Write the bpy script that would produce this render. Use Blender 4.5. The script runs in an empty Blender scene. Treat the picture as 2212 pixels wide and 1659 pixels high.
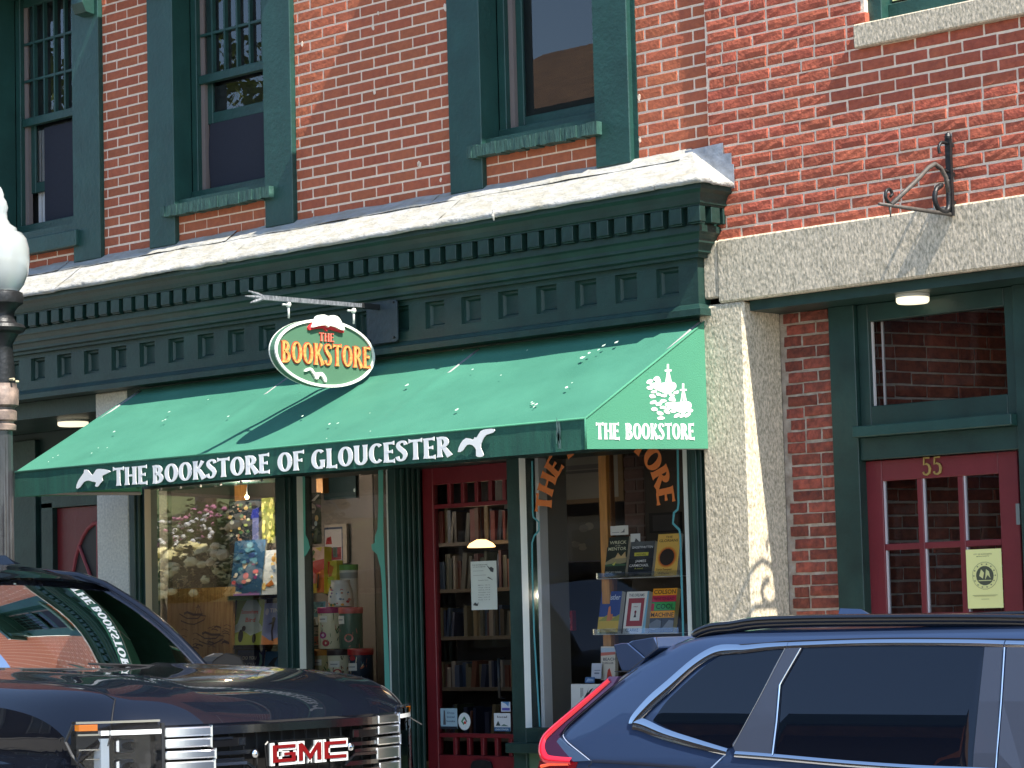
import bpy, math, random
import mathutils
from mathutils import Vector, Matrix, noise
from mathutils.geometry import tessellate_polygon
random.seed(7)
PI = math.pi
scene = bpy.context.scene
C = scene.collection

# ------------------------------------------------------------------ camera
F_PX, CX, CY = 5630.96, 1106.0, 829.5
YAW, PIT, ROL = -0.74964719, -0.08950886, -0.02579146
_B = Matrix(((1, 0, 0), (0, 0, -1), (0, 1, 0)))
_Rz = Matrix(((math.cos(YAW), -math.sin(YAW), 0), (math.sin(YAW), math.cos(YAW), 0), (0, 0, 1)))
_Rp = Matrix(((1, 0, 0), (0, math.cos(PIT), -math.sin(PIT)), (0, math.sin(PIT), math.cos(PIT))))
_Rr = Matrix(((math.cos(ROL), -math.sin(ROL), 0), (math.sin(ROL), math.cos(ROL), 0), (0, 0, 1)))
RC = _Rr @ _Rp @ _B @ _Rz
CAM = Vector((9.71243, -10.43296, 1.55))
cd = bpy.data.cameras.new('camera')
cam = bpy.data.objects.new('camera', cd)
C.objects.link(cam)
M = Matrix.Identity(4)
for i in range(3):
    M[i][0] = RC[0][i]; M[i][1] = -RC[1][i]; M[i][2] = -RC[2][i]; M[i][3] = CAM[i]
cam.matrix_world = M
cd.sensor_width = 36.0
cd.lens = F_PX / 2212.0 * 36.0
cd.clip_start = 0.1
cd.clip_end = 500
scene.camera = cam

# ------------------------------------------------------------------ light
SUN = Vector((0.70, -0.125, 1.0)).normalized()          # towards the sun
w = bpy.data.worlds.new('World'); scene.world = w; w.use_nodes = True
nt = w.node_tree; nt.nodes.clear()
sky = nt.nodes.new('ShaderNodeTexSky'); sky.sky_type = 'NISHITA'; sky.sun_disc = False
sky.sun_elevation = math.asin(SUN.z); sky.sun_rotation = math.atan2(SUN.x, SUN.y)
sky.altitude = 10; sky.air_density = 1.0; sky.dust_density = 0.25; sky.ozone_density = 1.5
bg = nt.nodes.new('ShaderNodeBackground'); bg.inputs['Strength'].default_value = 0.135
wo = nt.nodes.new('ShaderNodeOutputWorld')
nt.links.new(sky.outputs[0], bg.inputs[0]); nt.links.new(bg.outputs[0], wo.inputs[0])
sl = bpy.data.lights.new('sun', 'SUN'); sl.energy = 5.0; sl.angle = math.radians(0.45); sl.color = (1.0, 0.93, 0.82)
so = bpy.data.objects.new('sun', sl); C.objects.link(so)
so.rotation_euler = SUN.to_track_quat('Z', 'Y').to_euler(); so.location = (12, -4, 20)
scene.view_settings.view_transform = 'Standard'
scene.view_settings.look = 'None'
scene.view_settings.exposure = 1.2
scene.view_settings.gamma = 1.0

# ------------------------------------------------------------------ measuring helpers
def ray(x, y):
    return RC.transposed() @ Vector(((x - CX) / F_PX, (y - CY) / F_PX, 1.0))
def at(x, y, Y=0.0):
    d = ray(x, y); k = (Y - CAM.y) / d.y; return CAM + d * k
def atx(x, y, X):
    d = ray(x, y); k = (X - CAM.x) / d.x; return CAM + d * k
def tp(n, x, y):                     # enlarged ninths of the photograph
    c = (n - 1) % 3; r = (n - 1) // 3
    return x / 3 + 737.33 * c, y / 3 + 553.0 * r
def tat(n, x, y, Y=0.0): return at(*tp(n, x, y), Y)
def tatx(n, x, y, X): return atx(*tp(n, x, y), X)

# ------------------------------------------------------------------ materials
def sr(r, g, b):                     # 0..255 sRGB to linear
    f = lambda v: (v / 255 / 12.92) if v <= 10 else ((v / 255 + 0.055) / 1.055) ** 2.4
    return (f(r), f(g), f(b))
MATS = {}
def mat(name, col, rough=0.6, var=0.0, scale=8.0, bump=0.0, bscale=None, metal=0.0, coat=0.0, spec=0.5,
        col2=None, rand=0.0, emit=None, estr=0.0, detail=5.0, stretch=None, ior=None, coatr=0.03, bdist=0.01):
    if name in MATS: return MATS[name]
    m = bpy.data.materials.new(name); m.use_nodes = True
    nt = m.node_tree; b = nt.nodes['Principled BSDF']
    b.inputs['Roughness'].default_value = rough
    b.inputs['Metallic'].default_value = metal
    b.inputs['Specular IOR Level'].default_value = spec
    if ior: b.inputs['IOR'].default_value = ior
    b.inputs['Coat Weight'].default_value = coat
    b.inputs['Coat Roughness'].default_value = coatr
    b.inputs['Base Color'].default_value = (*col, 1)
    if emit:
        b.inputs['Emission Color'].default_value = (*emit, 1); b.inputs['Emission Strength'].default_value = estr
    if var or bump or rand:
        tc = nt.nodes.new('ShaderNodeTexCoord'); mp = nt.nodes.new('ShaderNodeMapping')
        nt.links.new(tc.outputs['Object'], mp.inputs[0])
        if stretch: mp.inputs['Scale'].default_value = stretch
        oi = nt.nodes.new('ShaderNodeObjectInfo')
        ad = nt.nodes.new('ShaderNodeVectorMath'); ad.operation = 'ADD'
        cmb = nt.nodes.new('ShaderNodeVectorMath'); cmb.operation = 'SCALE'
        cmb.inputs[0].default_value = (37.0, 91.0, 53.0)
        nt.links.new(oi.outputs['Random'], cmb.inputs['Scale'])
        nt.links.new(mp.outputs[0], ad.inputs[0]); nt.links.new(cmb.outputs[0], ad.inputs[1])
        if not rand: ad.inputs[1].default_value = (0, 0, 0); nt.links.remove(ad.inputs[1].links[0])
    if var:
        n = nt.nodes.new('ShaderNodeTexNoise'); n.inputs['Scale'].default_value = scale
        n.inputs['Detail'].default_value = detail; n.inputs['Roughness'].default_value = 0.62
        nt.links.new(ad.outputs[0], n.inputs['Vector'])
        rp = nt.nodes.new('ShaderNodeValToRGB')
        rp.color_ramp.elements[0].position = 0.32; rp.color_ramp.elements[1].position = 0.68
        c2 = col2 or tuple(c * (1 - var) for c in col)
        rp.color_ramp.elements[0].color = (*c2, 1)
        rp.color_ramp.elements[1].color = (*(tuple(min(1, c * (1 + (var if not col2 else 0) * 0.6)) for c in col)), 1)
        nt.links.new(n.outputs['Fac'], rp.inputs[0])
        last = rp.outputs[0]
        if rand:
            hs = nt.nodes.new('ShaderNodeHueSaturation')
            mr = nt.nodes.new('ShaderNodeMapRange')
            nt.links.new(oi.outputs['Random'], mr.inputs[0])
            mr.inputs[3].default_value = 1 - rand; mr.inputs[4].default_value = 1 + rand
            nt.links.new(mr.outputs[0], hs.inputs['Value'])
            # a second, decorrelated draw for hue
            mm = nt.nodes.new('ShaderNodeMath'); mm.operation = 'MULTIPLY'; mm.inputs[1].default_value = 71.3
            fr = nt.nodes.new('ShaderNodeMath'); fr.operation = 'FRACT'
            m2 = nt.nodes.new('ShaderNodeMapRange'); m2.inputs[3].default_value = 0.499; m2.inputs[4].default_value = 0.505
            nt.links.new(oi.outputs['Random'], mm.inputs[0]); nt.links.new(mm.outputs[0], fr.inputs[0])
            nt.links.new(fr.outputs[0], m2.inputs[0]); nt.links.new(m2.outputs[0], hs.inputs['Hue'])
            nt.links.new(last, hs.inputs['Color']); last = hs.outputs[0]
        nt.links.new(last, b.inputs['Base Color'])
    if bump:
        n2 = nt.nodes.new('ShaderNodeTexNoise'); n2.inputs['Scale'].default_value = bscale or scale * 3
        n2.inputs['Detail'].default_value = 6
        nt.links.new(ad.outputs[0], n2.inputs['Vector'])
        bm = nt.nodes.new('ShaderNodeBump'); bm.inputs['Strength'].default_value = bump; bm.inputs['Distance'].default_value = bdist
        nt.links.new(n2.outputs['Fac'], bm.inputs['Height']); nt.links.new(bm.outputs[0], b.inputs['Normal'])
    MATS[name] = m
    return m
def flat(r, g, b, rough=0.55):       # printed or plain painted colour, given as sRGB
    return mat('paint_%d_%d_%d' % (r, g, b), sr(r, g, b), rough)
def glass(name, ior=1.55, tint=(1, 1, 1), wob=0.0, refl=1.0):
    if name in MATS: return MATS[name]
    m = bpy.data.materials.new(name); m.use_nodes = True
    nt = m.node_tree; nt.nodes.clear()
    o = nt.nodes.new('ShaderNodeOutputMaterial'); mx = nt.nodes.new('ShaderNodeMixShader')
    tr = nt.nodes.new('ShaderNodeBsdfTransparent'); tr.inputs[0].default_value = (*tint, 1)
    gl = nt.nodes.new('ShaderNodeBsdfGlossy'); gl.inputs['Roughness'].default_value = 0.0
    gl.inputs[0].default_value = (refl, refl, refl, 1)
    fr = nt.nodes.new('ShaderNodeFresnel'); fr.inputs[0].default_value = ior
    nt.links.new(fr.outputs[0], mx.inputs[0]); nt.links.new(tr.outputs[0], mx.inputs[1]); nt.links.new(gl.outputs[0], mx.inputs[2])
    nt.links.new(mx.outputs[0], o.inputs[0])
    if wob:
        n2 = nt.nodes.new('ShaderNodeTexNoise'); n2.inputs['Scale'].default_value = 2.2; n2.inputs['Detail'].default_value = 1
        tc = nt.nodes.new('ShaderNodeTexCoord'); nt.links.new(tc.outputs['Object'], n2.inputs['Vector'])
        bm = nt.nodes.new('ShaderNodeBump'); bm.inputs['Strength'].default_value = wob; bm.inputs['Distance'].default_value = 0.02
        nt.links.new(n2.outputs['Fac'], bm.inputs['Height']); nt.links.new(bm.outputs[0], gl.inputs['Normal'])
    MATS[name] = m
    return m

GREEN = mat('green_trim_paint', sr(32, 68, 62), 0.42, 0.22, 5.0, 0.25, 40)
GREEN_OLD = mat('weathered_green_paint', sr(56, 94, 84), 0.6, 0.55, 14.0, 0.9, 30, col2=sr(28, 60, 54), stretch=(3.5, 1, 0.6))
GREEN_SHOP = mat('shopfront_green_paint', sr(28, 56, 50), 0.42, 0.35, 5.0, 0.2, 40)
BRICK_A = mat('orange_red_brick', sr(178, 96, 66), 0.85, 0.18, 30, 0.35, 55, col2=sr(158, 83, 60), rand=0.09)
BRICK_B = mat('old_rough_brick', sr(176, 90, 68), 0.9, 0.3, 32, 0.5, 60, col2=sr(146, 70, 54), rand=0.13, bdist=0.010)
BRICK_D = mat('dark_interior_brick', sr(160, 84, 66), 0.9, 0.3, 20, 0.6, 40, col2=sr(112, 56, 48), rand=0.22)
BRICK_P = mat('soot_stained_pier_brick', sr(156, 78, 62), 0.9, 0.3, 24, 0.9, 50, col2=sr(104, 54, 44), rand=0.3, bdist=0.012)
MORTAR_P = mat('dirty_mortar', sr(186, 172, 156), 0.95, 0.35, 16, 0.8, 60, col2=sr(140, 124, 108))
MORTAR = mat('pale_lime_mortar', sr(238, 216, 194), 0.95, 0.12, 30, 0.5, 90)
GRANITE = mat('speckled_granite', sr(226, 210, 186), 0.85, 0.5, 85, 0.5, 70, col2=sr(134, 128, 110), detail=6, stretch=(1, 1, 0.5), bdist=0.008)
LEAD = mat('weathered_lead_sheet', sr(170, 171, 169), 0.65, 0.2, 9, 0.8, 16, col2=sr(148, 144, 130), metal=0.0, stretch=(1, 2, 2), bdist=0.02)
LEAD_GREY = mat('grey_lead_flashing', sr(150, 156, 166), 0.45, 0.3, 14, 0.6, 20, metal=0.3)
REDWOOD = mat('dark_red_door_paint', sr(108, 28, 34), 0.4, 0.12, 6, 0.2, 30)
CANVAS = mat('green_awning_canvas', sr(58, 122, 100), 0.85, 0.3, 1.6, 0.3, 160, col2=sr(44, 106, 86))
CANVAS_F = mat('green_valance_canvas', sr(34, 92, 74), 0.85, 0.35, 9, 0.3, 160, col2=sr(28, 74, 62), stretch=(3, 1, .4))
WHITE = mat('white_paint', sr(225, 225, 220), 0.6, 0.05, 10)
IRON = mat('black_iron', sr(34, 36, 38), 0.45, 0.3, 20, 0.4, 40, metal=0.3)
GLASS = glass('window_glass', 1.32, wob=0.0)
GLASS_L = glass('left_window_glass', 2.6, wob=0.0)
GLASS_M = glass('middle_window_glass', 1.55, wob=0.0)
GLASS_UP = glass('upper_window_glass', 1.75)
DARK = mat('dark_room', sr(38, 38, 40), 0.9)

# ------------------------------------------------------------------ mesh building
class MB:
    def __init__(s): s.v = []; s.f = []; s.m = []; s.k = 0
    def add(s, vs, fs, mi=0):
        o = len(s.v); s.v += [tuple(p) for p in vs]
        s.f += [tuple(i + o for i in f) for f in fs]; s.m += [mi] * len(fs); return s
    def box(s, x0, x1, y0, y1, z0, z1, mi=0):
        vs = [(x, y, z) for x in (x0, x1) for y in (y0, y1) for z in (z0, z1)]
        return s.add(vs, [(0, 1, 3, 2), (4, 6, 7, 5), (0, 4, 5, 1), (2, 3, 7, 6), (0, 2, 6, 4), (1, 5, 7, 3)], mi)
    def prism(s, poly, o, U, V, N, d, mi=0, holes=()):          # outline in (u,v), thickness d along N
        o, U, V, N = Vector(o), Vector(U), Vector(V), Vector(N)
        loops = [list(poly)] + [list(h) for h in holes]
        flatl = [p for l in loops for p in l]
        tri = tessellate_polygon([[Vector((p[0], p[1], 0)) for p in l] for l in loops])
        P0 = [o + U * p[0] + V * p[1] for p in flatl]; P1 = [p + N * d for p in P0]
        n = len(flatl)
        def area(t):
            a, b, c = (flatl[i] for i in t); return (b[0]-a[0])*(c[1]-a[1]) - (b[1]-a[1])*(c[0]-a[0])
        up = U.cross(V).dot(N) > 0
        fs = []
        for t in tri:
            t = tuple(t)
            if (area(t) > 0) != up: t = t[::-1]
            fs.append(tuple(i + n for i in t)); fs.append(t[::-1])
        k = 0
        for l in loops:
            m = len(l)
            for i in range(m):
                a, b = k + i, k + (i + 1) % m
                fs.append((a, b, b + n, a + n))
            k += m
        return s.add(P0 + P1, fs, mi)
    def tube(s, pts, r, n=8, mi=0, cap=True):
        pts = [Vector(p) for p in pts]; rs = r if isinstance(r, (list, tuple)) else [r] * len(pts)
        o = len(s.v); prev = None
        for i, p in enumerate(pts):
            d = (pts[min(i + 1, len(pts) - 1)] - pts[max(i - 1, 0)]).normalized()
            if prev is None:
                a = d.orthogonal().normalized()
            else:
                a = (prev - d * prev.dot(d)).normalized()
            prev = a; b = d.cross(a)
            for j in range(n):
                t = 2 * PI * j / n; s.v.append(tuple(p + (a * math.cos(t) + b * math.sin(t)) * rs[i]))
        for i in range(len(pts) - 1):
            for j in range(n):
                k = (j + 1) % n
                s.f.append((o + i*n + j, o + i*n + k, o + (i+1)*n + k, o + (i+1)*n + j)); s.m.append(mi)
        if cap:
            s.f.append(tuple(o + j for j in range(n))[::-1]); s.m.append(mi)
            e = o + (len(pts) - 1) * n; s.f.append(tuple(e + j for j in range(n))); s.m.append(mi)
        return s
    def lathe(s, prof, c, n=24, mi=0, ax=(0, 0, 1)):             # prof: (radius, height)
        c = Vector(c); ax = Vector(ax).normalized(); a = ax.orthogonal().normalized(); b = ax.cross(a); o = len(s.v)
        for r, h in prof:
            for j in range(n):
                t = 2 * PI * j / n; s.v.append(tuple(c + ax * h + (a * math.cos(t) + b * math.sin(t)) * r))
        for i in range(len(prof) - 1):
            for j in range(n):
                k = (j + 1) % n
                s.f.append((o + i*n + j, o + i*n + k, o + (i+1)*n + k, o + (i+1)*n + j)); s.m.append(mi)
        return s
    def quad(s, a, b, c, d, mi=0): return s.add([a, b, c, d], [(0, 1, 2, 3)], mi)
    def build(s, name, mats, parent=None, smooth=False, bevel=0, kind=None):
        me = bpy.data.meshes.new(name); me.from_pydata(s.v, [], s.f)
        ms = mats if isinstance(mats, (list, tuple)) else [mats]
        for m in ms: me.materials.append(m)
        if len(ms) > 1: me.polygons.foreach_set('material_index', s.m)
        if smooth: me.polygons.foreach_set('use_smooth', [True] * len(me.polygons))
        me.update()
        o = bpy.data.objects.new(name, me); C.objects.link(o)
        if parent: put(o, parent)
        if kind: o['kind'] = kind
        if bevel:
            b = o.modifiers.new('bevel', 'BEVEL'); b.width = bevel; b.segments = 1; b.limit_method = 'ANGLE'; b.angle_limit = math.radians(40)
        if smooth == 'auto':
            me.polygons.foreach_set('use_smooth', [True] * len(me.polygons))
            e = o.modifiers.new('split', 'EDGE_SPLIT'); e.split_angle = math.radians(35)
        return o
WP = {}
def wloc(o): return WP.get(o.name, Vector((0, 0, 0)))
def put(o, parent):                                             # child keeps world coordinates
    o.parent = parent
    o.matrix_parent_inverse = Matrix.Translation(-wloc(parent))
def tag(o, label=None, cat=None, group=None, kind=None):
    if label: o['label'] = label
    if cat: o['category'] = cat
    if group: o['group'] = group
    if kind: o['kind'] = kind
    return o
def thing(name, label, cat, loc=(0, 0, 0), group=None):
    o = bpy.data.objects.new(name, None); C.objects.link(o); o.location = loc
    o.empty_display_size = 0.1
    WP[o.name] = Vector(loc); return tag(o, label, cat, group)
def struct(mb, name, m, smooth=False): return mb.build(name, m, None, smooth, kind='structure')

# ------------------------------------------------------------------ lettering
def strip(pts, ws):
    L, R = [], []
    for i, p in enumerate(pts):
        a = pts[max(i - 1, 0)]; b = pts[min(i + 1, len(pts) - 1)]
        dx, dy = b[0] - a[0], b[1] - a[1]; l = math.hypot(dx, dy) or 1
        nx, ny = -dy / l * ws[i] / 2, dx / l * ws[i] / 2
        L.append((p[0] + nx, p[1] + ny)); R.append((p[0] - nx, p[1] - ny))
    return L, R
def st(x, y0=0.02, y1=0.98, w=0.17, f0=1.5, f1=1.5):
    return ([(x, y0), (x, y0 + .04), (x, y0 + .14), (x, (y0 + y1) / 2), (x, y1 - .14), (x, y1 - .04), (x, y1)],
            [w*f0, w*(1+(f0-1)*.6), w*1.05, w, w*1.05, w*(1+(f1-1)*.6), w*f1])
def hb(x0, x1, y, t=0.11, fl=1.9, fr=None):
    k = 1 if x1 > x0 else -1; d = abs(x1 - x0)
    a = ([(x0, y), (x1 - k * min(.1, d * .4), y), (x1 - k * .03, y), (x1, y)], [fr or t, t, t * (1 + (fl - 1) * .6), t * fl]); return a
def arc(cx, cy, rx, ry, a0, a1, thick=.19, thin=.09, n=16):
    P, W = [], []
    for i in range(n + 1):
        a = math.radians(a0 + (a1 - a0) * i / n)
        P.append((cx + rx * math.cos(a), cy + ry * math.sin(a))); W.append(thin + (thick - thin) * abs(math.cos(a)) ** 1.3)
    return P, W
def spl(P, W):
    out, ow = [], []
    n = len(P)
    for i in range(n - 1):
        p0, p1, p2, p3 = P[max(i-1, 0)], P[i], P[i+1], P[min(i+2, n-1)]
        for k in range(4):
            t = k / 4
            out.append(tuple(0.5 * ((2*p1[j]) + (-p0[j]+p2[j])*t + (2*p0[j]-5*p1[j]+4*p2[j]-p3[j])*t*t + (-p0[j]+3*p1[j]-3*p2[j]+p3[j])*t**3) for j in (0, 1)))
            ow.append(W[i] + (W[i+1] - W[i]) * t)
    out.append(P[-1]); ow.append(W[-1]); return out, ow
GLY = {
 'T': (.60, lambda: [st(.30, .02, .93, f1=1), hb(.30, .585, .925), hb(.30, .015, .925)]),
 'H': (.68, lambda: [st(.14), st(.54), hb(.14, .54, .52, .1, 1)]),
 'E': (.54, lambda: [st(.14), hb(.14, .49, .93, .1), hb(.14, .42, .52, .1, 1.7), hb(.14, .51, .06, .11)]),
 'B': (.60, lambda: [st(.14), arc(.20, .735, .21, .2, -90, 90), arc(.20, .29, .26, .235, -90, 90), hb(.14, .22, .94, .1, 1), hb(.14, .22, .055, .1, 1), hb(.14, .22, .53, .09, 1)]),
 'O': (.68, lambda: [arc(.34, .5, .23, .435, 0, 360, n=28)]),
 'K': (.64, lambda: [st(.14), ([(.20, .45), (.38, .72), (.50, .95)], [.10, .11, .17]), ([(.24, .60), (.40, .34), (.56, .03)], [.15, .18, .24])]),
 'S': (.52, lambda: [spl([(.43, .78), (.39, .90), (.26, .945), (.13, .87), (.11, .74), (.20, .60), (.33, .46), (.40, .30), (.35, .12), (.23, .055), (.11, .10), (.06, .24)], [.15, .11, .09, .13, .17, .2, .2, .17, .13, .09, .11, .16])]),
 'R': (.62, lambda: [st(.14), arc(.20, .72, .23, .215, -90, 90), hb(.14, .22, .935, .1, 1), hb(.14, .22, .50, .09, 1), ([(.28, .52), (.42, .28), (.56, .03)], [.15, .18, .24])]),
 'F': (.52, lambda: [st(.14), hb(.14, .50, .93, .1), hb(.14, .42, .52, .1, 1.7)]),
 'G': (.66, lambda: [arc(.35, .5, .24, .435, 48, 300, n=22), st(.52, .08, .46, .16, 1, 1.6), hb(.52, .36, .07, .1, 1)]),
 'L': (.52, lambda: [st(.14), hb(.14, .49, .06, .11)]),
 'U': (.66, lambda: [st(.14, .3, .98, f0=1), st(.52, .3, .98, .15, f0=1), arc(.33, .31, .19, .25, 180, 360, .17, .1)]),
 'C': (.60, lambda: [arc(.35, .5, .24, .435, 48, 312, n=22)]),
 ' ': (.34, lambda: []),
}
def word(mb, text, o, U, V, N, h, width=None, d=0.004, mi=0, bold=0.0, fit=None, track=0.02):
    """serif capitals as raised strips; width: total run in metres"""
    tot = sum(GLY[c][0] + track for c in text)
    sx = (width / tot) if width else h
    o, U, V, N = Vector(o), Vector(U).normalized(), Vector(V).normalized(), Vector(N).normalized()
    x = 0; q = 0
    for c in text:
        adv, fn = GLY[c]
        for P, W in fn():
            W = [wv + bold for wv in W]
            L, R = strip(P, W); n = len(L)
            off = N * (0.00025 * (q % 5)); q += 1
            base = [o + off + U * (sx * (x + p[0])) + V * (h * p[1]) for p in L + R]
            top = [p + N * d for p in base]
            fs = []
            flip = U.cross(V).dot(N) < 0
            for i in range(n - 1):
                a, b, c2, e = i, i + 1, n + i + 1, n + i
                f = (a + 2*n, e + 2*n, c2 + 2*n, b + 2*n); fs.append(f if not flip else f[::-1])
                fs.append((a, b, b + 2*n, a + 2*n)); fs.append((e, e + 2*n, c2 + 2*n, c2))
            fs.append((0, 2*n, 3*n, n)); fs.append((n - 1, 2*n - 1, 4*n - 1, 3*n - 1))
            mb.add(base + top, fs, mi)
        x += adv + track
    return sx * x
_TXT = {}
def text2d(s, bold=0.0):
    """outline of a line of plain lettering, cap height about 0.7, as verts and faces"""
    k = (s, bold)
    if k in _TXT: return _TXT[k]
    cu = bpy.data.curves.new('lettering', 'FONT'); cu.body = s; cu.size = 1; cu.offset = bold; cu.resolution_u = 2
    ob = bpy.data.objects.new('lettering', cu); C.objects.link(ob)
    me = bpy.data.meshes.new_from_object(ob.evaluated_get(bpy.context.evaluated_depsgraph_get()))
    vs = [(v.co.x, v.co.y) for v in me.vertices]; fs = [tuple(p.vertices) for p in me.polygons]
    bpy.data.objects.remove(ob); bpy.data.curves.remove(cu); bpy.data.meshes.remove(me)
    _TXT[k] = (vs, fs); return _TXT[k]
def text(mb, s, o, U, V, N, size, width=None, mi=0, bold=0.0, align='l'):
    vs, fs = text2d(s, bold)
    if not vs: return
    x0 = min(v[0] for v in vs); x1 = max(v[0] for v in vs)
    k = size; kx = (width / (x1 - x0)) if width else size
    sh = {'l': x0, 'c': (x0 + x1) / 2, 'r': x1}[align]
    o, U, V, N = Vector(o), Vector(U), Vector(V), Vector(N)
    pts = [o + U * ((v[0] - sh) * kx) + V * (v[1] * k) + N * 0.0004 for v in vs]
    if U.cross(V).dot(N) < 0: fs = [f[::-1] for f in fs]
    mb.add(pts, fs, mi)
def catmull(P, n=4, closed=True):
    out = []; m = len(P)
    for i in range(m if closed else m - 1):
        g = lambda j: P[j % m] if closed else P[max(0, min(m - 1, j))]
        p0, p1, p2, p3 = g(i-1), g(i), g(i+1), g(i+2)
        for k in range(n):
            t = k / n
            out.append(tuple(0.5 * ((2*p1[j]) + (-p0[j]+p2[j])*t + (2*p0[j]-5*p1[j]+4*p2[j]-p3[j])*t*t + (-p0[j]+3*p1[j]-3*p2[j]+p3[j])*t**3) for j in range(len(p1))))
    if not closed: out.append(P[-1])
    return out
def ell(cx, cy, rx, ry, n=20, rot=0, jit=0):
    o = []
    for i in range(n):
        a = 2 * PI * i / n; k = 1 + random.uniform(-jit, jit)
        x, y = rx * k * math.cos(a), ry * k * math.sin(a)
        o.append((cx + x * math.cos(rot) - y * math.sin(rot), cy + x * math.sin(rot) + y * math.cos(rot)))
    return o

# ================================================================== SETTING: street
g = MB(); g.quad((-60, -60, -0.34), (60, -60, -0.34), (60, 60, -0.34), (-60, 60, -0.34)); struct(g, 'ground', mat('earth', sr(110, 104, 90), 0.95))
g = MB(); g.quad((-60, -9.2, -0.17), (60, -9.2, -0.17), (60, -1.15, -0.17), (-60, -1.15, -0.17))
struct(g, 'road', mat('grey_asphalt', sr(126, 124, 120), 0.9, 0.25, 3, 0.6, 90))
CONC = mat('pale_concrete', sr(170, 166, 156), 0.9, 0.15, 2, 0.4, 60)
for k in range(22):
    g = MB(); g.box(-20 + 1.5*k + .004, -18.5 + 1.5*k - .004, -1.0, 0.02, -0.3, -0.03); struct(g, 'sidewalk', CONC)
g = MB(); g.box(-20, 13, -1.14, -1.004, -0.3, -0.025); struct(g, 'kerb', mat('granite_kerb', sr(150, 148, 142), 0.85, 0.3, 40))
g = MB(); g.box(-60, 60, -11.2, -9.2, -0.33, -0.03); struct(g, 'far_sidewalk', CONC)

# ================================================================== BRICK MAKER
def brick_mesh(L, H, D, jit, name, m):
    mb = MB(); nx, nz = 5, 3; c = 0.0035
    def P(i, k):
        x = -L/2 + c + (L - 2*c) * i / (nx - 1); z = -H/2 + c + (H - 2*c) * k / (nz - 1)
        e = (i in (0, nx-1)) or (k in (0, nz-1))
        return (x + random.uniform(-1, 1)*jit*.7, random.uniform(-1, 1)*jit + (jit*.5 if e else 0), z + random.uniform(-1, 1)*jit*.5)
    grid = [[P(i, k) for k in range(nz)] for i in range(nx)]
    vs = [grid[i][k] for i in range(nx) for k in range(nz)]
    fs = [(i*nz+k, (i+1)*nz+k, (i+1)*nz+k+1, i*nz+k+1) for i in range(nx-1) for k in range(nz-1)]
    ring = [(i, 0) for i in range(nx)] + [(nx-1, k) for k in range(1, nz)] + [(i, nz-1) for i in range(nx-2, -1, -1)] + [(0, k) for k in range(nz-2, 0, -1)]
    o = len(vs); n = len(ring)
    for i, k in ring:
        q = grid[i][k]
        x = -L/2 if i == 0 else (L/2 if i == nx-1 else q[0]); z = -H/2 if k == 0 else (H/2 if k == nz-1 else q[2])
        vs.append((x + random.uniform(-1, 1)*jit*.5, 0.006, z + random.uniform(-1, 1)*jit*.4))
    for i, k in ring:
        q = vs[o + ring.index((i, k))]; vs.append((q[0], D, q[2]))
    for j in range(n):
        a = ring[j][0]*nz + ring[j][1]; b = ring[(j+1) % n][0]*nz + ring[(j+1) % n][1]
        fs.append((b, a, o+j, o+(j+1) % n)); fs.append((o+(j+1) % n, o+j, o+n+j, o+n+(j+1) % n))
    mb.add(vs, fs)
    me = bpy.data.meshes.new(name); me.from_pydata(mb.v, [], mb.f); me.materials.append(m); me.update()
    me.polygons.foreach_set('use_smooth', [False]*len(me.polygons))
    return me
def px_of(p):
    q = RC @ (Vector(p) - CAM)
    return (CX + F_PX*q.x/q.z, CY + F_PX*q.y/q.z) if q.z > 0 else (-9e9, 0)
BR_A = [brick_mesh(.2055, .0535, .05, .0012, 'brick', BRICK_A) for i in range(10)]
BR_B = [brick_mesh(.1835, .0500, .05, .0021, 'brick', BRICK_B) for i in range(14)]
BR_P = [brick_mesh(.1835, .0500, .05, .0035, 'brick', BRICK_P) for i in range(10)]
BR_D = [brick_mesh(.1900, .0560, .04, .0030, 'brick', BRICK_D) for i in range(8)]
def lay(parent, rects, course, pitch, joint, y, meshes, m, L0, zbase, xbase, skip=lambda x0, x1, z: False, head=0.0, frame=None, jz=0.0):
    """running bond laid into rectangles; pieces in view are single objects, the rest one joined part"""
    far = MB(); nb = 0; F = frame or (lambda x, y, z: (x, y, z))
    for (x0, x1, z0, z1) in rects:
        k0 = math.ceil((z0 - zbase) / course - 0.15); k = k0
        while zbase + (k + 1)*course <= z1 + course*0.2:
            zc = zbase + (k + .5)*course; x = xbase + (pitch/2 if k % 2 else 0) + random.uniform(-.01, .01)*(1 if head else .3)
            while x > x0: x -= pitch
            while x < x1:
                p = pitch
                if head and random.random() < head: p = pitch*.52
                a = max(x + joint/2, x0 + .002); b = min(x + p - joint/2, x1 - .002)
                x += p
                if b - a < .022 or skip(a, b, zc): continue
                c = Vector(F((a+b)/2, y, zc + random.uniform(-jz, jz))); u = px_of(c)
                if -60 < u[0] < 2270 and -60 < u[1] < 1500 and nb < 300:
                    o = bpy.data.objects.new('brick', random.choice(meshes)); C.objects.link(o)
                    o.location = c + Vector((0, random.uniform(-.0014, .0010)*(1.6 if head else 1), 0))
                    if frame: o.rotation_euler.z = frame.ang
                    s = (b - a)/L0
                    o.scale = (s if random.random() < .5 else -s, 1, 1); 
                    if o.scale.x < 0: o.rotation_euler.z += 0; o.scale = (s, 1, 1); o.rotation_euler.y = PI if not frame else 0
                    put(o, parent); nb += 1
                elif frame is None:
                    far.box(a, b, y, y + .05, zc - course/2 + joint/2, zc + course/2 - joint/2)
            k += 1
    if far.v: far.build('upper_brickwork', m, parent, kind='stuff')
    return nb

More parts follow.
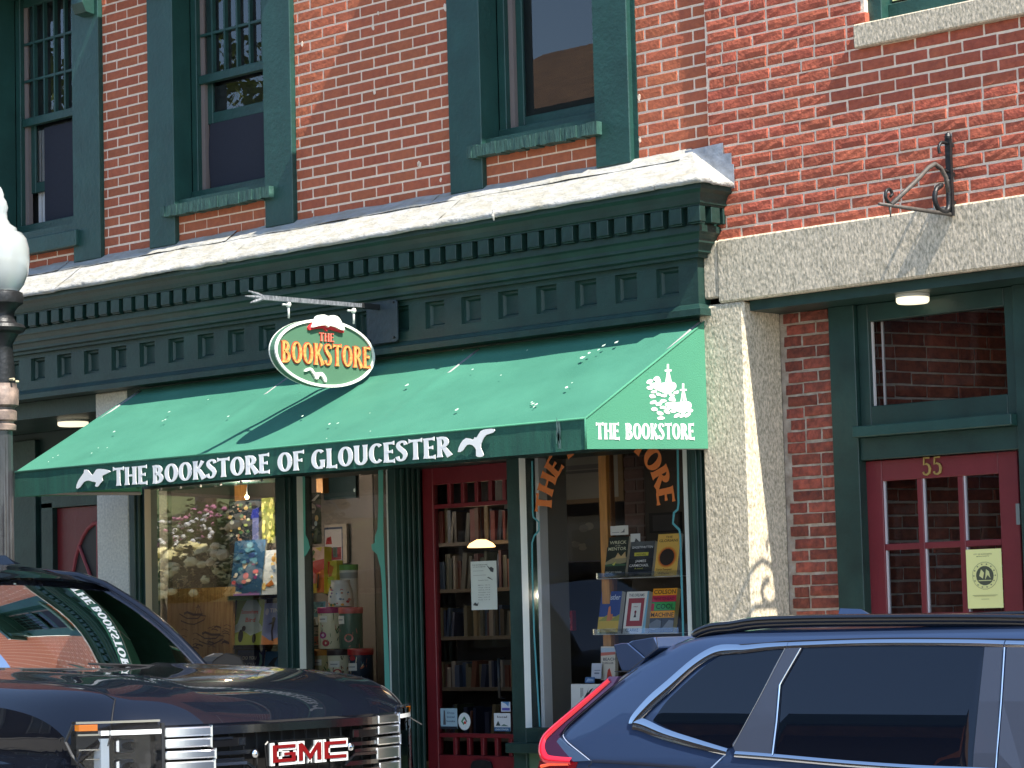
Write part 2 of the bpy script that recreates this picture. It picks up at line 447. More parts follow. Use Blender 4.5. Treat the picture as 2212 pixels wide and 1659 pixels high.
# ================================================================== LEFT BUILDING
LB = thing('brick_building', 'orange red brick building with green trimmed windows above a bookstore shopfront', 'building', (-2, 0, -0.03))
panels = [(-9, -5.19, 3.94, 8), (-3.563, -3.066, 3.94, 8), (-1.718, -.405, 3.94, 8), (.957, 1.45, 3.94, 8),
          (-4.91, -3.843, 3.94, 4.06), (-2.815, -1.967, 3.94, 4.13), (-.153, .685, 3.94, 4.13),
          (-5.19, -3.563, 6.1, 8), (-3.066, -1.718, 6.1, 8), (-.405, .957, 6.1, 8)]
n = lay(LB, panels, .0635, .2165, .0105, 0.0, BR_A, BRICK_A, .2055, 3.935, -1.36)
print('left bricks', n)
mw = MB()
for (a, b, c, d) in panels: mw.box(a, b, .0042, .12, c - .05, d)
mw.build('mortar', MORTAR, LB)
# blobs of mortar and paint spilled on the brick face
sp = MB()
for (n_, x, y, r) in ((2, 205, 175, 8), (2, 215, 590, 8), (2, 675, 45, 9), (2, 510, 1070, 8), (2, 240, 85, 5), (2, 645, 1165, 6), (2, 500, 1060, 7), (1, 1958, 285, 6), (1, 2028, 1365, 6), (2, 1935, 905, 6), (2, 1930, 632, 7)):
    p = tat(n_, x, y, -.002); sp.prism(ell(0, 0, r/700, r/420, 9, jit=.3), p, (1, 0, 0), (0, 0, 1), (0, -1, 0), .002)
sp.build('mortar_splash', MORTAR, LB)

def window(xl, pl, pr, xr, zrail, zmeet, muntins, sill, sillx, frame_w=.055):
    """casing posts, sashes, glass; xl..pl and pr..xr are the two posts"""
    root = MB().box(pl, pr, .105, .13, 4.20, 4.215).build('window', GREEN, LB)
    YF = -.035
    for a, b in ((xl, pl), (pr, xr)):
        p = MB(); p.box(a, b, YF, .115, 3.93, 5.92)
        p.build('casing_post', GREEN, root, bevel=.004)
    q = MB()
    q.box(pl, pr, .115, .19, 5.86, 5.95); q.box(pl - .001, pr + .001, YF, .115, 5.84, 5.92)
    q.box(pl + .001, pl + frame_w, .115, .19, 4.215, 5.86); q.box(pr - frame_w, pr - .001, .115, .19, 4.215, 5.86)
    q.box(pl + .001, pr - .001, .105, .19, 4.215, 4.275)
    q.build('frame', GREEN, root, bevel=.003)
    gx0, gx1 = pl + frame_w + .035, pr - frame_w - .035
    t = MB(); t.box(pl + frame_w, gx0, .15, .185, 4.275, 5.86); t.box(gx1, pr - frame_w, .15, .185, 4.275, 5.86)
    t.build('sash_track', flat(120, 108, 104), root)
    s = MB()
    if zmeet:
        s.box(pl + frame_w, pr - frame_w, .128, .17, zmeet - .025, zmeet + .03)
        s.box(gx0 - .03, gx1 + .03, .14, .17, 5.78, 5.86)
    s.box(gx0 - .005, gx0 + .045, .175, .2, zrail, 5.86); s.box(gx1 - .045, gx1 + .005, .175, .2, zrail, 5.86)
    s.box(gx0 + .046, gx1 - .046, .175, .2, zrail, zrail + .07)
    s.build('sash', GREEN, root, bevel=.003)
    if muntins:
        mm = MB(); nx, nz = muntins; z0, z1 = zmeet + .03, 5.78
        for i in range(1, nx):
            x = gx0 - .02 + (gx1 - gx0 + .04) * i / nx; mm.box(x - .008, x + .008, .134, .16, z0, z1)
        for i in range(1, nz):
            z = z0 + (z1 - z0) * i / nz; mm.box(gx0 - .02, gx1 + .02, .136, .158, z - .008, z + .008)
        mm.build('muntin', GREEN, root)
    pa = MB(); pa.quad((gx0 - .03, .16, zmeet or 4.5), (gx1 + .03, .16, zmeet or 4.5), (gx1 + .03, .16, 5.86), (gx0 - .03, .16, 5.86))
    if zmeet: pa.build('pane', GLASS_UP, root)
    pb = MB(); pb.quad((gx0 + .03, .19, zrail + .03), (gx1 - .03, .19, zrail + .03), (gx1 - .03, .19, 5.86), (gx0 + .03, .19, 5.86)); pb.build('pane', GLASS_UP, root)
    room = MB(); room.box(pl + .01, pr - .01, .25, 1.6, 4.2, 5.9); room.f = [f for i, f in enumerate(room.f) if i != 4]; room.m = room.m[:5]
    room.build('room_behind', DARK, root)
    sl = MB()
    a, b = sillx
    if sill == 'rough':
        # weathered sill with a worn, uneven face
        n = 26
        for i in range(n):
            u0 = a + (b - a)*i/n; u1 = a + (b - a)*(i+1)/n
            sl.box(u0, u1, -.075 + random.uniform(-.004, .003), .1, 4.105 + random.uniform(-.004, .004), 4.172 + random.uniform(-.003, .003))
        sl.build('sill', GREEN_OLD, root)
        MB().box(pl + .001, pr - .001, .0, .1045, 4.1725, 4.212).build('sub_sill', GREEN, root)
    else:
        sl.box(a, b, -.065, .1, 4.035, 4.14); sl.build('sill', GREEN, root, bevel=.006)
        MB().box(pl + .001, pr - .001, .0, .1045, 4.141, 4.2).build('sub_sill', GREEN, root)
    # hood above, out of the picture but casting the long slanting shade on the brick
    cx = (xl + xr)/2; hd = MB(); hd.box(cx - .797, cx + .797, -.35, .0, 5.93, 6.05); hd.box(cx - .76, cx + .76, -.30, .0, 5.885, 5.929)
    hood = hd.build('window_hood', GREEN, LB, bevel=.004)
    for x in (xl + .03, xr - .15):
        pr_ = [(0, 5.885), (-.26, 5.885), (-.25, 5.82), (-.17, 5.78), (-.13, 5.70), (-.09, 5.66), (-.10, 5.60), (-.07, 5.54), (0, 5.53)]
        MB().prism([(p[0] - .036, p[1]) for p in pr_], (x, 0, 0), (0, 1, 0), (0, 0, 1), (1, 0, 0), .12).build('bracket', GREEN, hood, bevel=.003)
    return root
W1 = window(-4.95, -4.66, -3.843, -3.563, 4.50, 4.98, (6, 3), 'plain', (-5.0, -3.78))
W2 = window(-3.066, -2.815, -1.967, -1.718, 4.70, 4.98, (6, 3), 'rough', (-2.9, -1.885))
W3 = window(-.405, -.153, .685, .928, 4.27, None, None, 'rough', (-.23, .735))
MB().box(.928, .9565, -.002, .1, 3.93, 5.95).build('casing_edge', GREEN, W3)
SCREEN = mat('dark_insect_screen', sr(36, 38, 50), 0.8, 0.1, 60)
def scr(root, x0, x1, z0, z1, y=.172, sag=0):
    m = MB(); n = 8
    pts = [(x0 - (sag*math.sin(PI*i/n)), z0 + (z1 - z0)*i/n) for i in range(n+1)] + [(x1, z1), (x1, z0)]
    m.prism([(p[0], p[1]) for p in pts][::-1], (0, y, 0), (1, 0, 0), (0, 0, 1), (0, 1, 0), .002); m.build('screen', SCREEN, root)
scr(W2, -2.70, -2.06, 4.275, 4.70, sag=.02); scr(W1, -4.42, -3.93, 4.275, 4.93)
cu = MB()
for i in range(5): cu.box(-4.54 + .022*i, -4.525 + .022*i, .21 - .004*(i % 2), .215, 4.25, 4.93)
cu.build('curtain', flat(190, 190, 190), W1)
cu = MB(); cu.quad((-2.5, .45, 4.72), (-2.42, .45, 4.72), (-2.44, .45, 4.83), (-2.5, .45, 4.9)); cu.quad((-2.7, .6, 4.93), (-1.9, .6, 4.98), (-1.9, .6, 5.1), (-2.7, .6, 5.1)); cu.build('blind', flat(150, 135, 160), W2)

# ---- cornice -------------------------------------------------------
def sweep(mb, prof, x0, xc=1.31, seg=1, mi=0, wall=0.0):
    """profile (depth, z) run along the front from x0, round the mitred corner and back to the wall"""
    o = len(mb.v); n = len(prof)
    for d, z in prof: mb.v.append((x0, -d, z))
    for d, z in prof: mb.v.append((xc + d, -d, z))
    for d, z in prof: mb.v.append((xc + d, wall, z))
    for s in (0, 1):
        for i in range(n - 1):
            a = o + s*n + i; mb.f.append((a, a + 1, a + n + 1, a + n)); mb.m.append(mi)
CO = MB()
sweep(CO, [(.292, 3.704), (.285, 3.703), (.285, 3.68), (.262, 3.664), (.25, 3.64), (.245, 3.615), (.235, 3.610), (.235, 3.604), (.190, 3.603),
           (.190, 3.512), (.205, 3.511), (.205, 3.478), (.19, 3.468), (.176, 3.445), (.176, 3.428), (.160, 3.420), (.150, 3.398), (.150, 3.384), (.128, 3.376), (.128, 3.360), (.10, 3.358), (.10, 3.345)], -9)
sweep(CO, [(.10, 3.165), (.10, 3.125), (.115, 3.118), (.128, 3.10), (.138, 3.095), (.138, 3.062), (.05, 3.061), (.0, 3.061)], -9)
cor = CO.build('cornice', GREEN_SHOP, LB)
RB_placeholder = None
k = 0; x = 1.133 + .0
panel_x = []
while x > -8.9:
    panel_x.append(x); x -= .282
xs = sorted(panel_x)
prev = -9.0
for px0 in xs + [1.4095]:
    if prev + .2 > -5 or prev == -9.0:
        fr = MB(); fr.box(prev, px0 if px0 > -4.9 else -4.9, -.0995, -.03 if px0 < 1.4 else .0, 3.18, 3.33); fr.build('frieze_stile', GREEN_SHOP, cor)
    prev = px0 + .15
fr = MB().box(-9, 1.4097, -.10, -.03, 3.3302, 3.3449).build('frieze_rail', GREEN_SHOP, cor); fr = MB().box(-9, 1.4097, -.10, -.03, 3.1651, 3.1798).build('frieze_rail', GREEN_SHOP, cor)
pm = MB()
pm.add([(0, -.0995, 3.18), (.15, -.0995, 3.18), (.15, -.0995, 3.33), (0, -.0995, 3.33), (.004, -.076, 3.184), (.146, -.076, 3.184), (.146, -.076, 3.326), (.004, -.076, 3.326),
        (.016, -.076, 3.196), (.134, -.076, 3.196), (.134, -.076, 3.314), (.016, -.076, 3.314), (.026, -.060, 3.206), (.124, -.060, 3.206), (.124, -.060, 3.304), (.026, -.060, 3.304)],
       [q for k in (0, 4, 8) for q in ((k, k+1, k+5, k+4), (k+1, k+2, k+6, k+5), (k+2, k+3, k+7, k+6), (k+3, k, k+4, k+7))] + [(12, 13, 14, 15)])
first = None
for px0 in xs:
    if px0 < -5: continue
    if first is None: o = pm.build('frieze_panel', GREEN_SHOP, cor); first = o
    else: o = first.copy(); C.objects.link(o)
    o.location.x = px0
dm = MB(); dm.box(0, .08, -.236, -.1905, 3.522, 3.6025); dm.box(.004, .076, -.228, -.1905, 3.514, 3.5215)
first = None
for k in range(52):
    x = 1.465 - .123*k
    if first is None: o = dm.build('dentil', GREEN_SHOP, cor, bevel=.002); first = o
    else: o = first.copy(); C.objects.link(o)
    o.location.x = x
for y in (-.145, -.05):
    MB().box(1.501, 1.547, y, y + .07, 3.522, 3.602).build('dentil', GREEN_SHOP, cor, bevel=.002)
# lead covering: lapped sheets with dents, two tiers
def sheet(x0, x1, prof, parent, nx=14, end=False):
    m = MB(); n = len(prof); seed = random.uniform(0, 99)
    cols = [x0 + (x1 - x0)*i/nx for i in range(nx + 1)]
    for i, x in enumerate(cols):
        for j, (d, z) in enumerate(prof):
            w_ = noise.noise(Vector((x*3.1 + seed, j*.9, 1))) * .004 + noise.noise(Vector((x*11, j*1.7, seed))) * .0025
            lip = .006 if j >= n - 2 else 0
            xx = x if not (end and i == nx) else x
            m.v.append((xx, -d - (w_ if j < n - 2 else abs(w_)*2), z + w_*1.2 + (noise.noise(Vector((x*6, seed, 3)))*lip)))
    for i in range(nx):
        for j in range(n - 1):
            m.f.append((i*n+j, i*n+j+1, (i+1)*n+j+1, (i+1)*n+j)); m.m.append(0)
    return m.build('lead_sheet', LEAD, parent, smooth=True)
up = [(-.01, 3.962), (.002, 3.948), (.04, 3.921), (.085, 3.888), (.090, 3.882)]
lo = [(.078, 3.886), (.13, 3.850), (.19, 3.806), (.25, 3.764), (.30, 3.731), (.306, 3.724), (.306, 3.703), (.296, 3.701)]
xe = [-9, -7, -5.3]
x = -4.6
while x < 1.25: xe.append(x); x += random.uniform(.72, .95)
xe[-1] = 1.31
for i in range(len(xe) - 1):
    s = sheet(xe[i] - .012, xe[i+1], [(d + .0012*(i % 2), z + .0012*(i % 2)) for d, z in lo], cor)
    s = sheet(xe[i] - .25, xe[i+1] - .25 if i < len(xe)-2 else 1.31, [(d + .0012*(i % 2), z + .0012*(i % 2)) for d, z in up], cor)
hip = MB(); rows = up[1:] + lo[2:]
m_ = len(rows); nn = 9
for i in range(nn + 1):                                      # front wedge to the mitre, then the return
    for d, z in rows:
        hip.v.append((1.31 + d*i/nn*1.0, -d, z + .003 + noise.noise(Vector((i*.7, d*9, 5)))*.003))
for i in range(1, nn + 1):
    for d, z in rows:
        hip.v.append((1.31 + d, -d*(1 - i/nn), z + .003 + noise.noise(Vector((i*.9, d*12, 8)))*.006 + .012*math.sin(i*1.3)*(d > .1)*(z > 3.72)))
for i in range(2*nn):
    for j in range(m_ - 1):
        hip.f.append((i*m_+j, i*m_+j+1, (i+1)*m_+j+1, (i+1)*m_+j)); hip.m.append(0)
hip.build('lead_hip', LEAD, cor, smooth=True)
fl = MB()
fl.prism([(1.30, 3.935), (1.552, 3.942), (1.550, 3.885), (1.603, 3.882), (1.603, 3.826), (1.617, 3.822), (1.617, 3.70), (1.40, 3.70)], (0, -.037, 0), (1, 0, 0), (0, 0, 1), (0, -1, 0), .003)
fl.build('lead_flashing', LEAD_GREY, cor)
ic = MB(); p = tat(2, 995, 1400, -.3); ic.tube([p + Vector((0, -.01, .03)), p + Vector((0, -.016, 0)), p + Vector((.002, -.01, -.025))], [.006, .008, .003], 6)
ic.build('solder_drip', LEAD, cor)
# ---- shopfront -----------------------------------------------------
SF = MB().box(-3.349, 1.36, .0, .30, 2.42, 3.0605).build('shopfront', GREEN_SHOP, LB)
MB().box(-9, -3.35, .02, .8, 2.95, 3.0605).build('entry_ceiling', GREEN_SHOP, LB)
def post(x0, x1, y1=.12, z0=-.03, steps=1):
    m = MB(); m.box(x0, x1, 0.0, y1, z0, 2.4195); w_ = x1 - x0
    if steps: m.box(x0 + w_*.22, x1 - w_*.22, -.022, -.0005, z0, 2.4195); m.box(x0 + w_*.38, x1 - w_*.38, -.034, -.0225, z0, 2.4195)
    return m.build('post', GREEN_SHOP, SF, bevel=.003)
post(-3.348, -3.19); post(-1.961, -1.765); post(-.998, -.935, .2, steps=0); post(-.061, .037, .2, steps=0); post(1.215, 1.36)
m = MB()
for i, y in enumerate((.03, .075, .12, .16)): m.box(-.9345, -.915 + .006*(i % 2), y, y + .022, -.03, 2.4195)
m.build('jamb_moulding', GREEN_SHOP, SF, bevel=.003)
MB().box(-1.96+.196, -.9985, .02, .10, -.03, .80).build('stall_riser', GREEN_SHOP, SF)
MB().box(-3.19, -1.9615, .02, .10, -.03, .80).build('stall_riser', GREEN_SHOP, SF)
MB().box(.0375, 1.2145, .02, .10, -.03, .82).build('stall_riser', mat('light_green_panel', sr(72, 100, 80), .5), SF)
MB().box(-.07, 1.2149, -.055, .019, .822, .876).build('sill', GREEN_SHOP, SF, bevel=.004)
MB().box(.0375, 1.2145, .0, .10, .8765, .955).build('bottom_rail', GREEN_SHOP, SF, bevel=.003)
for a, b in ((-3.19, -1.9615), (-1.764, -.9985)): MB().box(a, b, -.03, .1, .801, .86).build('sill', GREEN_SHOP, SF, bevel=.003)
for a, b, z in ((-3.19, -1.9615, .86), (-1.7645, -.9985, .86), (.0375, 1.2145, .955)):
    MB().quad((a, .048, z), (b, .048, z), (b, .048, 2.42), (a, .048, 2.42)).build('glass_pane', GLASS_L if a < -3 else (GLASS_M if a < -1 else GLASS), SF)
# painted borders on the panes, with their curved shoulders
TEAL = flat(86, 158, 140); TEAL2 = flat(70, 140, 148); CREAMW = flat(196, 200, 188)
def border(pts_c, w, m, y=.045, name='painted_border', par=None):
    L, R = strip(pts_c, [w]*len(pts_c)); mm = MB(); n = len(L)
    mm.add([(p[0], y, p[1]) for p in L + R], [(i, i+1, n+i+1, n+i) for i in range(n-1)]); return mm.build(name, m, par or SF)
def solid(pts, y, m, name, par=None, th=.0015):
    mm = MB(); mm.prism([(p[0], p[1]) for p in pts], (0, y, 0), (1, 0, 0), (0, 0, 1), (0, 1, 0), th); return mm.build(name, m, par or SF)
def strp(n_, P, Y): return [(lambda q: (q.x, q.z))(tat(n_, x, y, Y)) for x, y in P]
# pane beside the door: green shoulders left and right

z4 = lambda x, y: ((1100 + x*.27125)/1.8228, (1850 + y*.27125)/1.8228)
def q4(P, Y=.045): return [(lambda q: (q.x, q.z))(at(*z4(x, y), Y)) for x, y in P]
MB().box(-1.7648, -1.7625, -.002, .0475, .861, 2.4190).build('painted_return', CREAMW, SF); MB().box(-3.1898, -3.187, -.002, .0475, .861, 2.4190).build('painted_return', flat(170, 160, 136), SF)
solid(q4([(330, -500), (330, 3400), (368, 3400), (345, 1280), (400, 1220), (445, 1130), (420, 1020), (380, 940), (375, 500), (372, -500)]), .044, TEAL, 'painted_border')
solid(q4([(1505, -500), (1430, -500), (1440, 450), (1425, 860), (1390, 960), (1385, 1060), (1335, 1085), (1345, 1160), (1420, 1230), (1470, 1430), (1490, 1659), (1520, 2600), (1540, 3400), (1620, 3400), (1545, 1659), (1510, 900)]), .044, TEAL, 'painted_border')
solid([(-1.052, .86), (-1.0, .86), (-1.0, 2.42), (-1.052, 2.42)], .043, CREAMW, 'painted_strip')
lft = strp(8, [(1283, 1500), (1262, 1380), (1250, 800), (1238, 400), (1236, 200), (1250, 155), (1280, 120), (1280, 65), (1245, 35), (1240, 0), (1236, -330)], .045)
border([(.098, .96)] + lft[2:], .012, TEAL2)
rgt = [(lambda q: (q.x, q.z))(at((2100 + x*.36166)/1.8228, (1750 + y*.36166)/1.8228, .045)) for x, y in [(1570, 0), (1580, 640), (1570, 710), (1530, 745), (1520, 860), (1590, 930), (1600, 1000), (1620, 1659)]]
border(rgt[::-1] and [(rgt[-1][0] - .003, .96)] + rgt[::-1], .014, TEAL2)
MB().box(.0372, .0395, -.002, .0475, .956, 2.4190).build('painted_return', flat(222, 226, 222), SF)
solid([(1.155, .956), (1.182, .956), (1.182, 2.42), (1.155, 2.42)], .042, flat(206, 212, 206), 'painted_strip')
# ---- shop door -----------------------------------------------------
YD = .2
DX0, DX1, DZ0, DZ1 = -.91, -.0615, -.02, 2.419
dr = MB(); xs0 = tat(8, 612, 800, YD).x; xs1 = DX1 - .02
zt = tat(5, 900, 1460, YD).z; zb = tat(8, 900, 1580, YD).z
dr.box(DX0 - .005, xs0, YD, YD + .045, DZ0, DZ1); dr.box(xs1, DX1, YD, YD + .045, DZ0, DZ1)
dr.box(xs0 + .0005, xs1 - .0005, YD + .001, YD + .044, zt, DZ1); dr.box(xs0 + .0005, xs1 - .0005, YD + .001, YD + .044, DZ0, zb)
door = dr.build('door', REDWOOD, LB, bevel=.003)
ztb = tat(5, 900, 1605, YD).z; zbt = tat(8, 900, 1450, YD).z
for q_ in (ztb, zbt): MB().box(xs0 + .0005, xs1 - .0005, YD + .004, YD + .04, q_ - .012, q_ + .012).build('rail', REDWOOD, door, bevel=.002)
for i in range(0, 7):
    x = xs0 + .012 + .108*i + .004
    if i:
        MB().box(x - .013, x + .013, YD + .006, YD + .038, ztb + .0122, zt - .0005).build('muntin', REDWOOD, door, bevel=.002); MB().box(x - .012, x + .012, YD + .006, YD + .038, zb + .0005, zbt - .0122).build('muntin', REDWOOD, door, bevel=.002)
MB().quad((xs0, YD + .02, zb), (xs1, YD + .02, zb), (xs1, YD + .02, zt), (xs0, YD + .02, zt)).build('pane', GLASS, door)
a = tat(8, 860, 1620, YD); b = tat(8, 970, 1595, YD)
ms = MB(); ms.prism(catmull([(a.x, .69), (b.x, .69), (b.x, .755), (a.x, .755)], 3), (0, YD - .012, 0), (1, 0, 0), (0, 0, 1), (0, 1, 0), .0115); ms.build('mail_slot', IRON, door)
a = tat(8, 1055, 950, YD); b = tat(8, 1060, 1200, YD)
MB().tube([(a.x, YD, a.z), (a.x, YD - .045, a.z), (a.x + .004, YD - .05, (a.z + b.z)/2), (a.x, YD - .045, b.z), (a.x, YD, b.z)], .009, 8).build('handle', IRON, door, smooth=True)
# ---- far left entry ------------------------------------------------
MB().box(-9, -3.68, .82, .95, -.03, 2.95).build('entry_wall', mat('dark_green_panel', sr(24, 48, 46), .5), LB)
MB().box(-3.6785, -3.6, .33, .82, -.03, 2.95).build('entry_side_wall', GREEN_SHOP, LB)
e0 = tat(7, 370, 100, .78).x
d2 = MB().box(e0, e0 + .95, .78, .819, -.03, 2.40).build('door', REDWOOD, LB, bevel=.004)
cxw = e0 + .475; fan = [(cxw + .30*math.cos(PI*i/16), 1.76 + .52*math.sin(PI*i/16)) for i in range(17)]
solid(fan, .774, flat(30, 26, 28), 'fan_light', d2, .004)
fr = MB()
for i in range(1, 4):
    a = PI*i/4; fr.tube([(cxw, .768, 1.76), (cxw + .30*math.cos(a), .768, 1.76 + .52*math.sin(a))], .012, 6)
fr.tube([(p[0], .77, p[1]) for p in fan] + [(fan[0][0], .77, fan[0][1])], .014, 6); fr.build('fan_bar', flat(150, 60, 66), d2)
fr = MB(); fr.box(e0 - .13, e0 - .002, .74, .8195, -.03, 2.44); fr.box(e0 - .13, e0 + 1.1, .74, .8195, 2.402, 2.5); fr.box(e0 - .55, e0 - .25, .78, .8195, -.03, 2.9); fr.build('door_frame', GREEN_SHOP, d2, bevel=.003)
fr = MB(); fr.box(e0 + .25, e0 + .9, .79, .8195, 2.52, 2.83); fr.build('transom', flat(60, 40, 34), d2)
# granite pillar under the left end of the cornice
MB().box(-3.679, -3.3495, .0, .33, -.03, 3.0605).build('granite_pillar', mat('pale_granite', sr(232, 226, 210), .85, .25, 60, .5, 55, col2=sr(196, 192, 178)), LB, bevel=.008)

# ================================================================== RIGHT BUILDING
RB = thing('brick_building', 'old rough red brick building with a granite pier, granite lintel and red door numbered 55', 'building', (3, 0, -0.03))
YR = -.035
skipR = lambda a, b, z: (z > 4.29 and a < 3.93 and b > 2.50 and z < 6.0)
n = lay(RB, [(1.452, 5.2, 3.445, 4.287), (1.452, 2.459, 4.2868, 6.0), (3.931, 5.2, 4.2868, 6.0), (1.452, 5.2, 6.001, 8)], .0606, .194, .0105, YR, BR_B, BRICK_B, .1835, 3.438, 1.455, head=.10, jz=.0018)
print('right bricks', n)
mw = MB(); mw.box(1.4505, 2.45, YR + .0062, .3, 3.446, 8); mw.box(2.4505, 5.2, YR + .0062, .3, 3.446, 4.41); mw.box(2.4605, 5.2, YR + .0062, .3, 6.0, 8); mw.box(3.93, 5.2, YR + .0062, .3, 4.4105, 5.9995)
mw.build('mortar', MORTAR, RB)
LINT = MB().box(1.499, 5.2, -.055, .0, 3.12, 3.445).build('granite_lintel', GRANITE, RB, bevel=.01)
MB().box(1.405, 1.4975, -.05, .0, 3.15, 3.4445).build('granite_block', GRANITE, RB, bevel=.008)
pier = MB(); pier.box(1.362, 1.655, -.05, .262, -.03, 3.118); pier.build('granite_pier', mat('warm_granite_pier', sr(232, 216, 190), .85, .45, 85, .6, 66, col2=sr(142, 134, 112), detail=6, stretch=(1, 1, .6), bdist=.009), RB, bevel=.014)
# window upstairs, only its sill and corner show
MB().box(2.407, 3.99, -.072, .1, 4.283, 4.40).build('granite_sill', GRANITE, RB, bevel=.006)
rw = MB(); rw.box(2.4505, 2.53, .0, .12, 4.4005, 6.0); rw.box(3.86, 3.93, .0, .12, 4.4005, 6.0); rw.box(2.5305, 3.8595, .06, .13, 4.4005, 4.50)
rwin = rw.build('window', GREEN, RB, bevel=.003)
yb = MB(); yb.box(2.545, 3.84, .075, .08, 4.515, 4.53); yb.box(2.545, 2.56, .075, .08, 4.5305, 5.9); yb.build('painted_line', flat(222, 222, 160), rwin)
MB().quad((2.53, .09, 4.5), (3.86, .09, 4.5), (3.86, .09, 6), (2.53, .09, 6)).build('pane', GLASS_UP, rwin)
MB().quad((2.53, .3, 4.4), (3.86, .3, 4.4), (3.86, .3, 6), (2.53, .3, 6)).build('blind', flat(60, 80, 74), rwin)
# entry
EN = MB().box(1.66, 5.2, .001, .30, 3.068, 3.119).build('entry', GREEN_SHOP, RB)
n = lay(EN, [(1.675, 1.98, 0.2, 3.068)], .0606, .19, .011, .25, BR_P, BRICK_P, .1835, 3.07 - .0606*52, 1.69, head=.12, jz=.003)
MB().box(1.650, 1.981, .257, .5, -.03, 3.0675).build('mortar', MORTAR_P, EN)
YP = .22
pxl, pxr = 1.982, tat(6, 1110, 500, YP).x
MB().box(pxl, pxr, YP, .34, -.03, 3.0675).build('post', GREEN_SHOP, EN, bevel=.003)
pr2 = tat(6, 2145, 600, YP).x
MB().box(pr2, pr2 + .9, YP, .34, -.03, 3.0675).build('post', GREEN_SHOP, EN, bevel=.003)
gl0, gl1 = tat(6, 1232, 700, .28).x, tat(6, 2118, 700, .28).x
gz1, gz0 = tat(6, 2115, 325, .28).z, tat(6, 1240, 975, .28).z
zl1, zl0 = tat(6, 1700, 1058, .2).z, tat(6, 1700, 1132, .2).z
zdt = tat(6, 1700, 1290, .28).z
tf = MB(); tf.box(pxr + .0005, gl0, .25, .31, zl1, 3.067); tf.box(gl1, pr2 - .0005, .25, .31, zl1, 3.067); tf.box(gl0 + .0005, gl1 - .0005, .25, .31, gz1, 3.067); tf.box(gl0 + .0005, gl1 - .0005, .25, .31, zl1 + .0005, gz0)
tw = tf.build('transom_window', GREEN_SHOP, EN, bevel=.004)
for q_ in ((gl0 + .001, gl0 + .012, .275, .285), (gl0 + .03, gl0 + .042, .32, .33)): MB().box(*q_, gz0, gz1).build('white_bead', flat(200, 190, 186), tw)
MB().quad((gl0, .29, gz0), (gl1, .29, gz0), (gl1, .29, gz1), (gl0, .29, gz1)).build('pane', glass('entry_glass', 1.3, (.95, .95, .95)), tw)
MB().box(pxr + .0005, pr2 - .0005, .17, .31, zl0, zl1 - .0005).build('ledge', GREEN, EN, bevel=.004)
MB().box(pxr + .0005, pr2 - .0005, .235, .31, zdt, zl0 - .0005).build('head_rail', GREEN_SHOP, EN, bevel=.003)
YE = .28
dx0, dx1 = tat(9, 1178, 300, YE).x, tat(9, 2195, 300, YE).x
cols = [(tat(9, a, 150, YE).x, tat(9, b, 150, YE).x) for a, b in ((1305, 1527), (1562, 1792), (1828, 2062))]
rt, rb1, rt2 = tat(6, 1700, 1432, YE).z, tat(9, 1700, 190, YE).z, tat(9, 1700, 232, YE).z
rows = [(rb1, rt), (rt2 - (rt - rb1), rt2), (rt2 - 2*(rt - rb1) - .03, rt2 - (rt - rb1) - .03)]
dd = MB()
dd.box(dx0, cols[0][0], YE, YE + .045, -.02, zdt - .004); dd.box(cols[2][1], dx1, YE, YE + .045, -.02, zdt - .004)
dd.box(cols[0][0] + .0005, cols[2][1] - .0005, YE + .001, YE + .044, rt, zdt - .004); dd.box(cols[0][0] + .0005, cols[2][1] - .0005, YE + .001, YE + .044, -.02, rows[2][0])
d55 = dd.build('door', mat('red_entry_door_paint', sr(112, 34, 40), .4, .1, 6, .2, 30), RB, bevel=.003)
for a, b in ((cols[0][1], cols[1][0]), (cols[1][1], cols[2][0])): MB().box(a, b, YE + .003, YE + .04, rows[2][0], rt).build('muntin', MATS['red_entry_door_paint'], d55, bevel=.003)
for i in (0, 1): MB().box(cols[0][0], cols[2][1], YE + .006, YE + .037, rows[i+1][1], rows[i][0]).build('muntin', MATS['red_entry_door_paint'], d55, bevel=.003)
for a, b in cols:
    for c, d in rows: MB().box(a + .0005, a + .008, YE + .01, YE + .03, c, d).build('white_bead', flat(196, 186, 186), d55)
for a, b in cols:
    for c, d in rows: MB().quad((a, YE + .02, c), (b, YE + .02, c), (b, YE + .02, d), (a, YE + .02, d)).build('pane', MATS['entry_glass'], d55)
p5 = tat(6, 1562, 1425, YE); p5b = tat(6, 1690, 1305, YE)
BRASS = mat('worn_brass', sr(190, 160, 96), .4, .2, 30, metal=.7)
for i in (0, 1):
    u = [(.42, .9), (.04, .98), (.02, .56)]; m = MB()
    P = [(.44, .94), (.10, .94), (.07, .58), (.22, .63), (.38, .55), (.44, .36), (.40, .15), (.24, .04), (.08, .08), (.03, .2)]
    W_ = [.10, .11, .08, .10, .13, .15, .14, .1, .09, .13]
    L_, R_ = strip(P, W_); h = .092; x0 = p5.x + i*(p5b.x - p5.x)*.52
    n_ = len(L_); base = [Vector((x0 + q[0]*h*1.05, YE - .002, p5.z + q[1]*h)) for q in L_ + R_]; top = [q - Vector((0, .006, 0)) for q in base]
    m.add(base + top, [(i2 + 2*n_, i2 + 1 + 2*n_, n_*3 + i2 + 1, n_*3 + i2) for i2 in range(n_ - 1)] + [(i2, i2 + 1, i2 + 1 + 2*n_, i2 + 2*n_) for i2 in range(n_ - 1)] + [(n_ + i2, 3*n_ + i2, 3*n_ + i2 + 1, n_ + i2 + 1) for i2 in range(n_ - 1)])
    m.build('number_five', BRASS, d55)
hx = dx1 - .012
MB().box(hx, hx + .02, YE - .012, YE - .0005, 1.93, 2.03).build('hinge', flat(120, 126, 122), d55)
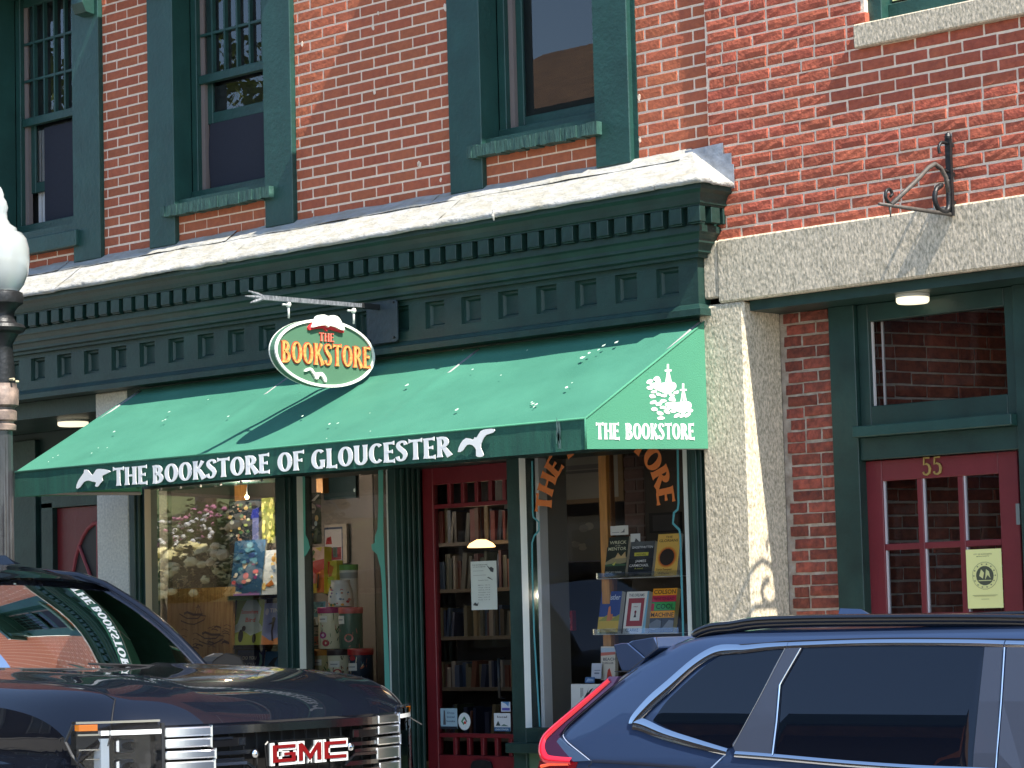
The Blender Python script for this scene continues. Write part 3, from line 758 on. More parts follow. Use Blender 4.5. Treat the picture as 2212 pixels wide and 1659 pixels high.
# stair hall behind the glass: a rough brick wall running back at an angle
HL = MB(); ang = math.radians(72)
class Fr:
    def __init__(s, o, a): s.o = Vector(o); s.ang = a; s.u = Vector((math.cos(a), math.sin(a), 0)); s.n = Vector((-math.sin(a), math.cos(a), 0))
    def __call__(s, x, y, z): return tuple(s.o + s.u*x + s.n*y + Vector((0, 0, z)))
hf = Fr((2.04, .40, 0), ang)
H_ = thing('hall_wall', 'rough dark red brick wall of the stair hall seen through the glass of door 55', 'wall', (2.04, .4, 0))
o0, o1 = Vector(hf(0, .012, -.03)), Vector(hf(3.2, .012, -.03))
MB().add([o0, o1, o1 + Vector((0, 0, 3.6)), o0 + Vector((0, 0, 3.6))], [(0, 1, 2, 3)]).build('mortar', mat('dull_mortar', sr(190, 176, 166), .95, .2, 30, .5, 70), H_)
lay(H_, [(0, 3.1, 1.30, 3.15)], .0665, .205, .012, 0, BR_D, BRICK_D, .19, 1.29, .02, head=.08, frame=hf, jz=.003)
hr = MB(); hr.box(3.9, 4.0, .35, 3.6, -.03, 3.5); hr.box(1.66, 4, 3.6, 3.7, -.03, 3.5); hr.box(1.6, 4, .35, 3.6, 3.4, 3.5); hr.box(1.6, 4, .35, 3.6, -.06, -.031)
struct(hr, 'stair_hall', mat('hall_plaster', sr(200, 190, 176), .9))

# closing faces of the two buildings so nothing shows through
bk = MB(); bk.box(-9, 1.40, 3.2, 3.3, -.03, 8); bk.box(-9, -8.9, .1, 3.2, -.03, 8); bk.box(-9, 1.4, .1, 3.2, 7.9, 8); bk.build('rear_wall', DARK, LB)
bk = MB(); bk.box(5.1, 5.2, .3, 3.8, -.03, 8); bk.box(1.45, 5.2, 3.8, 3.9, -.03, 8); bk.box(1.45, 5.2, .301, 3.8, 7.9, 8); bk.build('rear_wall', DARK, RB)
MB().box(1.362, 1.45, .2505, 3.7, -.03, 8).build('party_wall', DARK, LB)

# ================================================================== AWNING
AX0, AX1, AY, AZT, AZM, AZB = -3.19, 1.40, -.992, 3.05, 2.503, 2.352
AW = thing('shop_awning', 'green canvas awning with white lettering and gulls over the bookstore front', 'awning', (-.9, -.06, 3.05))
top = MB(); nx, ny = 130, 26
def slope(u, v):                       # u along, v down the slope
    x = AX0 + (AX1 - AX0)*u; y = -.02 + (AY + .02)*v; z = AZT + (AZM - AZT)*v
    edge = min(u, 1-u)*40; edge = min(1, edge); ve = min(1, v*9, (1-v)*9)
    n = noise.noise(Vector((x*1.1, v*3.0, 2)))*.014 + noise.noise(Vector((x*3.3, v*7, 9)))*.006
    for rx_ in (-1.7, -.2): n += .012*math.exp(-((x - rx_)/.05)**2)*math.sin(PI*min(1, v*1.1))
    n -= .012*math.sin(PI*v)
    n += -.010*math.exp(-((v-.26)/.04)**2)*(.6 + .5*noise.noise(Vector((x*2, 0, 0))))
    n += .007*math.exp(-((v-.33 - .03*math.sin(x*2.3))/.03)**2)
    return (x, y + n*.5*ve*edge, z + n*ve*edge)
for i in range(nx + 1):
    for j in range(ny + 1): top.v.append(slope(i/nx, j/ny))
for i in range(nx):
    for j in range(ny): top.f.append((i*(ny+1)+j, i*(ny+1)+j+1, (i+1)*(ny+1)+j+1, (i+1)*(ny+1)+j)); top.m.append(0)
top.build('canopy', CANVAS, AW, smooth=True)
CAN2 = mat('green_awning_canvas_side', sr(64, 132, 104), .85, .06, 3, .3, 160)
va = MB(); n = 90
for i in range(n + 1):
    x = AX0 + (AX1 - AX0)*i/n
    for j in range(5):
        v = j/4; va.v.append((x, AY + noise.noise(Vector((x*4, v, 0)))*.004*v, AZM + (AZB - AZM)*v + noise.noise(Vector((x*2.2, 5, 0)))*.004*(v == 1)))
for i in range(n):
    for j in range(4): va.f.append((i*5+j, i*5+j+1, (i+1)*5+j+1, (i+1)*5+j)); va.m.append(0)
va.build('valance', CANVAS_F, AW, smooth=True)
for x, lab in ((AX1, 'green side panel with two white schooners among waves'), (AX0, None)):
    s = MB(); s.prism([(AY, AZB + .002), (AY, AZM), (-.02, AZT), (-.02, 2.385)], (x - .001 if x > 0 else x, 0, 0), (0, 1, 0), (0, 0, 1), (1, 0, 0), .0015)
    o = s.build('side_panel', CAN2, AW)
    if lab: o['label'] = lab; SIDE = o
pp = MB(); pp.tube([(AX0, AY, AZM), (AX1, AY, AZM)], .006, 6); pp.tube([(AX1, AY, AZB), (AX1, AY, AZM), (AX1, -.02, AZT)], .006, 6); pp.build('piping', CAN2, AW, smooth=True)
fr = MB(); fr.tube([(AX0 + .02, -.05, 2.39), (AX0 + .02, AY + .02, AZB + .02), (AX1 - .02, AY + .02, AZB + .02), (AX1 - .02, -.05, 2.39)], .011, 8)
for x in (AX0 + .03, -1.7, -.2, AX1 - .03): fr.tube([(x, -.05, 3.03), (x, AY + .03, AZM - .02)], .011, 8)
fr.build('frame', flat(150, 150, 150), AW, smooth=True)
bo = MB()
for i in range(7):
    p = (AX0 + .18 + .19*i, -.01, 2.41); bo.lathe([(0, .012), (.008, .010), (.01, 0)], p, 8, ax=(0, -1, 0))
bo.build('rivet', flat(170, 170, 165), AW)
LET = mat('white_awning_lettering', sr(236, 236, 232), .7)
yl = AY - .009
def vt(s, xa, xb, za, zb):
    vl = MB(); word(vl, s, (xa, yl, za), (1, 0, (zb - za)/(xb - xa)), (0, 0, 1), (0, -1, 0), .107, width=xb - xa, d=.003, bold=.01); vl.build('valance_lettering', LET, AW)
vt('THE', -2.235, -1.915, 2.366, 2.364); vt('BOOKSTORE', -1.878, -.870, 2.360, 2.368); vt('OF', -.815, -.595, 2.366, 2.366); vt('GLOUCESTER', -.545, .505, 2.364, 2.372)
gl = [(495, 1505), (510, 1455), (545, 1405), (548, 1385), (575, 1390), (600, 1420), (625, 1385), (650, 1380), (690, 1385), (718, 1398), (665, 1425), (668, 1455), (655, 1470), (635, 1495), (618, 1490), (625, 1468), (600, 1462), (575, 1455), (545, 1465), (520, 1500)]
gr = [(757, 1270), (775, 1215), (810, 1180), (855, 1190), (865, 1175), (880, 1175), (905, 1135), (945, 1122), (995, 1122), (985, 1145), (940, 1160), (915, 1200), (905, 1240), (925, 1290), (900, 1303), (875, 1295), (875, 1255), (850, 1225), (815, 1225), (790, 1260)]
for n_, P in ((4, gl), (5, gr)):
    q = [tat(n_, x, y, yl) for x, y in P]
    q = catmull([(p.x, p.z) for p in q], 2); solid(q, yl - .003, LET, 'gull_emblem', AW, .003)
sd = MB(); xs_ = AX1 + .0008
pa = tatx(5, 1650, 1190, xs_); pb = tatx(6, 75, 1190, xs_); pt = tatx(5, 1650, 1085, xs_)
word(sd, 'THE', pa, (pb - pa), (0, 0, 1), (1, 0, 0), .082, width=(pb - pa).length*.235, d=.002, bold=.012); sd.build('side_lettering', LET, AW); sd = MB()
pc = pa + (pb - pa)*.29; word(sd, 'BOOKSTORE', pc, (pb - pa), (0, 0, 1), (1, 0, 0), .082, width=(pb - pa).length*.715, d=.002, bold=.012)
sd.build('side_lettering', LET, AW)
z7 = lambda x, y: ((2500 + x*.28926)/1.8228, (1300 + y*.28926)/1.8228)
em = MB()
def epoly(P, sm=2, off=0):
    q = [atx(*z7(x, y), xs_) for x, y in P]; q = [(p.y, p.z) for p in q]
    if sm > 1: q = catmull(q, sm)
    em.prism(q, (xs_ + off, 0, 0), (0, 1, 0), (0, 0, 1), (1, 0, 0), .0015)
for dx, dy in ((0, 0), (207, 264)):
    epoly([(200+dx, 745+dy), (230+dx, 722+dy), (300+dx, 712+dy), (350+dx, 720+dy), (470+dx, 705+dy), (530+dx, 712+dy), (560+dx, 745+dy), (550+dx, 800+dy), (490+dx, 850+dy), (440+dx, 872+dy), (380+dx, 850+dy), (300+dx, 815+dy), (230+dx, 780+dy)])
    for a, b, w_ in (((447, 462), (447, 545), 26), ((405, 552), (495, 548), 24), ((440, 560), (415, 712), 10), ((447, 560), (445, 712), 8), ((452, 560), (465, 712), 8), ((458, 560), (492, 712), 11)):
        L_, R_ = strip([(a[0]+dx, a[1]+dy), (b[0]+dx, b[1]+dy)], [w_, w_]); epoly(L_ + R_[::-1], 1, .0006*(w_ < 20))
    epoly([(x+dx, y+dy) for x, y in ((250, 660), (290, 628), (325, 640), (350, 700), (320, 722), (262, 690))] if not dx else [(460, 935), (480, 905), (520, 905), (548, 945), (545, 970), (500, 965), (462, 960)], 2, .0012)
for cx, cy, rx, ry, r in ((200, 700, 48, 26, -.4), (195, 790, 44, 22, .25), (260, 838, 42, 20, -.2), (318, 872, 36, 20, .1), (235, 900, 46, 26, .1), (388, 890, 42, 22, 0), (500, 885, 38, 20, .3), (560, 848, 40, 22, -.35), (243, 983, 48, 24, -.3), (322, 1006, 48, 26, -.2), (383, 963, 44, 22, 0), (262, 1077, 42, 26, .1), (378, 1052, 40, 20, 0), (440, 1072, 36, 18, .1), (340, 1132, 46, 28, .3), (432, 1112, 46, 26, .35), (515, 1105, 38, 20, .2), (352, 1198, 48, 24, -.1), (565, 1165, 44, 22, -.6), (645, 1158, 44, 22, -.7), (712, 1155, 46, 24, -.5), (745, 1095, 42, 26, -.2)):
    epoly(ell(cx, cy, rx, ry, 10, r, .12), 1, .0003)
em.build('schooner_emblem', LET, AW)
# droppings and scuffs on the canvas
dp = MB()
def onslope(px, py):
    n_ = Vector((0, AZM - AZT, -(AY + .055))); n_ = Vector((0, -(AZT - AZM), -(AY + .055))).normalized()
    o_ = Vector((0, -.055, AZT)); d = ray(px, py); k = (o_ - CAM).dot(n_)/d.dot(n_); return CAM + d*k, n_
for (n_, x, y, r) in ((4, 1103, 1020, 11), (4, 1075, 1072, 9), (4, 1058, 1080, 8), (4, 742, 1150, 12), (4, 755, 990, 6), (4, 1355, 940, 6), (4, 1485, 1050, 9), (4, 600, 1288, 6), (4, 642, 1255, 5), (4, 700, 1253, 5), (4, 380, 1303, 6), (4, 348, 1318, 5), (4, 320, 1343, 5), (4, 1965, 1048, 13), (4, 2140, 1100, 10), (4, 2195, 1095, 8), (4, 2122, 1195, 5), (5, 430, 848, 16), (5, 855, 747, 8), (5, 755, 1008, 13), (5, 1040, 785, 6), (5, 1565, 672, 20), (5, 1610, 642, 14), (5, 1672, 620, 12), (5, 1705, 592, 15), (5, 1788, 572, 14), (5, 1465, 865, 15), (5, 1500, 835, 7), (5, 1245, 970, 12), (5, 1268, 975, 12), (5, 1255, 990, 9), (5, 1240, 960, 8), (5, 193, 1148, 5), (5, 792, 622, 4), (5, 1210, 622, 5), (5, 190, 1030, 4)):
    p, nn_ = onslope(*tp(n_, x, y)); V_ = Vector((0, .87, .51)); U_ = Vector((1, 0, 0))
    dp.prism(ell(0, 0, r/1500, r/1250, 9, jit=.45), p + nn_*.011, U_, V_, nn_, .0012)
dp.build('bird_dropping', flat(186, 206, 190), AW, kind='stuff')
sc = MB()
for i in range(16):
    x = tat(5, 1405, 1150, AY).x + random.uniform(-.008, .02); z0 = random.uniform(2.36, 2.44); sc.quad((x, AY - .0072, z0), (x + .004, AY - .0072, z0), (x + .004, AY - .0072, z0 + random.uniform(.04, .1)), (x, AY - .0072, z0 + random.uniform(.04, .1)))
sc.build('scuff', flat(96, 122, 116), AW, kind='stuff')

# ================================================================== HANGING SIGN
XS = -.8917
SB = thing('sign_bracket', 'long projecting iron arm with forked tip and bolted plate on the green frieze', 'bracket', (XS, -.13, 3.33))
pl = MB(); rr = []
for cx, cz, a0 in ((-.765, 3.345, 0), (-.975, 3.345, 90), (-.975, 3.145, 180), (-.765, 3.145, 270)):
    for i in range(5): a = math.radians(a0 + 22.5*i); rr.append((cx + .02*math.cos(a), cz + .02*math.sin(a)))
pl.prism(rr, (0, -.128, 0), (1, 0, 0), (0, 0, 1), (0, -1, 0), .012, 0)
pl.build('mounting_plate', mat('dark_painted_iron', sr(44, 56, 62), .5, .25, 30, .4, 40), SB, bevel=.002)
b = MB()
for cx, cz in ((-.965, 3.345), (-.77, 3.35), (-.97, 3.15), (-.772, 3.15)): b.lathe([(0, .008), (.006, .006), (.008, 0)], (cx, -.14, cz), 8, ax=(0, -1, 0))
b.build('bolt', IRON, SB)
ARM = mat('galvanised_grey_arm', sr(150, 154, 160), .5, .5, 26, .3, 30, col2=sr(70, 74, 80), stretch=(1, 3, 1), metal=.3)
m = MB(); m.box(XS - .012, XS + .012, -.285, -.1405, 3.317, 3.349); m.build('socket', mat('black_rubber_sleeve', sr(30, 32, 34), .5), SB, bevel=.003)
m = MB(); m.tube([(XS, -.27, 3.333), (XS, -1.03, 3.325)], [.0155, .0185], 4); m.build('arm', ARM, SB)
m = MB()
for dz, yy in ((.030, -1.12), (0, -1.145), (-.034, -1.11)):
    m.tube([(XS, -1.02, 3.325 + dz*.1), (XS, -1.06, 3.325 + dz*.55), (XS, yy, 3.324 + dz)], [.013, .011, .004], 6)
m.build('forked_tip', ARM, SB)
OS = thing('oval_sign', 'oval green shop sign with white rim, carved open book and gilded bookstore lettering', 'sign', (XS, -.58, 3.04))
OCY, OCZ, ORY, ORZ = -.581, 3.042, .377, .19
ov = [(OCY + ORY*math.cos(2*PI*i/64), OCZ + ORZ*math.sin(2*PI*i/64)) for i in range(64)]
inr = [(OCY + (ORY - .015)*math.cos(2*PI*i/64), OCZ + (ORZ - .015)*math.sin(2*PI*i/64)) for i in range(64)]
MB().prism(ov, (XS - .018, 0, 0), (0, 1, 0), (0, 0, 1), (1, 0, 0), .036).build('board', mat('sign_green', sr(74, 112, 88), .5, .08, 5), OS)
m = MB(); m.prism(ov, (XS + .0181, 0, 0), (0, 1, 0), (0, 0, 1), (1, 0, 0), .010, holes=[inr]); m.build('rim', mat('sign_white_rim', sr(228, 230, 220), .5), OS, bevel=.003)
m = MB(); m.prism(ov, (XS - .0281, 0, 0), (0, 1, 0), (0, 0, 1), (1, 0, 0), .010, holes=[inr]); m.build('rim', MATS['sign_white_rim'], OS)
GOLD = mat('gold_leaf', sr(240, 196, 120), .35, .3, 60, metal=.25, col2=sr(214, 130, 66)); SRED = flat(176, 52, 36)
xo = XS + .0185
def sw(s, y0, y1, z0, z1, mt, bold, d, off):
    m = MB(); word(m, s, (xo + off, y0, z0), (0, 1, 0), (0, 0, 1), (1, 0, 0), z1 - z0, width=y1 - y0, d=d, bold=bold); return m.build('sign_lettering', mt, OS)
sw('BOOKSTORE', -.912, -.232, 2.972, 3.097, SRED, .045, .004, 0); sw('BOOKSTORE', -.912, -.232, 2.972, 3.097, GOLD, -.03, .007, .003)
sw('THE', -.628, -.515, 3.108, 3.156, SRED, .05, .005, 0); sw('THE', -.628, -.515, 3.108, 3.156, flat(214, 130, 110), -.07, .003, .005)
S_ = lambda x, y: ((900 + x*.31646)/1.8228, (1100 + y*.31646)/1.8228)
def sp_(P, off, th, m, name, sm=2):
    q = [atx(*S_(x, y), xo) for x, y in P]; q = catmull([(p.y, p.z) for p in q], sm); mm = MB()
    mm.prism(q, (xo + off, 0, 0), (0, 1, 0), (0, 0, 1), (1, 0, 0), th); return mm.build(name, m, OS, bevel=.001)
sp_([(975, 610), (985, 585), (1060, 520), (1200, 540), (1360, 560), (1400, 600), (1418, 655), (1400, 668), (1330, 650), (1270, 632), (1225, 625), (1212, 645), (1195, 640), (1180, 618), (1120, 612), (1040, 625), (985, 632)], 0, .012, flat(200, 44, 50), 'book_cover')
sp_([(1005, 600), (1020, 560), (1040, 500), (1060, 462), (1110, 446), (1160, 446), (1205, 462), (1250, 452), (1310, 462), (1345, 492), (1380, 560), (1410, 632), (1360, 630), (1300, 600), (1225, 580), (1205, 600), (1180, 576), (1110, 578), (1050, 592)], .0122, .014, flat(238, 236, 226), 'book_pages')
sp_([(935, 1140), (960, 1112), (1000, 1100), (1030, 1115), (1050, 1150), (1085, 1165), (1110, 1158), (1150, 1158), (1180, 1190), (1205, 1240), (1198, 1282), (1175, 1260), (1150, 1210), (1115, 1200), (1100, 1240), (1070, 1240), (1055, 1200), (1030, 1165), (1005, 1130), (970, 1140), (940, 1150)], 0, .012, flat(220, 226, 214), 'gull')
for y in (-.831, -.338):
    h = MB(); h.tube([(XS, y, 3.225), (XS, y, 3.295)], .006, 8); h.lathe([(0, -.018), (.012, -.012), (.016, 0), (.012, .012), (0, .018)], (XS, y, 3.300), 10); h.tube([(XS, y - .045, 3.298), (XS, y, 3.298)], [.007, .004], 6)
    h.build('hanging_hook', flat(206, 208, 200), OS, smooth=True)

# ================================================================== SCROLL BRACKET on the right wall
XB = 2.928
IB = thing('scroll_bracket', 'empty black wrought iron scroll bracket fixed where brick meets granite lintel', 'bracket', (XB, -.06, 3.4))
m = MB(); m.box(XB - .014, XB + .014, -.078, -.058, 3.39, 3.76); m.lathe([(0, -.02), (.016, -.012), (.018, 0), (.012, .014), (0, .022)], (XB, -.068, 3.77), 10); m.build('back_plate', IRON, IB)
for z in (3.44, 3.58, 3.72): MB().box(XB - .01, XB + .01, -.0575, YR - .001, z, z + .02).build('spacer', IRON, IB)
m = MB(); m.tube([(XB, -.07, 3.396), (XB, -.40, 3.392), (XB, -.655, 3.389)], [.011, .011, .008], 6)
m.tube([(XB, -.569, 3.39), (XB, -.569, 3.336)], [.007, .003], 6); m.build('arm', mat('worn_iron', sr(86, 82, 78), .6, .3, 30, .4, 40, metal=.2), IB, smooth=True)
m = MB(); m.tube([(XB, -.56, 3.395), (XB, -.36, 3.52), (XB, -.245, 3.60), (XB, -.19, 3.625), (XB, -.14, 3.61), (XB, -.10, 3.57), (XB, -.085, 3.50)], .011, 6); m.build('brace', MATS['worn_iron'], IB, smooth=True)
cr = lambda P: catmull(P, 5, False)
m = MB(); m.tube(cr([(XB, -.565, 3.395), (XB, -.60, 3.42), (XB, -.595, 3.455), (XB, -.565, 3.465), (XB, -.55, 3.445), (XB, -.565, 3.432)]), .008, 6)
m.build('scroll', IRON, IB, smooth=True); m = MB(); m.tube(cr([(XB, -.14, 3.53), (XB, -.19, 3.50), (XB, -.20, 3.45), (XB, -.17, 3.41), (XB, -.12, 3.402), (XB, -.088, 3.43), (XB, -.082, 3.49), (XB, -.088, 3.56)]), .013, 6)
m.build('scroll', IRON, IB, smooth=True); m = MB(); m.tube(cr([(XB, -.08, 3.60), (XB, -.12, 3.605), (XB, -.17, 3.61), (XB, -.18, 3.63)]), .007, 6)
m.build('scroll', IRON, IB, smooth=True); m = MB(); m.tube(cr([(XB, -.082, 3.735), (XB, -.125, 3.735), (XB, -.15, 3.71), (XB, -.145, 3.68)]), [.008]*15 + [.012], 6)
m.build('scroll', IRON, IB, smooth=True)

# ================================================================== CEILING LIGHTS
def disc(x, y, z, r, lab):
    t = thing('ceiling_light', lab, 'light', (x, y, z), 'ceiling lights of the two entries')
    MB().lathe([(r, 0), (r, -.012), (r*.97, -.016)], (x, y, z), 28).build('rim', flat(190, 190, 184), t, smooth=True)
    m = MB(); m.lathe([(r*.98, -.0155), (r*.98, -.034), (r*.9, -.042), (0, -.045)], (x, y, z), 28)
    return m.build('diffuser', mat('lamp_diffuser', sr(232, 226, 200), .5, emit=(1, .88, .62), estr=.55), t, smooth=True)
q = tat(6, 1490, 270, .13); disc(q.x, .13, 3.0675, .082, 'round flush light under the lintel above door 55')
q = tat(4, 472, 945, .32); disc(q.x, .32, 2.9495, .105, 'lit round flush light in the dark entry left of the awning')

# ================================================================== STREET LAMP
LXY = (-3.165, -1.1)
LP = thing('street_lamp', 'black fluted street lamp with an acorn glass globe beside the awning', 'street lamp', (LXY[0], LXY[1], -.03))
lx, ly = LXY
sh = MB(); n = 24
prof = [(.20, -.03), (.20, .1), (.17, .16), (.15, .5), (.12, .58), (.078, .66), (.076, .72)] + [(.072 - .010*(i/8), .75 + i*.25) for i in range(9)]
o = 0
for k_, (r, z) in enumerate(prof):
    for j in range(48):
        a = 2*PI*j/48; rr_ = r*(1 - (.07 if j % 3 == 1 else 0)*(.7 < z < 2.7)); sh.v.append((lx + rr_*math.cos(a), ly + rr_*math.sin(a), z))
for k_ in range(len(prof) - 1):
    for j in range(48): sh.f.append((k_*48+j, k_*48+(j+1) % 48, (k_+1)*48+(j+1) % 48, (k_+1)*48+j)); sh.m.append(0)
LPM = mat('chipped_black_lamp_paint', sr(58, 58, 62), .38, .5, 9, .5, 30, col2=sr(28, 29, 31), stretch=(1, 1, .35), coat=.4)
sh.build('post', LPM, LP, smooth='auto')
cl = MB(); cl.lathe([(.062, 2.745), (.082, 2.75), (.084, 2.78), (.07, 2.79), (.07, 2.80), (.088, 2.81), (.088, 2.86), (.075, 2.875), (.075, 2.885), (.098, 2.90), (.10, 2.99), (.088, 3.01), (.088, 3.03)], (lx, ly, 0), 28)
cl.build('clamp_ring', mat('rust_stained_collar', sr(150, 130, 118), .5, .4, 12, .3, 30, col2=sr(70, 62, 60)), LP, smooth='auto')
co = MB(); co.lathe([(.08, 3.025), (.082, 3.06), (.07, 3.2), (.066, 3.27), (.10, 3.33), (.135, 3.345), (.145, 3.365), (.135, 3.385), (.09, 3.40), (.075, 3.43), (.08, 3.47), (.105, 3.50), (.13, 3.515), (.135, 3.55), (.128, 3.58), (.11, 3.588), (0, 3.589)], (lx, ly, 0), 28)
co.build('capital', IRON, LP, smooth='auto')
b_ = MB()
for s in (-1, 1): b_.tube([(lx + .0, ly + s*.08, 3.05), (lx, ly + s*.12, 3.05)], .008, 6); b_.tube([(lx + s*.08, ly, 3.05), (lx + s*.12, ly, 3.05)], .008, 6)
b_.build('bolt', flat(190, 180, 150), LP)
gb = MB(); gb.lathe([(.105, 3.59), (.135, 3.63), (.162, 3.70), (.172, 3.78), (.170, 3.85), (.155, 3.91), (.128, 3.945), (.10, 3.955), (.096, 3.975), (.06, 4.00), (.042, 4.03), (.038, 4.07), (.046, 4.10), (.036, 4.14), (.02, 4.165), (.022, 4.18), (.012, 4.21), (0, 4.23)], (lx, ly, 0), 36)
gm = bpy.data.materials.new('frosted_acorn_globe'); gm.use_nodes = True; bs = gm.node_tree.nodes['Principled BSDF']
bs.inputs['Base Color'].default_value = (*sr(184, 192, 192), 1); bs.inputs['Roughness'].default_value = .3; bs.inputs['Subsurface Weight'].default_value = .0; bs.inputs['Coat Weight'].default_value = 1.0; bs.inputs['Coat Roughness'].default_value = .05
bs.inputs['Transmission Weight'].default_value = .35
gb.build('globe', gm, LP, smooth=True)

# ================================================================== INSIDE THE SHOP
rm = MB(); rm.box(-3.34, 1.35, 3.0, 3.1, -.03, 2.75); struct(rm, 'shop_back_wall', mat('shop_wall_warm_grey', sr(112, 104, 94), .9))
rm = MB(); rm.box(-3.34, -3.30, .31, 3.0, -.03, 2.75); rm.box(1.31, 1.35, .31, 3.0, -.03, 2.75); struct(rm, 'shop_side_wall', mat('shop_wall_warm_grey', (0, 0, 0)))
rm = MB(); rm.box(-3.3, 1.31, .31, 3.0, -.06, -.03); struct(rm, 'shop_floor', mat('shop_floor', sr(110, 84, 60), .6))
rm = MB(); rm.box(-3.3, 1.31, .31, 3.0, 2.75, 2.8); struct(rm, 'shop_ceiling', mat('shop_ceiling', sr(170, 164, 150), .9))
rm = MB(); rm.box(-3.19, -1.0, .13, .85, .62, .70); struct(rm, 'display_floor', mat('shop_floor', (0, 0, 0)))
rm = MB(); rm.box(.05, 1.21, .11, .85, .74, .80); struct(rm, 'display_floor', mat('shop_floor', (0, 0, 0)))
rm = MB(); rm.box(.052, .078, .11, .175, .80, 2.74); struct(rm, 'display_side_panel', flat(226, 228, 228))
rm = MB(); rm.box(.052, .074, .176, .34, .80, 2.74); struct(rm, 'display_side_panel', flat(118, 116, 110))  # same white partition further in; fading daylight is put into its grey colour
rm = MB(); rm.box(.09, 1.3, .86, .90, .80, 2.74); struct(rm, 'display_back_panel', mat('display_back', sr(74, 66, 58), .9))
rm = MB(); rm.box(-3.3, -1.95, .80, .84, .70, 2.74); struct(rm, 'display_back_panel', mat('display_back_grey', sr(120, 112, 106), .9))
rm = MB(); rm.box(-1.94, -1.66, .80, .84, .70, 2.74); struct(rm, 'display_back_panel', mat('display_back', (0, 0, 0)))
WOOD = mat('golden_pine', sr(196, 138, 70), .6, .3, 5, .2, 40, stretch=(6, 6, .7))
WOODL = mat('pale_plaque_wood', sr(196, 160, 96), .65, .35, 5, .2, 40, col2=sr(150, 110, 58), stretch=(9, 9, .8))

def card(name, label, cat, T, TLp, BLp, BRp, Y, lean=0.0, th=.003, base=(240, 240, 240), els=(), side=None, group=None, part_of=None, rough=.45):
    """flat upright thing (book, poster, notice): corners measured on the photograph, printed elements on its face"""
    O = at(*T(*BLp), Y); w_ = at(*T(*BRp), Y).x - O.x
    h = at(*T(*TLp), Y).z - O.z
    h = at(*T(*TLp), Y + lean*h).z - O.z
    U = Vector((w_, 0, 0)); V = Vector((0, lean*h, h)); N = U.cross(V).normalized()
    if N.y > 0: N = -N
    root = part_of
    if not root: root = thing(name, label, cat, tuple(O), group)
    m = MB(); sidec = side or base
    m.prism([(0, 0), (1, 0), (1, 1), (0, 1)], O - N*th, U, V, N, th)
    m.m = [0]*len(m.m)
    mats = [flat(*sidec, .7)]; idx = {}
    face = [flat(*base, rough)]
    b = MB(); b.add([O + N*.0006, O + U + N*.0006, O + U + V + N*.0006, O + V + N*.0006], [(0, 1, 2, 3)], 0)
    for q, e in enumerate(els):
        col = e[-1]; k = tuple(col)
        if k not in idx: face.append(flat(*col, rough)); idx[k] = len(face) - 1
        off = N*(.0010 + .0003*q)
        if e[0] == 'r': P = [(e[1], e[2]), (e[3], e[2]), (e[3], e[4]), (e[1], e[4])]
        elif e[0] == 'e': P = ell(e[1], e[2], e[3], e[4], 18)
        elif e[0] == 'p': P = e[1]
        if e[0] == 't':
            text(b, e[1], O + off + U*e[2] + V*e[3], U.normalized(), V.normalized(), N, e[4]*V.length*1.35, width=e[5]*U.length if e[5] else None, mi=idx[k], bold=.012, align='c')
            continue
        tri = tessellate_polygon([[Vector((p[0], p[1], 0)) for p in P]])
        vs = [O + off + U*p[0] + V*p[1] for p in P]; fs = []
        for t in tri:
            a, b_, c = (P[i] for i in t)
            t = tuple(t); fs.append(t if (b_[0]-a[0])*(c[1]-a[1]) - (b_[1]-a[1])*(c[0]-a[0]) > 0 else t[::-1])
        b.add(vs, fs, idx[k])
    nm = 'cover' if cat == 'book' else 'print'
    m.build('pages' if cat == 'book' else 'backing', mats, root)
    b.build(nm, face, root)
    return root
T8 = lambda x, y: tp(8, x, y)
T7 = lambda x, y: tp(7, x, y)
T9 = lambda x, y: tp(9, x, y)
ZC = lambda x, y: ((2100 + x*.36166)/1.8228, (1750 + y*.36166)/1.8228)
ZA = lambda x, y: ((550 + x*.27125)/1.8228, (1850 + y*.27125)/1.8228)
Z5 = lambda x, y: ((1100 + x*.30136)/1.8228, (2250 + y*.30136)/1.8228)
W_ = (232, 230, 222); K_ = (28, 30, 32)
YB = .34
def book(lab, TL, BL, BR, base, els, th=.024, Y=YB, T=T8, lean=.22, side=(206, 196, 176)):
    return card('book', lab, 'book', T, TL, BL, BR, Y, lean, th, base, els, side)
def art(n, cols, seed, u0=.08, u1=.92, v0=.1, v1=.6, big=.12):
    r = random.Random(seed); o = []
    for i in range(n):
        s = r.uniform(.35, 1)*big; o.append(('e', r.uniform(u0, u1), r.uniform(v0, v1), s, s*r.uniform(.4, 1)*.7, r.choice(cols)))
    return o
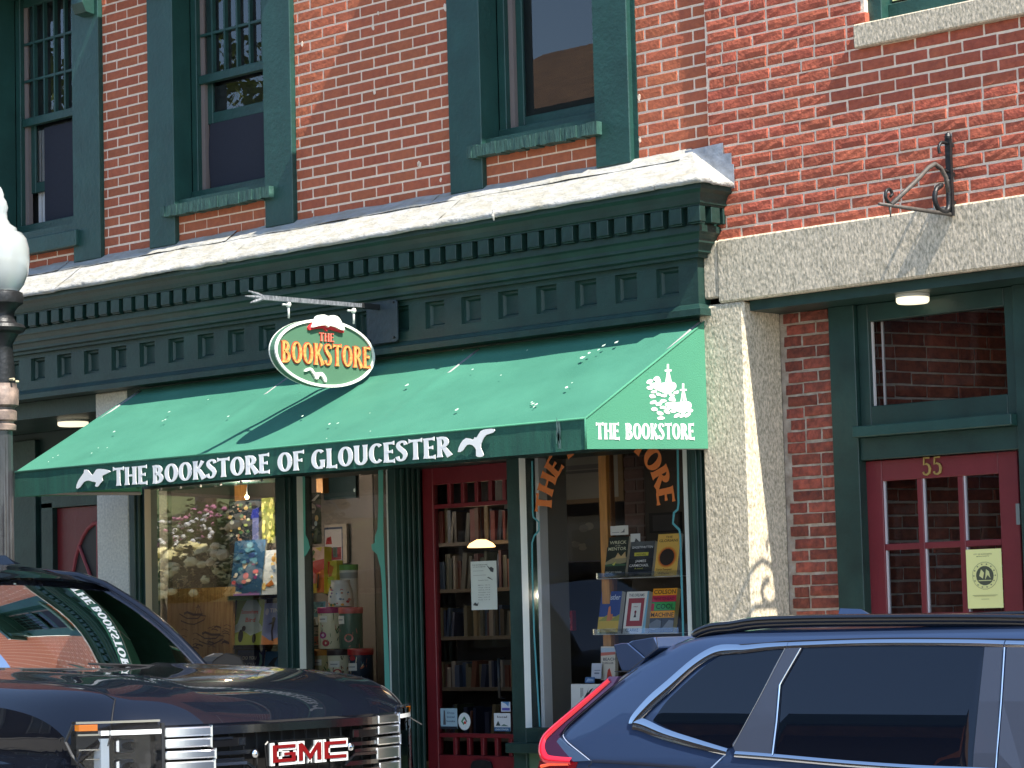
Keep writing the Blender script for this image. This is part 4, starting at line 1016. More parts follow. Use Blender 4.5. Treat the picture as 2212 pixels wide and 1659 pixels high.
# right-hand window, upper shelf
book('dark green book with a pale wrecked ship on its cover, beside the pine post', (1735, 165), (1702, 420), (1838, 420), (34, 44, 38),
     [('t', 'WRECK', .5, .82, .085, .8, (206, 206, 176)), ('t', 'OF THE', .5, .76, .03, .25, (206, 206, 176)), ('t', 'MENTOR', .5, .66, .085, .85, (206, 206, 176)),
      ('p', [(.0, .36), (.3, .46), (.55, .5), (1, .48), (1, .34), (.5, .30), (0, .30)], (150, 140, 108)), ('p', [(.42, .44), (.55, .60), (.72, .5), (.9, .62), (.95, .46)], (196, 168, 120)),
      ('p', [(.0, .30), (.4, .33), (1, .30), (1, .26), (0, .26)], (60, 96, 70)), ('p', [(.34, .30), (.52, .38), (.44, .27)], (196, 196, 90)), ('t', 'ERIC JAY DOLIN', .45, .08, .05, .75, (190, 190, 178))], th=.028)
book('charcoal book with white and yellow lettering, middle of the upper shelf', (1868, 195), (1853, 418), (2010, 415), (46, 50, 58),
     [('p', [(0, 1), (1, 1), (1, .8), (.6, .9), (.3, .78), (0, .86)], (84, 88, 92)), ('t', 'GHOSTWRITTEN', .5, .80, .07, .86, (214, 218, 222)), ('r', .2, .58, .78, .68, (196, 190, 70)), ('t', 'NOVEL', .5, .595, .06, .4, (40, 44, 30)),
      ('r', .0, .12, 1, .5, (30, 36, 44)), ('t', 'JAMES', .5, .40, .07, .45, (220, 222, 224)), ('t', 'CARMICHAEL', .45, .27, .075, .8, (220, 222, 224)), ('t', 'A novel', .45, .2, .04, .35, (190, 186, 80))])
book('yellow book with a black oval ringed in orange, right end of the upper shelf', (2052, 145), (2025, 420), (2172, 420), (226, 182, 92),
     [('t', 'THE', .5, .90, .05, .3, (96, 66, 34)), ('t', 'GLORIANS', .5, .81, .065, .84, (96, 66, 34)), ('e', .5, .45, .43, .25, (222, 150, 62)), ('e', .5, .45, .37, .22, (198, 96, 44)), ('e', .5, .45, .32, .195, (48, 40, 36)),
      ('t', 'Terry Tempest', .42, .14, .05, .7, (96, 66, 34)), ('t', 'Williams', .42, .05, .05, .5, (96, 66, 34))])
card('shelf_card', 'white card with a small boat drawing standing behind the dark green book', 'card', T8, (1745, 92), (1745, 152), (1860, 150), .385, 0, .001, (214, 214, 210), [('r', .1, .25, .5, .33, (150, 150, 150)), ('p', [(.55, .25), (.8, .25), (.8, .7), (.72, .4)], (96, 100, 104))])
card('shelf_card', 'small torn white card standing behind the charcoal book', 'card', T8, (1876, 142), (1876, 200), (1938, 196), .385, 0, .001, (206, 208, 208), [('p', [(.4, .1), (.55, .5), (.9, .1)], (60, 62, 66))])
# lower shelf
book('blue and yellow book with a sandcastle tower on its cover, left of the lower shelf', (1682, 517), (1656, 790), (1790, 790), (38, 66, 132),
     [('t', 'Whistler', .5, .80, .13, .9, (196, 206, 220)), ('r', 0, .0, 1, .40, (206, 172, 62)), ('p', [(0, .30), (.4, .44), (.7, .36), (1, .46), (1, .3)], (150, 150, 60)), ('p', [(.40, .3), (.44, .62), (.50, .66), (.54, .62), (.60, .3)], (206, 124, 70)), ('r', .56, .32, .68, .46, (196, 112, 66)), ('t', 'ANN PATCHETT', .5, .06, .07, .8, (214, 190, 130)), ('r', 0, 0, 1, .03, (116, 120, 60))], th=.03, side=(214, 212, 204))
book('white book with a red frame round a small figure, middle of the lower shelf', (1866, 517), (1822, 788), (1966, 790), (226, 222, 212),
     [('p', [(.86, 0), (1, 0), (1, 1), (.94, 1)], (120, 176, 200)), ('t', 'THE DREAMS', .46, .88, .07, .7, (80, 86, 90)), ('r', .12, .17, .84, .84, (158, 44, 44)), ('r', .28, .30, .70, .72, (222, 220, 212)), ('t', 'FIRST', .49, .62, .03, .2, (150, 40, 40)), ('e', .49, .51, .05, .035, (126, 34, 38)), ('r', .46, .42, .52, .50, (126, 34, 38)), ('p', [(.43, .38), (.55, .38), (.52, .44), (.46, .44)], (60, 30, 36)), ('t', 'CLARKE', .42, .04, .08, .6, (84, 106, 116))], th=.03)
book('book with orange, pink and green lettering bands, right end of the lower shelf', (2034, 497), (1992, 783), (2148, 780), (60, 66, 74),
     [('r', 0, .84, 1, 1, (238, 160, 40)), ('t', 'COLSON', .5, .875, .1, .9, (34, 40, 34)), ('r', 0, .70, 1, .84, (196, 44, 72)), ('t', 'WHITEHEAD', .5, .735, .07, .85, (96, 20, 60)), ('r', 0, .50, 1, .69, (58, 160, 84)), ('r', 0, .50, .12, .66, (196, 44, 72)), ('t', 'COOL', .58, .535, .12, .75, (24, 66, 44)), ('r', 0, .33, 1, .49, (240, 164, 36)), ('t', 'MACHINE', .5, .355, .1, .94, (34, 30, 26)),
      ('r', 0, 0, 1, .325, (70, 78, 90)), ('p', [(0, .2), (.3, .3), (.48, .26), (.5, .12), (.2, .06), (0, .1)], (120, 128, 138)), ('r', .49, 0, .52, .32, (44, 50, 58)), ('p', [(.56, .1), (.8, .28), (1, .26), (1, .1)], (134, 140, 148))], th=.03, side=(214, 190, 120))
book('beach book in cream and red standing below the lower shelf', (1677, 872), (1682, 1090), (1775, 1092), (214, 206, 192),
     [('r', 0, .82, 1, .96, (172, 190, 206)), ('p', [(0, .72), (1, .76), (1, .84), (0, .82)], (196, 110, 96)), ('t', 'BEACH', .6, .58, .09, .85, (60, 66, 84)), ('t', 'THRILLER', .5, .48, .06, .8, (96, 90, 90)), ('p', [(.4, 0), (.5, .3), (.62, .36), (.8, .1), (.8, 0)], (190, 60, 44))], Y=.30, lean=.05)
card('greeting_card', 'pale blue greeting card leaning beside the cream and red beach book', 'card', T8, (1640, 980), (1620, 1080), (1684, 1085), .27, .1, .002, (198, 204, 216), [('r', .3, .3, .8, .4, (120, 130, 150)), ('r', .3, .5, .9, .56, (140, 150, 170))])
card('greeting_card', 'blue greeting card lying low in the window above the white sign', 'card', T8, (1585, 1070), (1580, 1108), (1640, 1108), .25, .1, .002, (84, 120, 170), [('p', [(.1, .2), (.9, .3), (.9, .6), (.3, .8)], (150, 176, 206))])
card('window_sign', 'white window sign with a black branch drawing low in the right window', 'sign', T8, (1498, 1115), (1490, 1290), (1735, 1290), .16, .03, .004, (232, 232, 226),
     [('p', [(.34, .5), (.40, .62), (.46, .8), (.48, .9), (.44, .66), (.52, .8), (.6, .86), (.5, .66), (.58, .62), (.5, .56), (.42, .48)], K_), ('r', .26, .5, .28, .86, (90, 90, 90)), ('r', .31, .55, .325, .86, (90, 90, 90)), ('p', [(.62, .3), (.95, .1), (.95, .2), (.66, .4)], (190, 110, 90))])
# stand holding the books
BS = thing('book_stand', 'tall pine post with clear shelves of books in the right window', 'stand', (.7, .37, .8))
pl = at(*ZC(722, 60), .39); pr_ = at(*ZC(800, 60), .39); q0 = at(*ZC(765, 1500), .39)
m = MB(); m.box(pl.x, pr_.x + .002, .375, .42, .80, 2.74); m.build('post', WOOD, BS)
m = MB(); m.box(pr_.x + .003, pr_.x + .012, .40, .43, .80, 2.74); m.build('post', mat('dark_edge_wood', sr(110, 70, 34), .6), BS)
ACR = glass('clear_acrylic', 1.5, (.9, .92, .92))
for (xa, ya, xb) in ((1650, 432, 2200), (1628, 793, 2180)):
    a = at(*T8(xa, ya), YB - .03); b = at(*T8(xb, ya), YB - .03)
    MB().box(a.x, b.x, YB - .02, YB + .12, a.z - .004, a.z + .0).build('shelf', mat('shelf_edge', sr(190, 190, 186), .4), BS)
    MB().box(a.x, b.x, YB - .026, YB - .022, a.z - .002, a.z + .028).build('shelf_lip', ACR, BS)
# things hanging at the back of the right window
card('framed_picture', 'large pale grey picture in a brown frame hanging behind the window lettering', 'picture', ZC, (325, 60), (335, 655), (985, 650), .84, 0, .02, (100, 76, 40), [('r', .02, .08, .92, 1, (112, 108, 96)), ('r', .02, .55, .62, .60, (60, 58, 54)), ('r', .02, .62, .62, .70, (74, 72, 66)), ('r', .65, .08, .92, 1, (124, 120, 108))])
card('framed_picture', 'dim sepia picture hanging low behind the left half of the right window', 'picture', ZC, (340, 790), (350, 1290), (742, 1285), .84, 0, .02, (60, 56, 46), art(10, [(90, 84, 66), (50, 48, 42), (74, 70, 58)], 4, .2, .8, .2, .8, .14) + [('r', 0, 0, 1, .03, (50, 50, 60))])
card('framed_picture', 'small dark framed picture hanging above the yellow book', 'picture', ZC, (1265, 750), (1265, 965), (1600, 960), .84, 0, .02, (30, 28, 28), [('r', .12, .08, .95, .88, (52, 50, 52))])
ibw = MB(); a = at(*ZC(985, 320), .855); b = at(*ZC(1225, 980), .855); cw = .0
IW = thing('chimney_breast', 'strip of painted brown brickwork at the back of the right window', 'wall', (a.x, .85, b.z))
MB().box(a.x, b.x, .8565, .8595, b.z - .1, a.z + .1).build('mortar', mat('dark_mortar', sr(104, 88, 80), .95), IW)
zz = b.z - .08; r = 0
while zz < a.z + .06:
    x = a.x - (.1 if r % 2 else 0)
    while x < b.x:
        x0, x1 = max(x, a.x), min(x + .19, b.x)
        if x1 - x0 > .02: MB().box(x0 + .004, x1 - .004, .848, .8562, zz + .004, zz + .058).build('brick', mat('painted_dim_brick', sr(92, 68, 60), .9, .2, 20, rand=.15), IW)
        x += .2
    zz += .066; r += 1
a = at(*T8(1490, 640), .84); fa = thing('fire_alarm', 'small red alarm pull on the dark wall at the back of the right window', 'alarm', tuple(a))
b = at(*T8(1492, 770), .84); MB().box(a.x - .022, a.x + .022, .82, .8595, b.z, a.z).build('housing', flat(170, 30, 40), fa, bevel=.004); MB().box(a.x - .008, a.x + .008, .812, .8195, b.z + .04, a.z - .04).build('handle', flat(206, 206, 206), fa)
# arched lettering on the right pane
LT = MB(); word_s = 'THE BOOKSTORE'
ORG = mat('amber_window_lettering', sr(196, 108, 48), .6)
aL = at(*ZC(112, 690), .046); aR = at(*ZC(1446, 640), .046)
cx = (aL.x + aR.x)/2; RX = (aR.x - aL.x)/2; cz = at(*ZC(777, 700), .058).z; RZ = at(*ZC(777, -150), .058).z - cz
N_ = 400; P_ = [(cx - RX*math.cos(PI*i/N_), cz + RZ*math.sin(PI*i/N_)) for i in range(N_ + 1)]
Ls = [0]
for i in range(N_): Ls.append(Ls[-1] + math.hypot(P_[i+1][0] - P_[i][0], P_[i+1][1] - P_[i][1]))
wts = [(.34 if c == ' ' else GLY[c][0]) + .03 for c in word_s]; T_ = sum(wts); run = 0
for i, c in enumerate(word_s):
    s_ = Ls[-1]*(run + wts[i]/2)/T_; run += wts[i]
    if c == ' ': continue
    k_ = min(range(len(Ls)), key=lambda q: abs(Ls[q] - s_)); k2 = min(N_, k_ + 1); k0 = max(0, k2 - 2)
    dx_, dz_ = P_[k2][0] - P_[k0][0], P_[k2][1] - P_[k0][1]; l = math.hypot(dx_, dz_)
    U = Vector((dx_/l, 0, dz_/l)); V = Vector((-dz_/l, 0, dx_/l)); w_l = .112*GLY[c][0]/.62
    word(LT, c, Vector((P_[k_][0], .0465, P_[k_][1])) - U*w_l/2 - V*.06, U, V, (0, -1, 0), .12, width=w_l, d=.001, bold=.02)
LT.build('window_lettering', ORG, SF)

# ---- left window ------------------------------------------------------------
PQ = card('ship_plaque', 'pale wooden plaque carved with two fishing schooners in the left window', 'plaque', T7, (1058, 502), (1075, 1180), (1500, 1180), .22, .04, .02, (190, 154, 92), [], side=(120, 90, 50))
O = at(*T7(1075, 1180), .22)
for ch in PQ.children: ch.data.materials.clear(); ch.data.materials.append(WOODL)
m = MB(); BRN = flat(84, 56, 28)
def stroke(P, w_=9):
    q = [at(*T7(x, y), .212) for x, y in P]; pts = [(p.x, p.z) for p in q]; L_, R_ = strip(pts, [w_/1100]*len(pts)); n = len(L_)
    m.add([(p[0], .2125 + .03*(p[1] - O.z)/1.0, p[1]) for p in L_ + R_], [(i, i+1, n+i+1, n+i) for i in range(n-1)])
for dx, dy in ((0, 0), (120, 130)):
    s = lambda P, w_=9: stroke([(x+dx, y+dy) for x, y in P], w_)
    s([(1160, 705), (1210, 725), (1250, 728), (1310, 700), (1325, 675), (1290, 670), (1270, 690), (1200, 690), (1150, 660)], 8); s([(1180, 660), (1200, 650), (1240, 665), (1300, 665)], 16)
    if not dx: s([(1270, 600), (1250, 665)], 4); s([(1270, 600), (1270, 665)], 4); s([(1270, 600), (1300, 665)], 4); s([(1255, 618), (1285, 614)], 4)
r = random.Random(5)
for i in range(26):
    x, y = r.uniform(1150, 1450), r.uniform(730, 880); stroke([(x, y + 8), (x + 14, y), (x + 30, y + 4), (x + 44, y + 12)], r.choice((4, 6, 10)))
for x in (1110, 1140, 1165, 1240, 1330, 1350, 1395, 1420): stroke([(x, 506), (x + r.uniform(-6, 10), 560 + r.uniform(0, 60))], 2.5)
m.build('carving', BRN, PQ)
a = at(*T7(1016, 470), .16); WP_ = thing('white_post', 'slim white turned post at the left edge of the left window', 'post', (a.x, .16, .70))
MB().lathe([(.018, .70), (.018, a.z - .06), (.012, a.z - .05), (.018, a.z - .04), (.018, a.z)], (a.x, .16, 0), 12).build('shaft', WHITE, WP_, smooth=True)
def kid(lab, TL, BL, BR, base, els, Y=.26, lean=.15): return card('book', lab, 'book', T7, TL, BL, BR, Y, lean, .012, base, els, (226, 224, 214))
kid('teal picture book with small dancing figures, top left of the picture book rack', (1492, 190), (1488, 555), (1690, 552), (44, 84, 120), art(26, [(226, 200, 170), (206, 90, 100), (230, 226, 210), (150, 60, 120), (70, 130, 150), (60, 50, 110)], 11, .1, .9, .06, .6, .09) + art(12, [(90, 140, 160), (40, 60, 110)], 12, .1, .9, .6, .95, .1) + [('r', 0, 0, 1, .06, (150, 110, 170))])
kid('white and pale blue picture book, top right of the picture book rack', (1700, 250), (1695, 548), (1792, 548), (206, 216, 222), art(14, [(240, 236, 226), (206, 160, 90), (120, 150, 180), (226, 200, 130)], 13, .1, .9, .1, .9, .14) + [('p', [(.2, .22), (.6, .36), (.8, .25), (.5, .2)], (196, 120, 50))])
kid('light green picture book with red script, middle left of the picture book rack', (1545, 572), (1510, 870), (1690, 868), (176, 204, 214), [('p', [(0, 1), (.35, 1), (.2, .8), (.1, .5), (0, .45)], (132, 158, 84)), ('p', [(.7, 1), (1, 1), (1, .4), (.86, .5), (.9, .8)], (120, 150, 76)), ('p', [(0, 0), (1, 0), (1, .32), (.6, .22), (.3, .34), (0, .28)], (156, 178, 86)), ('t', 'Somewhere', .5, .70, .09, .6, (206, 70, 80)), ('t', 'Bird', .55, .52, .1, .35, (206, 70, 80)), ('e', .25, .22, .09, .14, (30, 34, 36)), ('e', .34, .38, .07, .06, (30, 34, 36)), ('e', .74, .16, .07, .1, (40, 44, 40))])
kid('lilac blue picture book with a leaping figure, middle right of the rack', (1712, 592), (1690, 868), (1802, 868), (128, 148, 206), [('p', [(0, 0), (1, 0), (1, .2), (.5, .12), (0, .26)], (226, 150, 96)), ('e', .62, .62, .1, .05, (40, 40, 60)), ('p', [(.55, .6), (.7, .6), (.62, .34), (.72, .1), (.6, .12), (.52, .34)], (34, 34, 56)), ('p', [(.3, .5), (.56, .56), (.6, .5)], (34, 34, 56)), ('t', 'TIN', .6, .78, .1, .5, (226, 232, 240)), ('e', .2, .8, .1, .08, (196, 206, 232))])
kid('navy picture book with a crescent moon, bottom left of the picture book rack', (1524, 897), (1520, 1130), (1698, 1130), (38, 56, 116), [('t', 'DO YOU', .45, .74, .10, .5, (214, 222, 236)), ('t', 'KNOW', .45, .54, .12, .5, (196, 206, 236)), ('p', [(.78, .95), (.9, .85), (.93, .65), (.85, .45), (.74, .38), (.82, .55), (.84, .75)], (120, 190, 196)), ('e', .3, .3, .04, .03, (206, 214, 230))])
kid('sky blue picture book with a dark bird, bottom right of the picture book rack', (1712, 905), (1700, 1130), (1808, 1130), (74, 142, 206), [('p', [(.2, .6), (.5, .8), (.8, .85), (.6, .66), (.7, .5), (.45, .58)], (28, 60, 96)), ('p', [(0, .5), (1, .36), (1, .2), (0, .3)], (120, 176, 226))])
RK = thing('book_rack', 'dark tiered rack holding six picture books in the left window', 'rack', (-2.3, .3, .7))
for y_ in (556, 874, 1134):
    a = at(*T7(1485, y_), .25); b = at(*T7(1810, y_), .25); MB().box(a.x, b.x + .02, .235, .33, a.z - .014, a.z - .001).build('shelf', flat(40, 34, 34), RK)
    MB().box(a.x, b.x + .02, .232, .2345, a.z - .012, a.z + .01).build('shelf_lip', ACR, RK)
MB().box(at(*T7(1490, 556), .33).x, at(*T7(1810, 556), .33).x, .335, .35, .7, 2.05).build('back_board', flat(52, 44, 44), RK)
card('poster', 'dark floral poster with a person in a blue coat behind the picture book rack', 'poster', ZA, (1300, 460), (1310, 1190), (1765, 1180), .40, 0, .002, (34, 40, 52), art(34, [(226, 196, 120), (214, 160, 130), (90, 130, 90), (206, 206, 190), (150, 170, 90)], 21, .05, .72, .1, .95, .07) + [('p', [(.72, .62), (.78, .8), (.98, .84), (.98, .64)], (40, 50, 140)), ('p', [(.76, .1), (.78, .64), (.98, .64), (.96, .1)], (96, 104, 150)), ('e', .82, .9, .07, .05, (44, 36, 40))])
card('poster', 'narrow yellow green leafy poster at the right edge of the left window', 'poster', ZA, (1782, 412), (1782, 1165), (1965, 1160), .41, 0, .002, (130, 138, 66), art(40, [(206, 206, 110), (130, 146, 60), (220, 214, 140), (110, 130, 60)], 22, .06, .94, .04, .96, .14))
PB = thing('pine_post', 'short golden pine post hanging at the top of the left window', 'post', (-2.3, .5, 1.9))
a = at(*ZA(1375, 160), .5); b = at(*ZA(1475, 500), .5); MB().box(a.x, b.x, .5, .55, b.z, 2.7).build('shaft', WOOD, PB)
def bulb(T, x, y, Y, lab, power=1.2):
    p = at(*T(x, y), Y); t = thing('string_bulb', lab, 'light bulb', tuple(p))
    MB().lathe([(0, -.012), (.010, -.004), (.011, .004), (.006, .014)], p, 10).build('bulb', mat('lit_bulb', (1, .8, .5), .3, emit=(1, .66, .34), estr=30), t, smooth=True)
    MB().tube([p + Vector((0, 0, .014)), p + Vector((.003, 0, .06)), p + Vector((.012, .01, .12)), (p.x + .012, p.y + .01, 2.7)], .0035, 5).build('cord', IRON, t)
    l = bpy.data.lights.new('bulb_glow', 'POINT'); l.energy = power; l.color = (1, .86, .68); l.shadow_soft_size = .012
    lo = bpy.data.objects.new('bulb_glow', l); C.objects.link(lo); lo.location = p + Vector((0, -.03, 0)); put(lo, t)
bulb(ZA, 1558, 402, .15, 'small lit bulb on a black cord at the top of the left window', 4.5)
bulb(T8, 1345, 538, .2, 'small lit bulb on a cord in the right window beside the white panel', 1.5)

# ---- middle window: tins, jug, bag ------------------------------------------
CREAM = (226, 212, 170)
def tin(lab, xl, xr, ytop, ylid, ybot, lid, body, deco, Y, labelbox=True, seed=1, textline=True):
    a = at(*Z5(xl, ybot), Y); b = at(*Z5(xr, ybot), Y); c = at(*Z5(xl, ytop), Y); e = at(*Z5(xl, ylid), Y)
    cx_ = (a.x + b.x)/2; r_ = (b.x - a.x)/2*.93; t = thing('storage_tin', lab, 'tin', (cx_, Y, a.z), 'patterned tins stacked in the middle window')
    MB().lathe([(r_*.97, a.z), (r_, a.z + .004), (r_, e.z), (0, e.z)], (cx_, Y, 0), 28).build('body', flat(*body, .35), t, smooth='auto')
    MB().lathe([(r_*1.04, e.z - .002), (r_*1.06, e.z + .004), (r_*1.06, c.z - .004), (r_*1.02, c.z), (0, c.z + .001)], (cx_, Y, 0), 28).build('lid', flat(*lid, .4), t, smooth='auto')
    rr = random.Random(seed); mm = MB(); mats = []; H = e.z - a.z
    def onb(P, col, off):
        if col not in mats: mats.append(col)
        tri = tessellate_polygon([[Vector((p[0], p[1], 0)) for p in P]])
        vs = []
        for u, v in P:
            an = -PI/2 + u; rr_ = r_ + .0008 + off; vs.append((cx_ + rr_*math.cos(an), Y + rr_*math.sin(an), a.z + v*H))
        mm.add(vs, [tuple(q) for q in tri], mats.index(col))
    for i in range(40):
        u, v = rr.uniform(-1.3, 1.6), rr.uniform(.04, .96); s = rr.uniform(.04, .15); onb(ell(u, v, s*rr.uniform(.5, 1.2), s*rr.uniform(.2, .7)*.5, 9, rr.uniform(0, 3)), rr.choice(deco), .0002*(i % 8))
    for (u, v, s, col) in (DEC.get(seed) or ()): onb(ell(u, v, s, s*.30, 12), col, .002)
    if labelbox:
        L = [(-.1, .62), (.75, .62), (.75, .86), (-.1, .86)] if labelbox is True else labelbox
        L2 = []
        for i in range(4):
            p, q = L[i], L[(i+1) % 4]
            for k_ in range(5): L2.append((p[0] + (q[0]-p[0])*k_/5, p[1] + (q[1]-p[1])*k_/5))
        n = 6; u0, u1, v0, v1 = L[0][0], L[1][0], L[0][1], L[2][1]; col = (236, 226, 204)
        if col not in mats: mats.append(col)
        vs = [(cx_ + (r_ + .0035)*math.cos(-PI/2 + u0 + (u1-u0)*i/n), Y + (r_ + .0035)*math.sin(-PI/2 + u0 + (u1-u0)*i/n), a.z + v*H) for i in range(n+1) for v in (v0, v1)]
        mm.add(vs, [(2*i, 2*i+2, 2*i+3, 2*i+1) for i in range(n)], mats.index(col))
        col = (120, 110, 104); mats.append(col); vm = (v0 + v1)/2
        vs = [(cx_ + (r_ + .0042)*math.cos(-PI/2 + u0+.15 + (u1-u0-.3)*i/n), Y + (r_ + .0042)*math.sin(-PI/2 + u0+.15 + (u1-u0-.3)*i/n), a.z + v*H) for i in range(n+1) for v in (vm - .012, vm + .012)]
        mm.add(vs, [(2*i, 2*i+2, 2*i+3, 2*i+1) for i in range(n)], mats.index(col))
    mm.build('pattern', [flat(*c_, .4) for c_ in mats], t)
DEC = {31: [(.1, .38, .32, (176, 70, 130)), (.1, .38, .12, (226, 200, 210)), (.35, .16, .3, (190, 50, 60))], 34: [(.55, .42, .36, (186, 56, 44)), (-.4, .46, .3, (70, 120, 50))], 33: [(-.2, .52, .24, (190, 60, 50)), (.2, .3, .2, (206, 90, 50))], 35: [(.1, .9, .28, (170, 40, 40)), (-.2, .3, .3, (206, 90, 60)), (.5, .2, .25, (206, 120, 110))], 32: [(.6, .3, .4, (196, 110, 90))]}
Y1, Y2, Y3 = .24, .25, .26
tin('cream tin with an orange lid and berry pattern, left of the bottom row', 415, 670, 1020, 1095, 1440, (206, 134, 46), (206, 188, 130), [(120, 120, 60), (176, 60, 50), (90, 104, 60), (190, 160, 90)], Y1, [(.0, .62), (.9, .62), (.9, .84), (.0, .84)], 33)
tin('cream tin with a dark brown lid and red mushrooms, middle of the bottom row', 682, 925, 1020, 1092, 1470, (64, 50, 44), CREAM, [(120, 60, 44), (90, 110, 60), (196, 120, 60), (110, 90, 60)], Y1, [(-.2, .58), (.75, .58), (.75, .80), (-.2, .80)], 34)
tin('dark blue tin with a red lid, white label and toadstools, right of the bottom row', 950, 1190, 1008, 1088, 1500, (176, 40, 38), (30, 44, 56), [(60, 100, 110), (206, 110, 70), (70, 80, 100), (226, 206, 160)], Y1, [(-.45, .50), (.5, .50), (.5, .74), (-.45, .74)], 35)
tin('tall cream tin with a magenta lid and purple flower in the middle row', 560, 815, 472, 545, 1010, (170, 34, 96), CREAM, [(70, 110, 60), (60, 90, 60), (176, 60, 50), (90, 110, 70)], Y2, [(-.3, .74), (.5, .74), (.5, .92), (-.3, .92)], 31)
tin('green tin with a coral lid and cream label in the middle row', 828, 1055, 472, 548, 1008, (206, 96, 86), (72, 100, 80), [(40, 60, 50), (206, 120, 100), (90, 120, 90)], Y2, [(-.9, .70), (.25, .70), (.25, .93), (-.9, .93)], 32)
z4p = lambda x, y: z4(x, y)
def conv(T, x, y, T2=None): return T(x, y)
a = at(*z4(820, 1655), .27); b = at(*z4(1022, 1655), .27); c = at(*z4(820, 1382), .27); e = at(*z4(820, 1460), .27); cx_ = (a.x + b.x)/2; r_ = (b.x - a.x)/2*.9
t = thing('storage_tin', 'white banded tin with a bright green lid standing behind the floral jug', 'tin', (cx_, .30, a.z - .1), 'patterned tins stacked in the middle window')
MB().lathe([(r_, a.z - .3), (r_, e.z), (0, e.z)], (cx_, .32, 0), 24).build('body', flat(206, 200, 184), t, smooth='auto')
MB().lathe([(r_*1.05, e.z - .001), (r_*1.05, c.z), (0, c.z)], (cx_, .32, 0), 24).build('lid', flat(104, 150, 60), t, smooth='auto')
MB().lathe([(r_*1.002, e.z - .05), (r_*1.01, e.z - .045), (r_*1.01, e.z - .02), (r_*1.002, e.z - .015)], (cx_, .32, 0), 24).build('band', flat(150, 150, 140), t, smooth=True)
JG = thing('floral_jug', 'white floral jug with a dark curved handle on top of the tins', 'jug', tuple(at(*Z5(810, 460), Y3)))
pt = lambda x, y: at(*Z5(x, y), Y3)
cx_ = pt(808, 450).x; prof = []
for y_, hw in ((458, 118), (440, 124), (380, 124), (300, 122), (230, 112), (180, 98), (140, 92), (120, 96), (112, 98)):
    prof.append(((pt(808 + hw, y_).x - pt(808 - hw, y_).x)/2*.93, pt(808, y_).z))
MB().lathe([(0, prof[0][1])] + prof, (cx_, Y3, 0), 26).build('body', flat(220, 212, 196, .3), JG, smooth=True)
hp = [pt(x, y) for x, y in ((705, 115), (640, 90), (585, 130), (570, 200), (610, 280), (660, 310))]
MB().tube(catmull([tuple(p) for p in hp], 4, False), .009, 8).build('handle', flat(70, 60, 50), JG, smooth=True)
rr = random.Random(9); mm = MB(); cols_ = [(190, 60, 50), (226, 160, 60), (90, 110, 130), (150, 90, 140), (80, 110, 70), (206, 120, 90)]
for i in range(46):
    v = rr.uniform(.05, .9); z_ = prof[0][1] + v*(prof[6][1] - prof[0][1]); k_ = min(range(len(prof)), key=lambda k: abs(prof[k][1] - z_)); r_ = prof[k_][0] + .0012 + .0002*(i % 6)
    u = rr.uniform(-1.2, 1.5); s = rr.uniform(.06, .16)
    P = ell(u, z_, s, s*.055, 8, rr.uniform(0, 3)*.0)
    mm.add([(cx_ + r_*math.cos(-PI/2 + p[0]), Y3 + r_*math.sin(-PI/2 + p[0]), p[1]) for p in P], [tuple(range(8))], i % 6)
mm.build('flower_pattern', [flat(*c_, .35) for c_ in cols_], JG)
GB = card('gift_bag', 'bright gift bag in pink, red and yellow with a fruit pattern, left of the jug', 'bag', z4, (400, 1130), (395, 1790), (650, 1790), .22, .03, .06, (226, 190, 176), [('p', [(0, .62), (.5, .7), (1, .74), (1, .5), (.5, .4), (.1, .52)], (206, 54, 48)), ('p', [(.55, .42), (1, .52), (1, 0), (.6, 0)], (222, 120, 50)), ('p', [(.05, 0), (.6, 0), (.6, .2), (.05, .24)], (226, 206, 70)), ('p', [(0, .24), (.5, .2), (.55, .4), (.3, .5), (0, .5)], (232, 150, 150)), ('e', .28, .34, .14, .07, (214, 70, 40)), ('p', [(.2, .8), (.4, .95), (.5, .9), (.3, .74)], (70, 100, 50)), ('p', [(.5, .98), (.8, .9), (.9, 1)], (226, 206, 90)), ('e', .15, .74, .07, .03, (90, 60, 50)), ('e', .4, .74, .1, .03, (120, 150, 70)), ('p', [(.6, .1), (.66, .4), (.74, .42), (.7, .1)], (84, 66, 40))], side=(226, 206, 60))
card('gift_bag', 'yellow and orange gift bag standing between the pink bag and the jug', 'bag', z4, (655, 1320), (640, 1800), (830, 1800), .25, .03, .05, (226, 206, 80), [('p', [(0, 1), (.5, .96), (.4, .6), (.1, .4), (0, .5)], (214, 70, 50)), ('p', [(.4, .9), (.8, .8), (.6, .5), (.4, .5)], (226, 130, 60)), ('e', .6, .4, .25, .12, (196, 206, 80)), ('e', .7, .2, .2, .1, (206, 110, 50))], side=(206, 190, 60))
